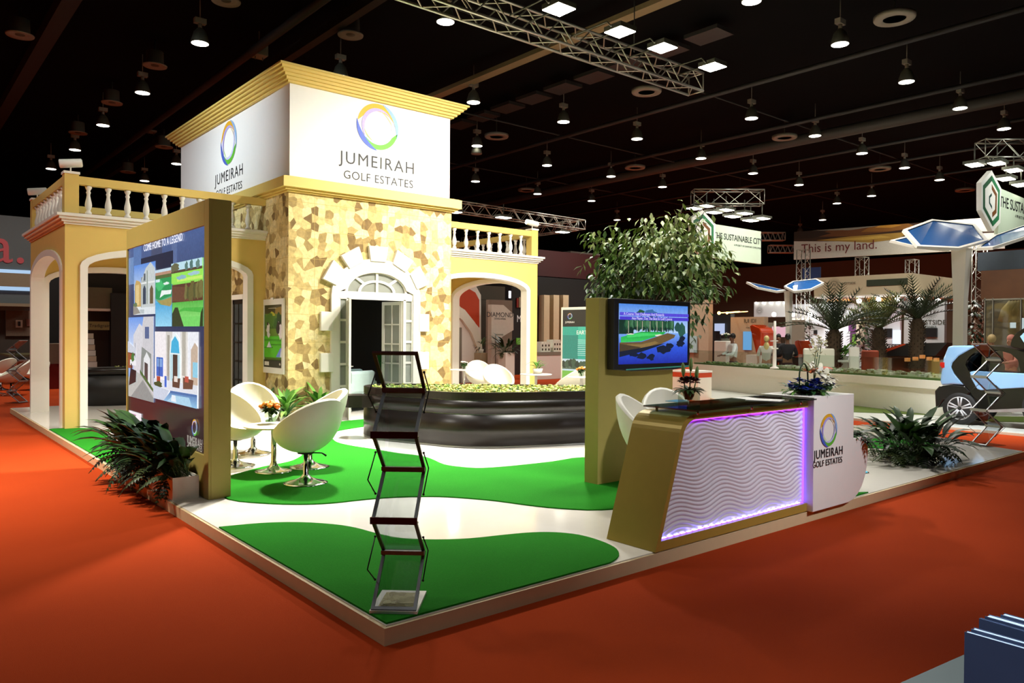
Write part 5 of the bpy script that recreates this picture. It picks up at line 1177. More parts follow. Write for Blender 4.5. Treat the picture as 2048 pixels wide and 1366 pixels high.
# land banner
a = at(1588, 475, 35); b = at(2010, 470, 30)
n = Vector((b.y-a.y, -(b.x-a.x), 0)).normalized(); 
if n.dot(FX) > 0: n = -n
xd = Vector((b.x-a.x, b.y-a.y, 0)); Lb = xd.length; xd.normalize(); LBM = Matrix((xd, Vector((0,0,1)), n)).transposed().to_4x4()
zt_ = at(1588, 464, 35).z; zb_ = at(1588, 519, 35).z; LBM.translation = Vector((a.x, a.y, zb_)); Hb = zt_-zb_
t = thing('fascia_banner', 'long overhead banner with sunset landscape and dark red lettering', 'banner', (a.x, a.y, zb_))
mb = MB(); mb.box(0, 0, -.12, Lb, Hb, 0, M=LBM); put(mb.build('banner_frame', M_['white']), t)
bp = picture('banner_print', t, LBM, Lb, Hb, '#c9c4ba', [('#3a2416', [(0,1),(0,.66),(.25,.55),(.5,.58),(1,.5),(1,1)]), ('#6a4020', [(.1,.78),(.3,.7),(.55,.8),(.5,1),(.2,1)]), ('#8a5a24', [(.35,.82),(.5,.78),(.62,.86),(.58,1),(.4,1)]), ('#c08a34', [(.42,.94),(.5,.9),(.55,.96),(.52,1),(.44,1)]), ('#a8843c', [(.12,.64),(.3,.7),(.6,.72),(.52,.5),(.4,.44)]), ('#c9a650', [(.2,.62),(.45,.66),(.5,.58),(.36,.54)]), ('#2a1a12', [(0,.98),(0,.74),(.1,.72),(.2,.86),(.12,1)]), ('#8a857c', [(.1,1),(.3,.92),(.45,1)]), ('#b9b2a4', [(.7,1),(.75,.6),(1,.55),(1,1)])], M_['prt'])
text('This is my land.', LBM, .56, pm('dark_red_ink', '#6a1c1c', .6), bp, .33, .45, .02, .92, .006, align='LEFT')
mb = MB(); q0 = at(1640, 540, 33); xbox(mb, 1605, 1640, 535, 560, 34, .1, 0, '#233a6a'); o = solo(mb, 'overhead_screen', M_['prt'], 'small blue hanging panel behind the left lattice tower', 'hanging panel')
# pale fascia with round emblem
X0 = 27.5
t = thing('booth_fascia', 'beige overhead fascia with round emblem over the white far stand', 'fascia', tuple(onx(1720, 600, X0)))
mb = MB(); ya, yb_, z0, z1 = xbox(mb, 1628, 1822, 551, 590, X0, 5.0); f = put(mb.build('fascia_body', beige), t)
mb = MB(); xbox(mb, 1733, 1815, 558, 571, X0-.03, .03); put(mb.build('dark_strip', pm('dark_green_strip', '#26301c', .6)), t)
mb = MB(); xbox(mb, 1628, 1822, 590, 593, X0-.05, 5.1); put(mb.build('soffit_edge', M_['white']), t)
mb = MB(); xbox(mb, 1654, 1700, 592, 603, X0+1.5, .1); xbox(mb, 1735, 1780, 592, 603, X0+1.5, .1); put(mb.build('amber_lightbox', emat('amber_glow', '#e8a040', 1.2)), t)
FM = FYZ(X0-.02)
def dotring(M, cx, cy, R, parent, mat, letter=True):
    mb = MB()
    for k in range(26):
        for j in range(4):
            a = k*2*PI/26+j*.12; rr = R*(.55+.15*j); s = R*.045*(1-.12*j); x = cx+rr*math.cos(a); y = cy+rr*math.sin(a); mb.poly([(x-s,y-s),(x+s,y-s),(x+s,y+s),(x-s,y+s)], .01, 0, None, M)
    o = put(mb.build('dotted_emblem', mat), parent)
    if letter: text('W', M, R*.75, mat, parent, cx, cy, .012)
gi = pm('grey_green_ink', '#4a4c3c', .6)
p = onx(1668, 570, X0-.02); dotring(FM, -p.y, p.z, .17*1.6, f, gi)
p = onx(1692, 567, X0-.02); text('WESTSIDE', FM, .13, gi, f, -p.y+.1, p.z, .01, 1.0)
# white stand walls
X1 = 29.0
t = thing('white_booth', 'brightly lit white far stand with dotted round emblems behind the palms', 'exhibition stand', tuple(onx(1690, 690, X1)[:2])+(0,))
wh = pm('lit_white_wall', '#dfe3e6', .6, var=.02)
mb = MB(); xbox(mb, 1508, 1582, 603, 634, X1+1, .15); put(mb.build('upper_wall_panel', wh), t)
mb = MB(); xbox(mb, 1582, 1800, 606, 700, X1+1.5, .15, zb=0); wl = put(mb.build('back_wall', wh), t)
mb = MB(); ya, yb_, z0, z1 = xbox(mb, 1808, 1889, 601, 690, X1-1.5, .2, zb=0); rw = put(mb.build('right_wall', wh), t)
WM = FYZ(X1-1.52); p = onx(1858, 622, X1-1.52); dotring(WM, -p.y, p.z, .32, rw, gi); p = onx(1860, 645, X1-1.52)
text('WESTSIDE', WM, .24, gi, rw, -p.y, p.z, .01); text('ISTANBUL', WM, .11, gi, rw, -p.y, p.z-.16, .01)
WM2 = FYZ(X1+.98); p = onx(1519, 621, X1+.98); dotring(WM2, -p.y, p.z, .2, wl, gi)
mb = MB(); xbox(mb, 1843, 1873, 656, 674, X1-1.6, .08); put(mb.build('wall_screen', M_['black']), rw)
for q in ((1627,1633,660,668),(1768,1783,657,675)):
    mb = MB(); xbox(mb, *q, X1+1.4, .08); put(mb.build('wall_picture', M_['black']), wl)
mb = MB(); xbox(mb, 1785, 1800, 660, 690, X1+1.35, .08); put(mb.build('lit_panel', emat('white_panel_glow', '#e8f2ff', 1.1)), wl)
mb = MB(); xbox(mb, 1700, 1716, 645, 690, X1+1.0, .1, 0, '#5b2a5a'); xbox(mb, 1697, 1712, 640, 662, X1+.95, .1, 0, '#6a2f6a'); xbox(mb, 1704, 1712, 668, 690, X1+.94, .1, 0, '#6a9a2c'); xbox(mb, 1712, 1728, 640, 690, X1+.96, .1, 0, '#e2d2b8'); put(mb.build('colour_panel', M_['prt']), wl)
mb = MB(); xbox(mb, 1582, 1640, 636, 640, X1+.5, .2); put(mb.build('shelf_band', M_['white']), t)
for k, (x, y) in enumerate(((1548,629),(1586,629),(1620,629),(1718,602),(1757,599),(1795,598),(1840,600),(1876,602))):
    mb = MB(); p = onx(x, y, X1-.2 if x < 1700 else X1-1.2); mb.ball(p, .10, 8, 5); put(mb.build('spot_lamp', M_['flood']), t)
for k, (x) in enumerate((1512,1526,1540,1554,1568)):
    mb = MB(); p = onx(x, 606, X1+.9); mb.ball(p, .05, 6, 4); put(mb.build('down_light', M_['lite']), t)
# low counter with dark canopy roof and white lettering
t = thing('dark_roofed_kiosk', 'low dark sloping kiosk roof behind the right end of the plinth', 'kiosk', tuple(onx(1800, 700, 24)[:2])+(0,))
mb = MB(); P = [onx(x, y, 24) for x, y in ((1745,712),(1812,687),(1895,685),(1870,712))]; mb.add(P+[p+Vector((2.5,0,-.1)) for p in P], [(0,1,2,3),(4,7,6,5),(0,4,5,1),(1,5,6,2),(2,6,7,3),(3,7,4,0)]); put(mb.build('sloped_roof', darkp), t)
mb = MB(); P = [onx(x, y, 23.9) for x, y in ((1740,708),(1808,687),(1812,689),(1752,712))]; mb.add(P, [(0,1,2,3)]); put(mb.build('orange_edge', orange), t)
mb = MB(); xbox(mb, 1762, 1800, 688, 698, 26, .05); k_ = put(mb.build('name_board', darkp), t); p = onx(1766, 693, 25.98); text('WEST', FYZ(25.98), .17, M_['winklet'], k_, -p.y, p.z, .005, 1.3, .006, align='LEFT')
mb = MB(); xbox(mb, 1745, 1880, 712, 740, 24.5, 1.5, zb=0); put(mb.build('kiosk_counter', brownw), t)
for k, (x, y) in enumerate(((1828,716),(1842,712),(1856,716),(1870,718),(1812,718))):
    mb = MB(); xbox(mb, x-3.2, x+3.2, y-2, y+5, 22.5, .2); solo(mb, 'lit_box', emat('amber_box', '#d08030', .7) if k == 0 else bpy.data.materials['amber_box'], ['amber lit box left on the far kiosk counter','second amber lit box on the far kiosk counter, the tallest','third amber lit box on the far kiosk counter','fourth amber lit box on the far kiosk counter next to the car','small amber lit box at the left end of the far kiosk counter'][k], 'lit box', 'amber boxes on the far kiosk counter')
# palms
def palm(label, x, yc, yb, d, spread, seed, cols):
    r = random.Random(seed); b = at(x, 700, d); c = at(x, yc, d); h = c.z
    t = thing('potted_palm', label, 'palm tree', (b.x, b.y, 0), 0, 'palms in front of the white far stand')
    mb = MB(); mb.tube([(0,0,0),(0,0,h*.5),(0,0,h-.1),(0,0,h+.05)], [.24,.21,.20,.12], 10)
    for k in range(22):
        for q in range(7): a = q*.9+k*.45; z = h*(.15+.85*k/22); mb.tube([(.2*math.cos(a),.2*math.sin(a),z),(.26*math.cos(a),.26*math.sin(a),z+.07)], .02, 3)
    mb.build('trunk', M_['bark'], t, world=False); mb = MB()
    for k in range(34):
        a = k*2.4+r.random(); e = r.uniform(.5, 2.4); dd = Vector((math.cos(a), math.sin(a), e)).normalized(); q = Vector((0,0,h-.02)); L_ = spread*r.uniform(.8,1.1); n = 14; col = r.choice(cols); side = dd.cross(Vector((0,0,1))).normalized(); pth = [q.copy()]
        for j in range(n):
            dd = (dd+Vector((0,0,-.75/n))).normalized(); q = q+dd*(L_/n); pth.append(q.copy()); w = .34*math.sin(PI*min(1,(j+2)/(n+2)))**.6
            for s in (-1, 1):
                tip = q+side*s*w*.75+dd*w*.7+Vector((0,0,.05)); bb = dd*.035; mb.add([q-bb, tip, q+bb], [(0,1,2)] if s > 0 else [(2,1,0)], 0, col)
        mb.tube(pth, .014, 3, 0, col)
    mb.build('fronds', M_['leaf'], t, world=False); return t
dkc = ['#24301c','#303c22','#1a2414','#3a462a']
palm('dark leaved palm left in front of the white far stand', 1668, 662, 700, 24, 1.75, 2, dkc)
palm('paler yellow green palm in the middle before the white far stand', 1757, 658, 700, 25.5, 1.45, 5, ['#6a7038','#545c2c','#7c8246','#464e26'])
palm('tall dark palm at the right before the white far stand', 1834, 640, 700, 25, 1.6, 7, dkc)
def vinecol(label, x, yt, d, w, seed):
    r = random.Random(seed); b = at(x, 700, d); top = at(x, yt, d).z; t = thing('vine_column', label, 'climbing plant', (b.x, b.y, 0), 0, 'climbing plants on the lattice towers')
    mb = MB(); mb.tube([(.1*math.cos(k*.6), .1*math.sin(k*.6), k*top/20) for k in range(21)], .025, 5); mb.build('stem', M_['bark'], t, world=False)
    mb = MB()
    for k in range(330):
        z = r.uniform(.1, 1)*top; a = r.random()*6.28; rr = w*r.uniform(.3,1); leafblade(mb, (rr*math.cos(a), rr*math.sin(a), z), (math.cos(a), math.sin(a), r.uniform(-.6,.6)), .24, .13, .5, r.choice(['#1e2c18','#2c3c22','#161f12','#3c4a2e']), 2)
    mb.build('foliage', M_['leaf'], t, world=False)
vinecol('climbing plant on the left lattice tower', 1603, 640, 32, .38, 1)
vinecol('climbing plant spiralling up the middle lattice tower', 1723, 618, 32, .42, 2)
vinecol('climbing plant beside the big hexagon tree column', 1948, 600, 28, .45, 3)
p = at(1690, 690, 24); rosette('green plant in a white stand before the far white booth', (p.x, p.y, 1.0), 30, 26, (.3,.5), .1)
t = thing('plant_stand', 'tall white square plant stand between two palms', 'plant stand', (p.x, p.y, 0)); mb = MB(); mb.box(-.35,-.35,0,.35,.35,.06); mb.prism([(-.2,-.2),(.2,-.2),(.2,.2),(-.2,.2)], .06, .93); mb.box(-.36,-.36,.93,.36,.36,1.0); mb.build('stand_body', M_['white'], t, world=False, bevel=.01)
# lounge seats on that stand (mostly hidden by the plinth)
def lounge(label, x, yt, d, w, mat, cat='armchair'):
    p = at(x, yt, d); t = thing('lounge_chair', label, cat, (p.x, p.y, 0), -.9); h = p.z
    mb = MB(); mb.box(-w/2, -.3, .12, w/2, .35, .42); mb.build('seat', mat, t, world=False, bevel=.04)
    mb = MB(); mb.box(-w/2, .28, .3, w/2, .42, h); mb.build('backrest', mat, t, world=False, bevel=.05)
    for sx in (-1, 1):
        mb = MB(); mb.box(sx*w/2-.06, -.3, .12, sx*w/2+.06, .4, .62); mb.build('armrest', mat, t, world=False, bevel=.03)
        mb = MB(); mb.tube([(sx*(w/2-.08),-.22,0),(sx*(w/2-.08),-.22,.12)], .02, 6); mb.build('leg', M_['chrome'], t, world=False)
lounge('cream lounge chair in front of the first palm', 1642, 697, 23, .9, M_['cream'])
lounge('white rounded chair behind the plinth by the middle palm', 1714, 694, 23, .3, M_['white'])
lounge('orange lounge chair beside the middle palm', 1746, 701, 23.5, .5, pm('burnt_orange', '#8a3414', .6))
# model accents: white mast, orange dome
p = at(1549, 722, 20.5); t = thing('white_mast', 'slim white wind tower mast standing on the green city model', 'mast', (p.x, p.y, zt+.02)); mb = MB(); zt2 = at(1549, 642, 20.5).z-zt-.02
mb.lathe([(.12,0),(.11,.03),(.045,.06),(.05,.3),(.04,zt2*.6),(.03,zt2)], 12); mb.tube([(-.16,0,zt2*.42),(.16,0,zt2*.42)], .02, 5); mb.tube([(-.2,0,zt2*.58),(.16,0,zt2*.58)], .016, 5); mb.build('mast_body', M_['white'], t, world=False)
mb = MB(); p = at(1648, 712, 19.7); mb.ball((p.x, p.y, zt+.05), .16, 14, 8, 0, None, (1.1,1.5,.45)); solo(mb, 'dome_model', orange, 'flattened orange dome on the green city model', 'model')
# left part: kiosks, red slanted sculpture, people
t = thing('slanted_kiosk', 'tilted glossy red orange kiosk column behind the plinth', 'kiosk', tuple(at(1515, 712, 24)[:2])+(0,))
mb = MB(); X2 = 21.5; P = [onx(x, y, X2) for x, y in ((1499,652),(1504,649),(1519,656),(1523,664),(1522,706),(1516,713),(1513,712))]; mb.add(P+[p+Vector((.8,0,0)) for p in P], [list(range(7))[::-1], list(range(7, 14))]+[(i, (i+1) % 7, 7+(i+1) % 7, 7+i) for i in range(7)]); put(mb.build('kiosk_shell', pm('red_gloss', '#b83a14', .15, var=.1, coat=1), bevel=.03), t)
mb = MB(); b = onx(1515, 712, X2+.3); mb.box(b.x-.25, b.y-.3, 0, b.x+.35, b.y+.3, b.z+.04); put(mb.build('foot', M_['white']), t)
t = thing('egg_chair', 'glossy red curved seat behind the man in the dark suit', 'seat', tuple(at(1598, 712, 24)[:2])+(0,))
mb = MB(); P = [onx(x, y, 21) for x, y in ((1589,682),(1597,680),(1603,695),(1604,715),(1588,715))]; mb.add(P+[p+Vector((.7,0,0)) for p in P], [list(range(5))[::-1], list(range(5, 10))]+[(i, (i+1) % 5, 5+(i+1) % 5, 5+i) for i in range(5)]); put(mb.build('seat_shell', bpy.data.materials['red_gloss'], bevel=.03), t)
mb = MB(); b = onx(1597, 715, 21.2); mb.box(b.x, b.y-.25, 0, b.x+.5, b.y+.25, b.z+.02); put(mb.build('base', M_['black']), t)
X3 = 26.0
t = thing('information_wall', 'beige stand wall with blue poster and dark lettering left of the far stand', 'stand wall', tuple(onx(1490, 700, X3)[:2])+(0,))
mb = MB(); xbox(mb, 1461, 1528, 634, 700, X3, .3, zb=0); iw = put(mb.build('wall_panel', pm('tan_panel', '#a08a6c', .7)), t); p = onx(1500, 642, X3-.01); 
text('IUI IDI', FYZ(X3-.01), .24, gi, iw, -p.y, p.z, .005, .9); text('---', FYZ(X3-.01), .2, gi, iw, -p.y-.1, p.z-.26, .005)
mb = MB(); xbox(mb, 1486, 1502, 663, 700, X3-.06, .05); put(mb.build('blue_poster', emat('blue_poster_glow', '#5aa8e0', .8)), iw)
t = thing('dark_booth', 'dark stand recess with bright wall screens behind the man in white shirt', 'stand', tuple(onx(1440, 700, X3+1)[:2])+(0,))
mb = MB(); xbox(mb, 1415, 1461, 628, 700, X3+1.2, .3, zb=0); put(mb.build('recess_wall', darkp), t)
mb = MB(); xbox(mb, 1429, 1448, 647, 662, X3+1.1, .06); xbox(mb, 1440, 1448, 662, 670, X3+1.1, .06); put(mb.build('wall_screen', emat('pale_screen', '#b9c8ec', .9)), t)
mb = MB(); xbox(mb, 1380, 1417, 600, 720, X3-.8, .3, zb=0); put(mb.build('side_panel', pm('tan_panel_pale', '#b09c82', .7)), t)
mb = MB(); xbox(mb, 1362, 1393, 672, 705, X3-.9, .06, 0, '#a8c8cc'); put(mb.build('pale_poster', M_['prt']), t)
mb = MB(); xbox(mb, 1527, 1545, 645, 700, X3+.8, .2, zb=0); xbox(mb, 1580, 1604, 640, 700, X3+.8, .2, zb=0); put(mb.build('grey_recess', greyp), t)
mb = MB(); xbox(mb, 1544, 1572, 653, 674, X3+.7, .08); put(mb.build('pink_screen', emat('pink_screen_glow', '#e8b4c4', .9)), t)
for k, x in enumerate((1438,1454)):
    mb = MB(); p = onx(x, 626, X3-1); mb.ball(p, .07 if k == 0 else .05, 8, 6); mb.tube([p, (p.x+1.5, p.y, p.z+.1)], .015, 5); solo(mb, 'amber_spotlight', emat('amber_lamp', '#ffb050', 14) if k == 0 else bpy.data.materials['amber_lamp'], ['brighter amber spotlight above the dark far stand', 'smaller amber spotlight right of the brighter one'][k], 'spotlight')
t = thing('display_counter', 'white stand counter the man in white shirt leans on', 'counter', tuple(at(1445, 712, 24)[:2])+(0,))
mb = MB(); xbox(mb, 1428, 1452, 682, 720, 20.2, .5, zb=0); put(mb.build('counter_body', M_['white'], bevel=.02), t)
mb = MB(); xbox(mb, 1432, 1440, 668, 682, 20.3, .05); put(mb.build('monitor', M_['black']), t)
p = at(1452, 668, 26.8); roses((p.x, p.y, 1.62), 'white flowers in a dark vase behind the far white counter', ['#e8e2c8','#f2efe0','#d8d0b0'], 15, .2, 10); mb = MB(); mb.lathe([(.2,0),(.2,1.6),(.22,1.62),(0,1.62)], 14, (p.x, p.y, 0)); solo(mb, 'flower_pedestal', M_['lampm'], 'dark round pedestal under the white flowers of the far stand', 'pedestal')
t = thing('white_counter', 'white counter with red stripe right of the television partition', 'counter', tuple(onz(1370, 800, 0)[:2])+(0,))
mb = MB(); Xq = 14.6; a_ = onx(1345, 760, Xq); b_ = onx(1396, 765, Xq); zc = onx(1370, 741, Xq).z; mb.box(Xq, b_.y, .0, Xq+.6, a_.y, zc-.18); put(mb.build('counter_body', M_['cream']), t)
mb = MB(); mb.box(Xq-.01, b_.y, zc-.18, Xq+.61, a_.y, zc-.05); put(mb.build('red_stripe', orange), t); mb = MB(); mb.box(Xq-.02, b_.y-.01, zc-.05, Xq+.62, a_.y+.01, zc); put(mb.build('counter_top', M_['white']), t)
# right end: timber wall, glazed stand
X4 = 26.0
t = thing('timber_stand', 'glass fronted stand below a brown timber wall at the right edge', 'stand', tuple(onx(2000, 690, X4)[:2])+(0,))
mb = MB(); xbox(mb, 1962, 2110, 538, 597, X4, .3); put(mb.build('timber_wall', brownw), t)
mb = MB(); xbox(mb, 1955, 2110, 500, 538, X4+.4, .3); put(mb.build('blue_grey_fascia', pm('blue_grey_fascia', '#3c4650', .7)), t)
mb = MB(); xbox(mb, 1968, 2110, 597, 700, X4+2, .2, zb=0); put(mb.build('inner_wall', pm('taupe_wall', '#5c5040', .7)), t)
mb = MB(); xbox(mb, 1968, 2110, 596, 599, X4-.05, .1); 
for x in (1968, 1984, 2040): xbox(mb, x, x+1.6, 596, 700, X4-.05, .1, zb=0)
put(mb.build('glazing_frame', M_['duct']), t)
mb = MB(); xbox(mb, 1970, 2110, 599, 700, X4, .02, zb=0); put(mb.build('glazing', M_['glass']), t)
mb = MB(); xbox(mb, 2020, 2031, 645, 656, X4+1.2, .05); xbox(mb, 2040, 2050, 636, 660, X4+1.2, .05); put(mb.build('lit_notice', emat('notice_glow', '#d8e4f0', .8)), t)
mb = MB(); p0 = onx(2020, 650, X4+1.5)
for k in range(4): mb.tube([onx(2010+k*6, 642, X4+1.5), onx(2012+k*6, 620, X4+1.4), onx(2020+k*6, 602, X4+1.5)], [.22,.15,.04], 6)
put(mb.build('straw_sculpture', pm('straw', '#9a8458', .9)), t)
# ---------------------------------------------------------------- people
def skinobj(name, pts, edges, mat, parent, lev=1):
    me = bpy.data.meshes.new(name); me.from_pydata([p[:3] for p in pts], edges, []); me.materials.append(mat)
    o = bpy.data.objects.new(name, me); COL.objects.link(o)
    if parent is not None: o.parent = parent
    s = o.modifiers.new('skin', 'SKIN'); s.use_smooth_shade = True; b = o.modifiers.new('sub', 'SUBSURF'); b.levels = lev; b.render_levels = lev
    for i, v in enumerate(me.skin_vertices[0].data): v.radius = (pts[i][3], pts[i][4] if len(pts[i]) > 4 else pts[i][3]); v.use_root = (i == 0)
    return o
skin_m = pm('skin', '#a8765a', .55); skin_d = pm('skin_tan', '#7a5440', .55)
def person(label, loc, rz, shirt, trousers, hair, skin, hairlen=0, arms=((.34,.18,1.12,.20,.36,1.02),(-.34,.18,1.12,-.18,.36,1.02)), sc_=1, lean=0, skirt=False, seated=False, hands=True):
    """arms: elbow xyz and wrist xyz for each side; y is forward"""
    t = thing('person', label, 'person', loc, rz); t.scale = (sc_,)*3
    hz = .93 if not seated else .52; o_ = hz-.93; Z = lambda z: z+o_
    ly = lambda z: lean*(z-.9)
    pts = [(0,0,Z(.93),.13,.10),(0,ly(1.15),Z(1.15),.125,.09),(0,ly(1.36),Z(1.36),.15,.095),(0,ly(1.46),Z(1.46),.06,.06),(0,ly(1.52)+.01,Z(1.53),.05,.05),(0,ly(1.6)+.02,Z(1.62),.072,.085),(0,ly(1.7)+.015,Z(1.71),.068,.082)]
    ed = [(0,1),(1,2),(2,3),(3,4),(4,5),(5,6)]
    def chain(base, seq):
        b = base
        for q in seq: pts.append(q); ed.append((b, len(pts)-1)); b = len(pts)-1
        return b
    ends = []
    for sg, a in ((1, arms[0]), (-1, arms[1])):
        s = (sg*.19, ly(1.40), Z(1.41), .055); e = chain(2, [s, (a[0],a[1]+ly(1.2),Z(a[2]),.043), (a[3],a[4]+ly(1.1),Z(a[5]),.03)])
        el = Vector((a[0],a[1],a[2])); wr = Vector((a[3],a[4],a[5])); d = (wr-el).normalized(); hb = wr+d*.05
        e2 = chain(e, [(hb.x, hb.y+ly(1.1), Z(hb.z), .032, .02)]); ends.append((hb, d, sg))
        if hands:
            sd = d.cross(Vector((0,0,1))).normalized()
            for k in range(4): 
                f0 = hb+sd*(k-1.5)*.021+d*.03; f1 = f0+d*(.045+.008*(1.5-abs(k-1.5))); f2 = f1+d*.02+Vector((0,0,-.025))
                chain(e2, [(f0.x,f0.y+ly(1.1),Z(f0.z),.0095),(f1.x,f1.y+ly(1.1),Z(f1.z),.009),(f2.x,f2.y+ly(1.1),Z(f2.z),.0075)])
            th0 = hb-d*.02+sd*sg*.03; th1 = th0+sd*sg*.025+d*.035
            chain(e2, [(th0.x,th0.y+ly(1.1),Z(th0.z),.011),(th1.x,th1.y+ly(1.1),Z(th1.z),.009)])
    for sg in (1, -1):
        if seated: seq = [(sg*.10,.02,Z(.9),.09),(sg*.12,.42,Z(.92),.065),(sg*.12,.44,.08,.042),(sg*.12,.56,.04,.035)]
        else: seq = [(sg*.095,0,.84,.09),(sg*.10,.01,.48,.062),(sg*.10,-.02,.09,.042),(sg*.105,.12,.035,.035)]
        chain(0, seq)
    body = skinobj('body', pts, ed, skin, t, 1)
    sp = [(0,0,Z(.90),.16,.13),(0,ly(1.15),Z(1.15),.16,.13),(0,ly(1.36),Z(1.36),.185,.135),(0,ly(1.44),Z(1.46),.085,.085)]; se = [(0,1),(1,2),(2,3)]
    for a, sg in ((arms[0],1),(arms[1],-1)):
        b = len(sp); el = Vector((a[0],a[1],a[2])); wr = Vector((a[3],a[4],a[5])); m = el.lerp(wr, .85 if not skirt else .02)
        sp += [(sg*.19, ly(1.40), Z(1.41), .075),(a[0],a[1]+ly(1.2),Z(a[2]),.058),(m.x,m.y+ly(1.1),Z(m.z),.046)]; se += [(2,b),(b,b+1),(b+1,b+2)]
    skinobj('shirt', sp, se, shirt, t, 1)
    if not seated or True:
        tp = [(0,0,Z(.93),.135,.11)]; te = []
        for sg in (1, -1):
            b = len(tp)
            if seated: tp += [(sg*.10,.02,Z(.9),.10),(sg*.12,.42,Z(.92),.08),(sg*.12,.44,.12,.055)]
            else: tp += [(sg*.095,0,.84,.105),(sg*.10,.01,.48,.078),(sg*.10,-.02,.07,.062)]
            te += [(0,b),(b,b+1),(b+1,b+2)]
        skinobj('trousers', tp, te, trousers, t, 1)
    for sg in (1, -1):
        mb = MB(); y = .44 if seated else -.02; mb.tube([(sg*.12 if seated else sg*.105, y-.07, .04),(sg*.12 if seated else sg*.105, y+.06, .045),(sg*.12 if seated else sg*.105, y+.19, .03)], [.04,.048,.03], 8); mb.build('shoe', M_['black'], t, world=False)
    mb = MB(); cx, cy, cz = 0, ly(1.66)-.005, Z(1.69)
    mb.ball((cx,cy-.012,cz+.02), .105, 14, 9, 0, None, (.82,.95,1.0))
    if hairlen: mb.ball((cx,cy-.05,cz-.10-hairlen*.3), .10, 12, 8, 0, None, (.95,.6,1.1+hairlen))
    hr = mb.build('hair', hair, t, world=False)
    mb = MB(); fy = cy+.088
    for sg in (1, -1): mb.ball((sg*.030,fy-.006,Z(1.655)), .009, 6, 4); 
    mb.build('eyes', M_['black'], t, world=False)
    mb = MB(); mb.tube([(0,fy,Z(1.655)),(0,fy+.02,Z(1.615)),(0,fy+.004,Z(1.608))], [.008,.014,.01], 6)
    for sg in (1, -1): mb.ball((sg*.078,cy+.0,Z(1.645)), .024, 7, 5, 0, None, (.4,.7,1))
    mb.tube([(-.022,fy-.004,Z(1.578)),(0,fy+.002,Z(1.576)),(.022,fy-.004,Z(1.578))], .005, 5); mb.build('face', skin, t, world=False)
    return t
bk = pm('black_hair', '#14110e', .5); bl = pm('blonde_hair', '#c9b878', .5); cl = lambda n, c: pm(n, c, .8, var=.1, scale=20)
p = at(1467, 700, 25.2); person('man in white shirt and dark trousers standing at the far white counter', (p.x, p.y, 0), math.radians(60), cl('white_shirt', '#d4dad8'), cl('dark_trousers', '#2a2a30'), bk, skin_d, 0, ((.28,.12,1.12,.16,.36,1.08),(-.27,.14,1.12,-.12,.38,1.08)), 1.0, .06)
p = at(1533, 700, 24.4); person('blonde woman in patterned white top seen from behind near the red kiosk', (p.x, p.y, 0), math.radians(-60), cl('pale_top', '#c4c2b8'), cl('pale_skirt', '#8a8880'), bl, skin_m, .5, ((.27,.02,1.14,.26,.14,.92),(-.27,.02,1.14,-.26,.14,.92)), .96, 0, True)
p = at(1575, 700, 24); person('man in dark suit seen from behind in front of the pink screen', (p.x, p.y, 0), math.radians(-50), cl('dark_jacket', '#15131a'), cl('suit_trousers', '#15131a'), bk, skin_d, 0, ((.30,.10,1.14,.22,.30,1.12),(-.32,.08,1.14,-.36,.26,1.16)), 1.0, 0)
p = at(1557, 700, 27.5); person('dark haired person facing the man in the dark suit', (p.x, p.y, 0), math.radians(120), cl('dark_top', '#201c1c'), cl('dark_pants', '#201c1c'), bk, skin_d, 0, ((.27,.06,1.14,.22,.2,.95),(-.27,.06,1.14,-.22,.2,.95)), 1.0, 0)
p = at(1987, 690, 17.6); person('fair haired person in olive top leaning behind the blue car', (p.x, p.y, 0), math.radians(-35), cl('olive_top', '#6a6248'), cl('olive_trousers', '#3a3628'), pm('fair_hair', '#b49a6a', .6), skin_m, 0, ((.30,.12,1.18,.26,.34,1.12),(-.27,.12,1.14,-.15,.34,1.10)), 1.0, .1)
p = at(2024, 690, 18.4); person('person in pink top with pink headscarf behind the raised car door', (p.x, p.y, 0), math.radians(60), cl('pink_top', '#a86a58'), cl('brown_trousers', '#4a342c'), pm('pink_scarf', '#c07a6a', .7), skin_m, .25, ((.27,.12,1.18,.18,.34,1.16),(-.30,.14,1.16,-.22,.36,1.14)), 1.0, .05)

# ================================================================ stands behind the right arcade wing
t = thing('round_orange_stand', 'curved white stand wall with an orange field seen through the right arch', 'stand', (12.4, 16.2, 0)); Yc = 18.0
def pz2(*q): p = ony(q[0], q[1], Yc); return (p.x, p.z)
mb = MB(); MYc = FXZ(Yc)
mb.prism([pz2(*q) for q in ((905,585),(930,572),(952,572),(962,590),(962,670),(963,735),(955,770),(900,770))], -.3, 0, M=MYc); sw = put(mb.build('curved_wall', M_['white']), t)
mb = MB(); mb.prism([pz2(*q) for q in ((906,598),(938,578),(950,585),(958,600),(958,655),(945,640),(925,618))], 0, .02, M=MYc); put(mb.build('orange_field', orange), sw)
mb = MB(); mb.ringprism([pz2(*q) for q in ((900,604),(925,620),(945,645),(958,680),(962,720))], [pz2(*q) for q in ((900,625),(920,640),(938,665),(950,695),(957,725))], .02, .15, M=MYc); put(mb.build('curved_rib', M_['cream']), sw)
mb = MB(); mb.prism([pz2(*q) for q in ((905,655),(922,655),(922,770),(905,770))], .02, .05, M=MYc); put(mb.build('pale_door', greyp), sw)
Yd = 17.2
t = thing('octagon_board', 'pale octagonal board with dark lettering seen through the right arch', 'display board', (ony(1003, 700, Yd).x, Yd, 0))
MD = FXZ(Yd); g2 = lambda x, y: (ony(x, y, Yd).x, ony(x, y, Yd).z)
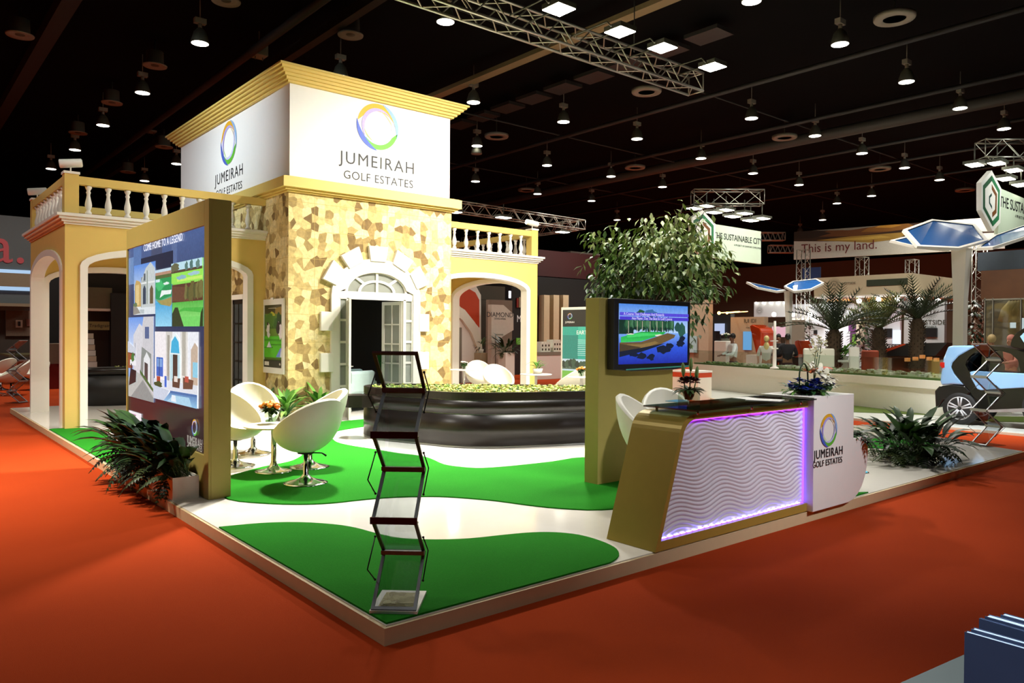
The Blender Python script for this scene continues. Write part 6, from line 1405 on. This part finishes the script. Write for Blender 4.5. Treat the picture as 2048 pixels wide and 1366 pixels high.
mb = MB(); a0 = g2(982, 770); a1 = g2(1020, 770); mb.prism([(a0[0],.0),(a1[0],.0),g2(1022,728),g2(1004,700),g2(1004,674),g2(1027,660),g2(1027,628),g2(1007,610),g2(983,609)], -.2, 0, M=MD); ob = put(mb.build('board', pm('warm_white_board', '#cfc4b6', .6)), t)
q = g2(1000, 630); text('DIAMOND', MD, .24, M_['ink'], ob, q[0], q[1], .005, 1.05); q = g2(1000, 636); text('DEVELOPERS', MD, .09, M_['ink'], ob, q[0], q[1]-.03, .005)
mb = MB(); mb.ringprism([g2(990,740), g2(990,668), g2(1006,668)], [g2(992,740), g2(992,670), g2(1006,671)], 0, .01, M=MD); mb.ringprism([g2(996,726),g2(1010,715),g2(1022,728)], [g2(998,729),g2(1010,719),g2(1020,730)], 0, .01, M=MD); put(mb.build('board_lines', greyp), ob)
t = thing('black_stand', 'black stand building with tall beige fins behind the right wing', 'stand', (ony(1110, 700, 21).x, 21, 0)); Ye = 21.0
mb = MB(); ybox(mb, 1022, 1210, 556, 770, Ye, 3, zb=0); bs = put(mb.build('black_wall', darkp), t)
mb = MB(); ybox(mb, 1076, 1200, 505, 556, Ye+.6, 2); put(mb.build('dark_red_upper', pm('dark_red_wall', '#3a0c0a', .7)), t)
for x in (1088, 1107, 1126): mb = MB(); ybox(mb, x, x+11, 590, 690, Ye-.4, .35, zb=.8); put(mb.build('beige_fin', pm('beige_fin_paint', '#cbb894', .6) if x == 1088 else bpy.data.materials['beige_fin_paint']), t)
q = ony(1034, 638, Ye-.01); text('MALL', FXZ(Ye-.01), .42, M_['winklet'], bs, q.x-.02, q.z, .005, .8, align='LEFT'); mb = MB(); ybox(mb, 1034, 1049, 676, 689, Ye-.05, .05); put(mb.build('green_square', emat('green_square', '#5f9a1c', .6)), bs)
mb = MB(); ybox(mb, 1034, 1037, 596, 615, Ye-.05, .05, 0, '#8a2a20'); ybox(mb, 1038.5, 1041, 594, 615, Ye-.05, .05, 0, '#a89878'); ybox(mb, 1042.5, 1045, 596, 615, Ye-.05, .05, 0, '#6a6258'); put(mb.build('coloured_bars', M_['prt']), bs)
mb = MB(); ybox(mb, 1019, 1022, 582, 596, 19.0, .05); solo(mb, 'light_tube', emat('tube_glow', '#f4f0ff', 3), 'short vertical light tube beside the dark stand', 'light tube')
mb = MB(); ybox(mb, 978, 1024, 600, 770, 19.4, .2, zb=0); solo(mb, 'grey_wall_panel', pm('grey_tan_panel', '#7d6a58', .7), 'grey tan wall panel behind the octagonal board', 'wall panel')
mb = MB(); ybox(mb, 960, 1010, 572, 600, 20.2, .2); ybox(mb, 962, 983, 600, 770, 20.2, .2, zb=0); solo(mb, 'olive_wall_panel', pm('olive_dark_panel', '#4a4436', .7), 'dark olive wall panel between curved stand and octagonal board', 'wall panel')
t = thing('grey_sign_box', 'grey overhead sign box with brown emblem left of the tree', 'sign', tuple(ony(1168, 530, 24)))
mb = MB(); ybox(mb, 1141, 1200, 505, 552, 24, .8); gs = put(mb.build('sign_face', pm('dim_grey_sign', '#7a766c', .7)), t); mb = MB(); ybox(mb, 1133, 1200, 553, 557, 23.8, 1.2); put(mb.build('sign_ledge', M_['duct']), t)
mb = MB(); ybox(mb, 1146, 1164, 522, 536, 23.95, .05); put(mb.build('brown_emblem', pm('brown_emblem', '#4a2a20', .6)), gs)
t = thing('white_desk', 'white reception desk with house models behind the right wing', 'desk', (ony(1100, 740, 18).x, 18, 0))
mb = MB(); x0_, x1_, z0_, z1_ = ybox(mb, 1074, 1124, 706, 760, 18, .8, zb=0); put(mb.build('desk_body', M_['white']), t); mb = MB(); ybox(mb, 1074, 1124, 704, 711, 17.97, .86); put(mb.build('grey_band', greyp), t)
for k, (a_, b_, y_) in enumerate(((1082,1101,686),(1107,1122,682))): 
    mb = MB(); X0_, X1_, Z0_, Z1_ = ybox(mb, a_, b_, y_, 704, 18.2, .4, zb=z1_+.04)
    for q in range(3):
        for w in range(2): xx = X0_+(X1_-X0_)*(q+.3)/3; zz = Z0_+(Z1_-Z0_)*(w*.45+.15); mb.box(xx, 18.19, zz, xx+.06, 18.2, zz+.08, 1)
    for q in range(4): mb.box(X0_+q*(X1_-X0_)/4, 18.2, Z1_, X0_+(q+.6)*(X1_-X0_)/4, 18.6, Z1_+.05)
    solo(mb, 'house_model', [M_['cream'], M_['bark']], ['cream house model at the left on the white desk', 'cream house model at the right on the white desk'][k], 'house model')
t = thing('white_desk', 'pale lower desk seen through the right arch beside the octagonal board', 'desk', (ony(960, 740, 17.5).x, 17.5, 0)); mb = MB(); ybox(mb, 962, 981, 706, 770, 17.6, .6, zb=0); put(mb.build('desk_body', beige), t)
p = ony(968, 690, 17.7); rosette('fern like plant on the pale desk behind the right arch', (p.x, 17.9, ony(968, 706, 17.6).z+.001), 44, 26, (.3,.5), .05, ('#3a5228','#4c6a34','#2c4020'))
p = ony(1013, 700, 16.6); lilyfern('flower_bush', 'tall dark plant with white blooms beside the octagonal board', 'plants', (p.x, 16.6, 0), (.2,.15), 40, 20, 61, (-.2,-.2,.2,.2,1.1), False, (.4,.8), .1, (.3,.5), True)

# ================================================================ stands at the left, seen past and through the arcade
Yl = 27.0
t = thing('grey_light_wall', 'grey curved stand wall with light bands and red letter at the left edge', 'stand wall', (ony(20, 600, Yl).x, Yl, 0))
mb = MB(); ybox(mb, -60, 62, 430, 620, Yl, .4); gw = put(mb.build('grey_wall', pm('cool_grey_wall', '#5a5f60', .6, var=.05)), t)
mb = MB(); ybox(mb, -60, 62, 545, 572, Yl-.25, .25); ybox(mb, -60, 62, 606, 612, Yl-.25, .25); put(mb.build('tan_band', pm('tan_band', '#8c7b62', .6)), t)
mb = MB(); ybox(mb, -60, 62, 538, 545, Yl-.1, .06); ybox(mb, -60, 62, 572, 580, Yl-.1, .06); put(mb.build('light_band', emat('cool_band', '#a8c8e8', 1.0)), t)
q = ony(4, 496, Yl-.02); text('a.', FXZ(Yl-.02), 1.75, emat('red_letter', '#b02a30', .55), gw, q.x+.15, q.z+.05, .01, 1, .03)
t = thing('dark_alcove', 'dim alcove with framed pictures below the grey light wall', 'stand', (ony(30, 690, Yl).x, Yl+.5, 0))
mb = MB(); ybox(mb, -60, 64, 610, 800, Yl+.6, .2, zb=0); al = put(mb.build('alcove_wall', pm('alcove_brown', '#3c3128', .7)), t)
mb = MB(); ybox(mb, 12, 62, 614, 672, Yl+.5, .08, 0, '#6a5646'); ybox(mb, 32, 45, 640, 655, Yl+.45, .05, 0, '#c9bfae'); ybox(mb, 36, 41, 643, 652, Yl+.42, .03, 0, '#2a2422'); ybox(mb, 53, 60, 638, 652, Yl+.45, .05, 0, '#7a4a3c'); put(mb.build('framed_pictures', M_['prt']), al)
mb = MB(); a = ony(10, 685, Yl-1); b = ony(62, 665, Yl+.4); mb.box(a.x, Yl-2, .9, b.x, Yl+.4, .96); put(mb.build('olive_counter', pm('olive_counter', '#5c5030', .6)), t)
for k, (x, y, lab) in enumerate(((-2,712,'dim white tub chair at the far left edge near a chrome table'), (18,708,'dim white tub chair beyond the left arcade, right of another'), (66,700,'dim white tub chair behind the small zigzag rack at the left'))):
    p = onz(x+4, 780+(k % 2)*10, 0); dup(ch, (p.x, p.y, 0), math.radians(30+60*k), lab)
p = onz(8, 790, 0); dup(tb, (p.x-.1, p.y+.6, 0), 0, 'dim round table among the chairs at the far left')
p = onz(47, 806, 0); zigzag('zigzag brochure rack at the far left beside the arcade side', (p.x, p.y, .001), math.radians(40), .26, [1.5,1.26,1.02,.77,.53,.27,.02], .35, (M_['alu'], M_['alum']), tray=False)
# beyond the left arches
t = thing('olive_sign_stand', 'dim stand with hanging cabinet and small green sign beyond the left arches', 'stand', (ony(215, 700, 20).x, 20.5, 0)); Yf = 20.5
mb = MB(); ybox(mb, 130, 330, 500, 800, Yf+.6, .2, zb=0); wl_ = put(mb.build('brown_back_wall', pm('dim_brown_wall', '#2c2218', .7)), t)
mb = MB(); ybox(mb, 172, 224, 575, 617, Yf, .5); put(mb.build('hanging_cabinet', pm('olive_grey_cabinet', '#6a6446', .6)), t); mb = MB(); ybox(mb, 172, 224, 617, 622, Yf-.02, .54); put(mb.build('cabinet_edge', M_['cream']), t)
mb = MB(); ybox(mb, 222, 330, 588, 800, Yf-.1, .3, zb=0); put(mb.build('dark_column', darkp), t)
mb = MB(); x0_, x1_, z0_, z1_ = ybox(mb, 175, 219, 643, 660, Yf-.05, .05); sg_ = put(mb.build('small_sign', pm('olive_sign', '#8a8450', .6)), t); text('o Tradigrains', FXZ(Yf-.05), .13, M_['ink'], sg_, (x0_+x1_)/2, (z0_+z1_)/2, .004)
mb = MB(); mb.box(.3, 18.3, 0, 3.4, 18.5, 2.6); solo(mb, 'black_screen_panel', darkp, 'tall black panel seen through the left side arch', 'panel') if False else None
mb = MB(); a = ony(97, 600, 24); b = ony(124, 600, 24); mb.box(a.x-.3, 24, 0, b.x+.4, 24.2, 3.6); solo(mb, 'black_screen_panel', darkp, 'tall black panel framed by the inner left arches', 'panel')
t = thing('red_front_counter', 'dim pale topped counter with red front framed by the inner left arches', 'counter', ((a.x+b.x)/2, 22.5, 0)); mb = MB(); mb.box(a.x-.4, 22.5, 0, b.x+.5, 23.2, .75); put(mb.build('red_front', pm('red_counter_front', '#7a1c10', .6)), t); mb = MB(); mb.box(a.x-.42, 22.46, .75, b.x+.52, 23.25, 1.35); put(mb.build('pale_top', pm('dim_tan_top', '#7a6450', .7)), t)
t = thing('model_table', 'second dark display table with a small model beyond the left arches', 'display table', (2.4, 15.0, T))
bt = smooth([(1.25,15.05),(1.6,14.75),(2.3,14.62),(3.2,14.7),(3.55,15.0),(3.5,15.3),(2.4,15.35),(1.5,15.32)], 3)
mb = MB(); mb.prism(inset(bt, .03), T+.001, .80, sm=True); put(mb.build('table_body', darkp), t); mb = MB(); mb.prism(bt, .80, .94, sm=True); put(mb.build('table_top', M_['dark']), t)
mb = MB(); r = random.Random(3)
for k in range(70): x = r.uniform(1.9,3.3); y = r.uniform(14.85,15.2); mb.ball((x,y,.95), r.uniform(.015,.035), 5, 3, 0, r.choice(['#7a8a3a','#a8b060','#5a6a28','#c8c888']))
o = put(mb.build('model_landscape', M_['prt']), t); o['kind'] = 'stuff'
p = ony(183, 735, 17.4); t = thing('leaflet_holder', 'slanted leaflet holder full of pale leaflets beyond the left arch', 'leaflet holder', (p.x, 17.4, 0)); mb = MB()
mb.box(-.05,-.02,0,.05,.02,.9); mb.lathe([(.2,0),(.2,.02),(0,.03)], 14); mb.build('post', M_['black'], t, world=False)
for k in range(6): mb = MB(); z = .85+k*.14; y = -.02+.02*k; mb.box(-.11-.012*k, y-.05, z, .11-.012*k, y-.02, z+.13); mb.build('leaflet', bpy.data.materials['warm_white_board'] if k % 2 else wh, t, world=False)
# inside the tower: pale armchairs and dark screen
t = thing('dark_partition', 'tall black partition seen through the open entrance doors', 'partition', (7.07, 12.2, T)); mb = MB(); mb.box(7.02, 9.95, T, 7.12, 14.6, 3.3); put(mb.build('partition_board', M_['black']), t); mb = MB(); mb.box(7.0, 11.3, T, 7.02, 11.36, 3.2); put(mb.build('joint_strip', M_['duct']), t)
blue_lit = pm('blue_lit_white_leather', '#bcd4d2', .45)  # white leather with the bluish interior light put into its colour
def sofa(label, x, y, rz):
    t = thing('armchair', label, 'armchair', (x, y, T), rz)
    mb = MB(); mb.box(-.38,-.36,.12,.38,.36,.42); mb.build('seat', blue_lit, t, world=False, bevel=.04); mb = MB(); mb.box(-.38,.24,.36,.38,.38,.84); mb.build('backrest', blue_lit, t, world=False, bevel=.06)
    for s in (-1, 1): mb = MB(); mb.box(s*.38-.07,-.36,.12,s*.38+.07,.36,.62); mb.build('armrest', blue_lit, t, world=False, bevel=.04)
    for sx in (-1, 1):
        for sy in (-1, 1): mb = MB(); mb.tube([(sx*.32,sy*.3,0),(sx*.32,sy*.3,.12)], .02, 6); mb.build('leg', M_['chrome'], t, world=False)
sofa('white armchair in bluish light just inside the entrance doors, nearer one', 5.55, 10.9, math.radians(200)); sofa('white armchair in bluish light further inside behind the nearer armchair', 5.75, 11.75, math.radians(180))
# near right corner: brochures upright on a dark table
def nearP(x, y, z): return onz(x, y, z)
zt3 = 1.02
t = thing('brochure_table', 'dark grey table corner at the bottom right of the view', 'table', (-.55, -3.3, 0))
c0 = onz(1800, 1366, zt3); c1 = onz(1926, 1310, zt3); e1 = (c1-c0); e1.z = 0; e1.normalize(); e2 = Vector((e1.y, -e1.x, 0)); c0 = c0-e1*.25
Q = [c0, c0+e1*1.2, c0+e1*1.2+e2*.9, c0+e2*.9]
mb = MB(); mb.prism([(p.x,p.y) for p in Q], zt3-.03, zt3); tt = put(mb.build('table_top', pm('dark_grey_top', '#4c5350', .4)), t)
for fx, fy in ((.08,.08),(.92,.08),(.92,.92),(.08,.92)):
    p = c0+e1*1.2*fx+e2*.9*fy; mb = MB(); mb.box(p.x-.025, p.y-.025, 0, p.x+.025, p.y+.025, zt3-.03); put(mb.build('leg', M_['black']), t)
navy = pm('navy_cover', '#3f4c68', .4, var=.1); edge = pm('pale_page_edge', '#c4d6ea', .6, var=.06)
def booklets(fl, fr, ztop, n, th, labels, grp):
    a = onz(fl[0], fl[1], ztop); b = onz(fr[0], fr[1], ztop); xd = (b-a); xd.z = 0; L = .30; xd.normalize(); nb = Vector((-xd.y, xd.x, 0)); 
    if nb.dot(FX) < 0: nb = -nb
    o = 0
    for k in range(n):
        h = ztop-zt3-.001+(.004 if k % 2 else 0); p = a+nb*o; M = Matrix((xd, nb, Vector((0,0,1)))).transposed().to_4x4(); M.translation = Vector((p.x, p.y, zt3+.0005))
        t = thing('booklet', labels[k], 'booklet', (p.x, p.y, zt3), 0, grp); w = th[k]
        mb = MB(); mb.box(.006*k, 0, 0, L, .0015, h, M=M); mb.box(.006*k, w-.0015, 0, L, w, h, M=M); put(mb.build('cover', navy), t)
        mb = MB(); mb.box(.006*k+.002, .0015, 0, L-.003, w-.0015, h-.001, M=M); put(mb.build('pages', edge), t); o += w+.002
booklets((1929,1263), (2048,1297), 1.25, 2, [.010,.012], ['dark booklet standing upright, the nearest of the corner booklets', 'dark booklet directly behind the nearest corner booklet'], 'upright booklets on the near corner table')
booklets((1958,1236), (2048,1262), 1.262, 4, [.006,.016,.012,.014], ['thin dark booklet at the front of the rear corner stack', 'thick pale edged booklet, second in the rear corner stack', 'third booklet of the rear corner stack', 'rearmost booklet of the rear corner stack'], 'upright booklets on the near corner table')
# ================================================================ ceiling equipment
LAMPS = [(400,87),(285,186),(206,251),(150,300),(102,338),(353,328),(289,362),(891,44),(681,154),(1503,3),(1680,89),(1813,164),(1920,217),(2008,258),(1503,237),(1630,272),(1724,307),(1809,336),(1879,360),(947,205),(1127,244),(1274,278),(1402,317),(1506,347),(1598,370),(1743,392),(954,292),(1094,331),(1222,353),(1325,374),(951,363),(1075,388),(1183,402),(1674,407),(1645,440),(1600,465),(1234,440)]
rows = {}
for q in LAMPS: p = onz(q[0], q[1], 8.5); rows.setdefault(round((p.x-3.62)/3.68), []).append(p)
ORD = ['nearest','second','third','fourth','fifth','sixth','seventh','eighth','ninth']
proto = None
for rk in sorted(rows):
    L = sorted(rows[rk], key=lambda p: (p-CAM).length)
    for k, p in enumerate(L):
        where = ['first row from the left', 'second row, over the tower', 'third row, right of the tower', 'fourth row', 'fifth row', 'sixth row', 'seventh row', 'eighth row', 'ninth row', 'tenth row', 'eleventh row'][min(rk, 10)]
        lab = 'lit bell shaped ceiling lamp, %s lamp of the %s' % (ORD[min(k, 8)], where)
        if proto is None:
            proto = thing('ceiling_lamp', lab, 'ceiling lamp', p, 0, 'bell lamps under the dark hall ceiling')
            mb = MB(); mb.lathe([(.20,.0),(.205,.02),(.19,.10),(.14,.26),(.08,.33),(.05,.36)], 20); mb.build('reflector', M_['lampm'], proto, world=False)
            mb = MB(); mb.lathe([(0,-.004),(.19,-.004),(.19,.012),(0,.012)], 20); mb.build('lamp_face', M_['lite'], proto, world=False)
            mb = MB(); mb.box(-.13,-.07,.46,.13,.07,.58); mb.tube([(0,0,.35),(0,0,.47)], .045, 8); mb.tube([(0,0,.58),(0,0,1.09)], .012, 5); mb.build('ballast_box', M_['duct'], proto, world=False)
        else: dup(proto, p, 0, lab)
# unlit lamp beside the sign box
u = dup(proto, onz(953, 308, 8.3), 0, 'unlit bell shaped ceiling lamp just right of the sign box')
for c in [x for x in bpy.data.objects if x.parent == u and x.name.startswith('lamp_face')]: c.data = c.data.copy(); c.data.materials[0] = M_['duct']
# round air diffusers
first = None
for k, (x, y) in enumerate([(1789,40),(1293,186),(993,275),(1569,277),(1270,337),(1760,340),(1480,382),(1930,382),(1053,382)]):
    p = onz(x, y, 8.9); lab = 'ring shaped air diffuser '+['at the upper right, largest of its kind','just behind the end of the main truss','right of the sign box','in the upper right, beside the round duct','above the ficus tree, in line with the main truss end','above the land banner','above the half hidden eco-city sign','near the large eco-city sign','low above the rear truss'][k]
    if first is None:
        first = thing('ring_diffuser', lab, 'air diffuser', p, 0, 'ring diffusers under the ceiling'); mb = MB(); mb.lathe([(.24,.02),(.26,0),(.42,0),(.44,.03),(.44,.10),(.24,.10),(.24,.02)], 28); mb.build('ring', M_['duct'], first, world=False); mb = MB(); mb.lathe([(.0,.05),(.08,.05),(.08,.1),(0,.1)], 12); mb.tube([(-.3,0,.08),(.3,0,.08)], .012, 5); mb.tube([(0,0,.1),(0,0,.69)], .02, 5); mb.build('core', M_['lampm'], first, world=False)
    else: dup(first, p, 0, lab)
first = None
for k, (x, y) in enumerate([(40,72),(452,4),(310,133),(701,72),(224,207),(156,267),(328,295),(256,345)]):
    p = onz(x, y, 8.9 if k < 6 else 8.5); lab = 'drum shaped air outlet '+['near the upper left corner of the view','at the top edge of the view','above the second lamp of the left row','above the tower, near the main truss','above the third lamp of the left row','above the fourth lamp of the left row','left of the sign box edge','low behind the left balustrade post'][k]
    if first is None:
        first = thing('drum_diffuser', lab, 'air outlet', p, 0, 'drum outlets under the ceiling'); mb = MB(); mb.lathe([(.2,.03),(.3,0),(.31,.03),(.22,.06),(.21,.4),(0,.4)], 24); mb.build('drum', M_['duct'], first, world=False); mb = MB(); mb.lathe([(0,.02),(.1,.02),(.12,.05),(.2,.05)], 18); mb.build('inner_cone', M_['lampm'], first, world=False); mb = MB(); mb.tube([(0,0,.401),(0,0,.69)], .03, 6); mb.build('hanger', M_['pipe'], first, world=False)
    else: dup(first, p, 0, lab)
# beams, pipes, ducts
def beam(name, X, w, h, z, mat, label, cat, y0=-10, y1=50, rnd=False):
    mb = MB()
    if rnd: mb.tube([(X, y0, z), (X, y1, z)], w, 12)
    else: mb.box(X-w/2, y0, z, X+w/2, y1, z+h)
    return solo(mb, name, mat, label, cat)
dim = pm('dim_beam', '#2c2a28', .6, .2, var=.2)
beam('ceiling_beam', 1.15, .35, .3, 9.0, dim, 'dark ceiling beam at the upper left corner', 'ceiling beam')
beam('ceiling_pipe', 5.32, .11, 0, 9.0, M_['pipe'], 'dark round pipe running over the tower roof', 'ceiling pipe', rnd=True)
beam('ceiling_beam', 6.3, .22, .25, 9.0, dim, 'dark ceiling beam right of the round pipe over the tower', 'ceiling beam')
beam('cable_tray', 11.1, .30, .12, 9.0, pm('tan_tray', '#7a6a4a', .6), 'tan cable tray crossing behind the main truss', 'cable tray')
for X, w, lab in ((17.3,.07,'thin pipe right of the main truss end'), (22.0,.07,'thin pipe left of the thick round duct'), (27.2,.06,'thin pipe beyond the thick round duct'), (30.4,.06,'thin pipe above the land banner'), (34.5,.06,'thin pipe low over the far right stands')): beam('ceiling_pipe', X, w, 0, 9.0, M_['pipe'], lab, 'ceiling pipe', rnd=True)
beam('air_duct', 24.2, .20, 0, 9.0, pm('dim_duct', '#4a4740', .6, .2), 'thick round grey duct across the right ceiling', 'air duct', rnd=True)
for k, (Y, lab) in enumerate(((10.5,'thin cross rod nearest over the main truss end'), (17,'thin cross rod beyond the first one'), (23.5,'thin cross rod above the rear truss'))):
    mb = MB(); mb.tube([(8, Y, 9.1), (50, Y, 9.1)], .03, 6); solo(mb, 'cross_rod', dim, lab, 'ceiling rod')
for k in range(9):
    mb = MB(); x = 13.6+.02*k; y = 7.5+k*1.35; mb.box(x, y, 9.25, x+.7, y+1.0, 9.35); solo(mb, 'ceiling_panel', dim, 'dim grey ceiling panel, number %s along the strip right of the tan tray' % ['one','two','three','four','five','six','seven','eight','nine'][k], 'ceiling panel', 'dim panels in a strip on the ceiling')
for k, (x, y, d) in enumerate(((518,103,20),(302,258,30))):
    p = at(x, y, d); t = thing('hanging_box', ['square grey projector box hanging left of the sign box', 'smaller hanging box over the left balustrade'][k], 'hanging box', p); mb = MB(); mb.box(-.17,-.2,-.14,.17,.2,.14); mb.build('box_body', M_['duct'], t, world=False, bevel=.01); mb = MB(); mb.tube([(0,0,.14),(0,0,1.2)], .015, 5)
    for s in (-1, 1): mb.tube([(s*.1,0,-.14),(s*.1,0,-.22)], .015, 5)
    mb.build('bracket', M_['lampm'], t, world=False)
# main truss and its floods
mt = boxtruss('main_truss', 'bright aluminium box truss crossing above the stand to the upper right', (1.5, 6.55, 7.19), (11.52, 6.55, 7.19), .38, .38, None, 26, .028)
for x in (4.5, 9.5):
    mb = MB(); mb.tube([(x, 6.55, 7.4), (x, 6.55, 9.2)], .012, 5); put(mb.build('hanging_cable', M_['pipe']), mt)
for k, (px, py) in enumerate(((1118,20),(1240,65),(1325,97),(1425,135))):
    p = onz(px, py, 7.0); t = thing('floodlight', ['square floodlight on the main truss, leftmost of four', 'second floodlight from the left on the main truss', 'third floodlight from the left on the main truss', 'rightmost floodlight near the main truss end'][k], 'floodlight', p, 0, 'floodlights along the main truss')
    mb = MB(); mb.box(-.20,-.20,.012,.20,.20,.10); mb.build('housing', M_['lampm'], t, world=False, bevel=.01)
    mb = MB(); mb.box(-.19,-.19,0,.19,.19,.012); mb.build('lens', M_['flood'], t, world=False)
    mb = MB(); mb.tube([(-.22,0,.05),(-.22,.1,.16),(-.22,6.36-p.y,.16)], .015, 5); mb.tube([(.22,0,.05),(.22,.1,.16),(.22,6.36-p.y,.16)], .015, 5); mb.build('arm', M_['lampm'], t, world=False)
for k, (px, py, lab) in enumerate(((1070,14,'purple uplighter'),(1220,112,'blue clamp'))):
    pass
r2 = boxtruss('rear_truss', 'dim lattice truss behind the tower running right to a corner', (13.4, 19.0, 6.35), (20.5, 19.0, 6.28), .4, .38, None, 20, .022)
boxtruss('rear_truss', 'short lattice truss returning from the rear truss corner', (20.3, 19.3, 6.28), (20.3, 27, 6.28), .4, .38, None, 20, .022)
for k, (x, y) in enumerate(((907,425),(1007,436),(1125,465))):
    p = onz(x, y, 6.0); trusslamp((p.x, p.y, 6.0), r2, 0, .3)
for k, (x, y, d) in enumerate(((1540,473,40),(1560,498,42))):
    a = at(x-22, y, d); b = at(x+28, y-2, d); b.z = a.z; boxtruss('far_truss', ['small far truss right of the half hidden eco-city sign', 'lower small far truss left of the land banner'][k], a, b, .4, .4, None, 10, .025)
# ================================================================ light
w = bpy.data.worlds.new('hall_air'); sc.world = w; w.use_nodes = True
w.node_tree.nodes['Background'].inputs[0].default_value = (.9,.93,1,1); w.node_tree.nodes['Background'].inputs[1].default_value = .0
def area(loc, target, power, size, c=(1,.95,.86), spread=180, name='stand_light'):
    l = bpy.data.lights.new(name, 'AREA'); l.energy = power; l.color = c; l.shape = 'DISK'; l.size = size; l.spread = math.radians(spread)
    o = bpy.data.objects.new(name, l); COL.objects.link(o); o.location = loc
    o.rotation_euler = (Vector(target)-Vector(loc)).to_track_quat('-Z', 'Y').to_euler(); return o
# floods on the truss in front of the tower
for x in (5.9, 7.4, 8.6, 10.1): area((x, 5.3, 6.7), (x*.55+2.2, 9.7, 1.3), 140, .4, (1,.94,.82), 120, 'flood_beam')
# general light from the stand's own truss onto floor and seating
area((3.4, 6.3, 6.9), (2.0, 6.0, 0), 360, .5, (1,.96,.88), 85, 'flood_beam')
area((7.5, 6.2, 6.9), (6.0, 5.2, 0), 340, .5, (1,.96,.88), 85, 'flood_beam')
area((10.3, 6.6, 6.9), (9.6, 9.0, 0), 170, .5, (1,.95,.86), 110, 'flood_beam')
area((4.6, -6.5, 6.0), (4.4, .2, .9), 24, .8, (.92,.93,1), 40, 'fill_light')  # unseen fill added to brighten the counter front
area((6.2, 2.6, 8.0), (5.6, 3.4, 0), 90, .8, (1,.97,.9), 70, 'hall_light')
area((5.6, 11.2, 3.2), (5.4, 10.8, 0), 20, .3, (.85,.95,1), 160, 'interior_light')
for x in (1.9, 9.0): area((x, 12.4, 3.3), (x, 12.4, 0), 40, .8, (1,.95,.85), 170, 'arcade_light')
# hall lamps
for x, y, p in ((-3.8, 7, 230), (-5, 16, 130), (.8, -1.5, 40), (9.5, .5, 24), (15.5, 5, 330), (16.5, -1, 130), (21, 8, 420), (22, 18, 420), (31, 8, 420), (31, 22, 450), (42, 14, 700), (40, 30, 600), (12, 22, 350), (2, 22, 300), (-8, 28, 400)):
    area((x, y, 8.2), (x, y, 0), p, 1.2, (1,.96,.88), 150, 'hall_light')
area((-4.0, 9.0, 8.0), (3.65, 13.2, 5.6), 62, .6, (.86,.95,1), 45, 'sign_light')  # unseen cool lamp added to lift the left side of the sign box
area((-3.2, 5.5, 8.0), (-1.6, 7.0, 0), 210, .8, (1,.93,.82), 70, 'hall_light')
area((11.6, 1.2, 4.2), (13.9, 1.4, .8), 60, .6, (.95,.98,1), 70, 'car_light')
# signs and white far stand
area((19.5, 9.5, 7.4), (20.5, 11.4, 4.7), 38, .6, (.95,1,.95), 120, 'sign_light')
area((21.5, 1.6, 7.2), (22.5, 3.9, 5.2), 60, .6, (.95,1,.95), 120, 'sign_light')
area((27.7, 9.0, 3.4), (30, 10.5, 1.5), 170, .6, (.95,.98,1), 150, 'booth_light')
area((27.7, 12.5, 3.4), (30, 13, 1.5), 150, .6, (.95,.98,1), 150, 'booth_light')
area((24, 5, 5.5), (30, 12, 6.2), 35, .6, (1,.95,.88), 100, 'booth_light')
area((-1.5, -4.6, 4.5), (-.4, -3.0, 1.0), 15, .5, (.8,.9,1), 45, 'fill_light')  # added fill over the near corner booklets, no real lamp there
# ---------------------------------------------------------------- lettering becomes mesh
bpy.context.view_layer.update()
dg = bpy.context.evaluated_depsgraph_get()
for o in [x for x in bpy.data.objects if x.type == 'FONT']:
    me = bpy.data.meshes.new_from_object(o.evaluated_get(dg)); n = bpy.data.objects.new('tmp', me); COL.objects.link(n)
    n.parent = o.parent; n.matrix_parent_inverse = o.matrix_parent_inverse.copy(); n.matrix_basis = o.matrix_basis.copy()
    for k in ('label', 'category', 'kind', 'group'):
        if k in o: n[k] = o[k]
    nm = o.name; bpy.data.objects.remove(o); n.name = nm
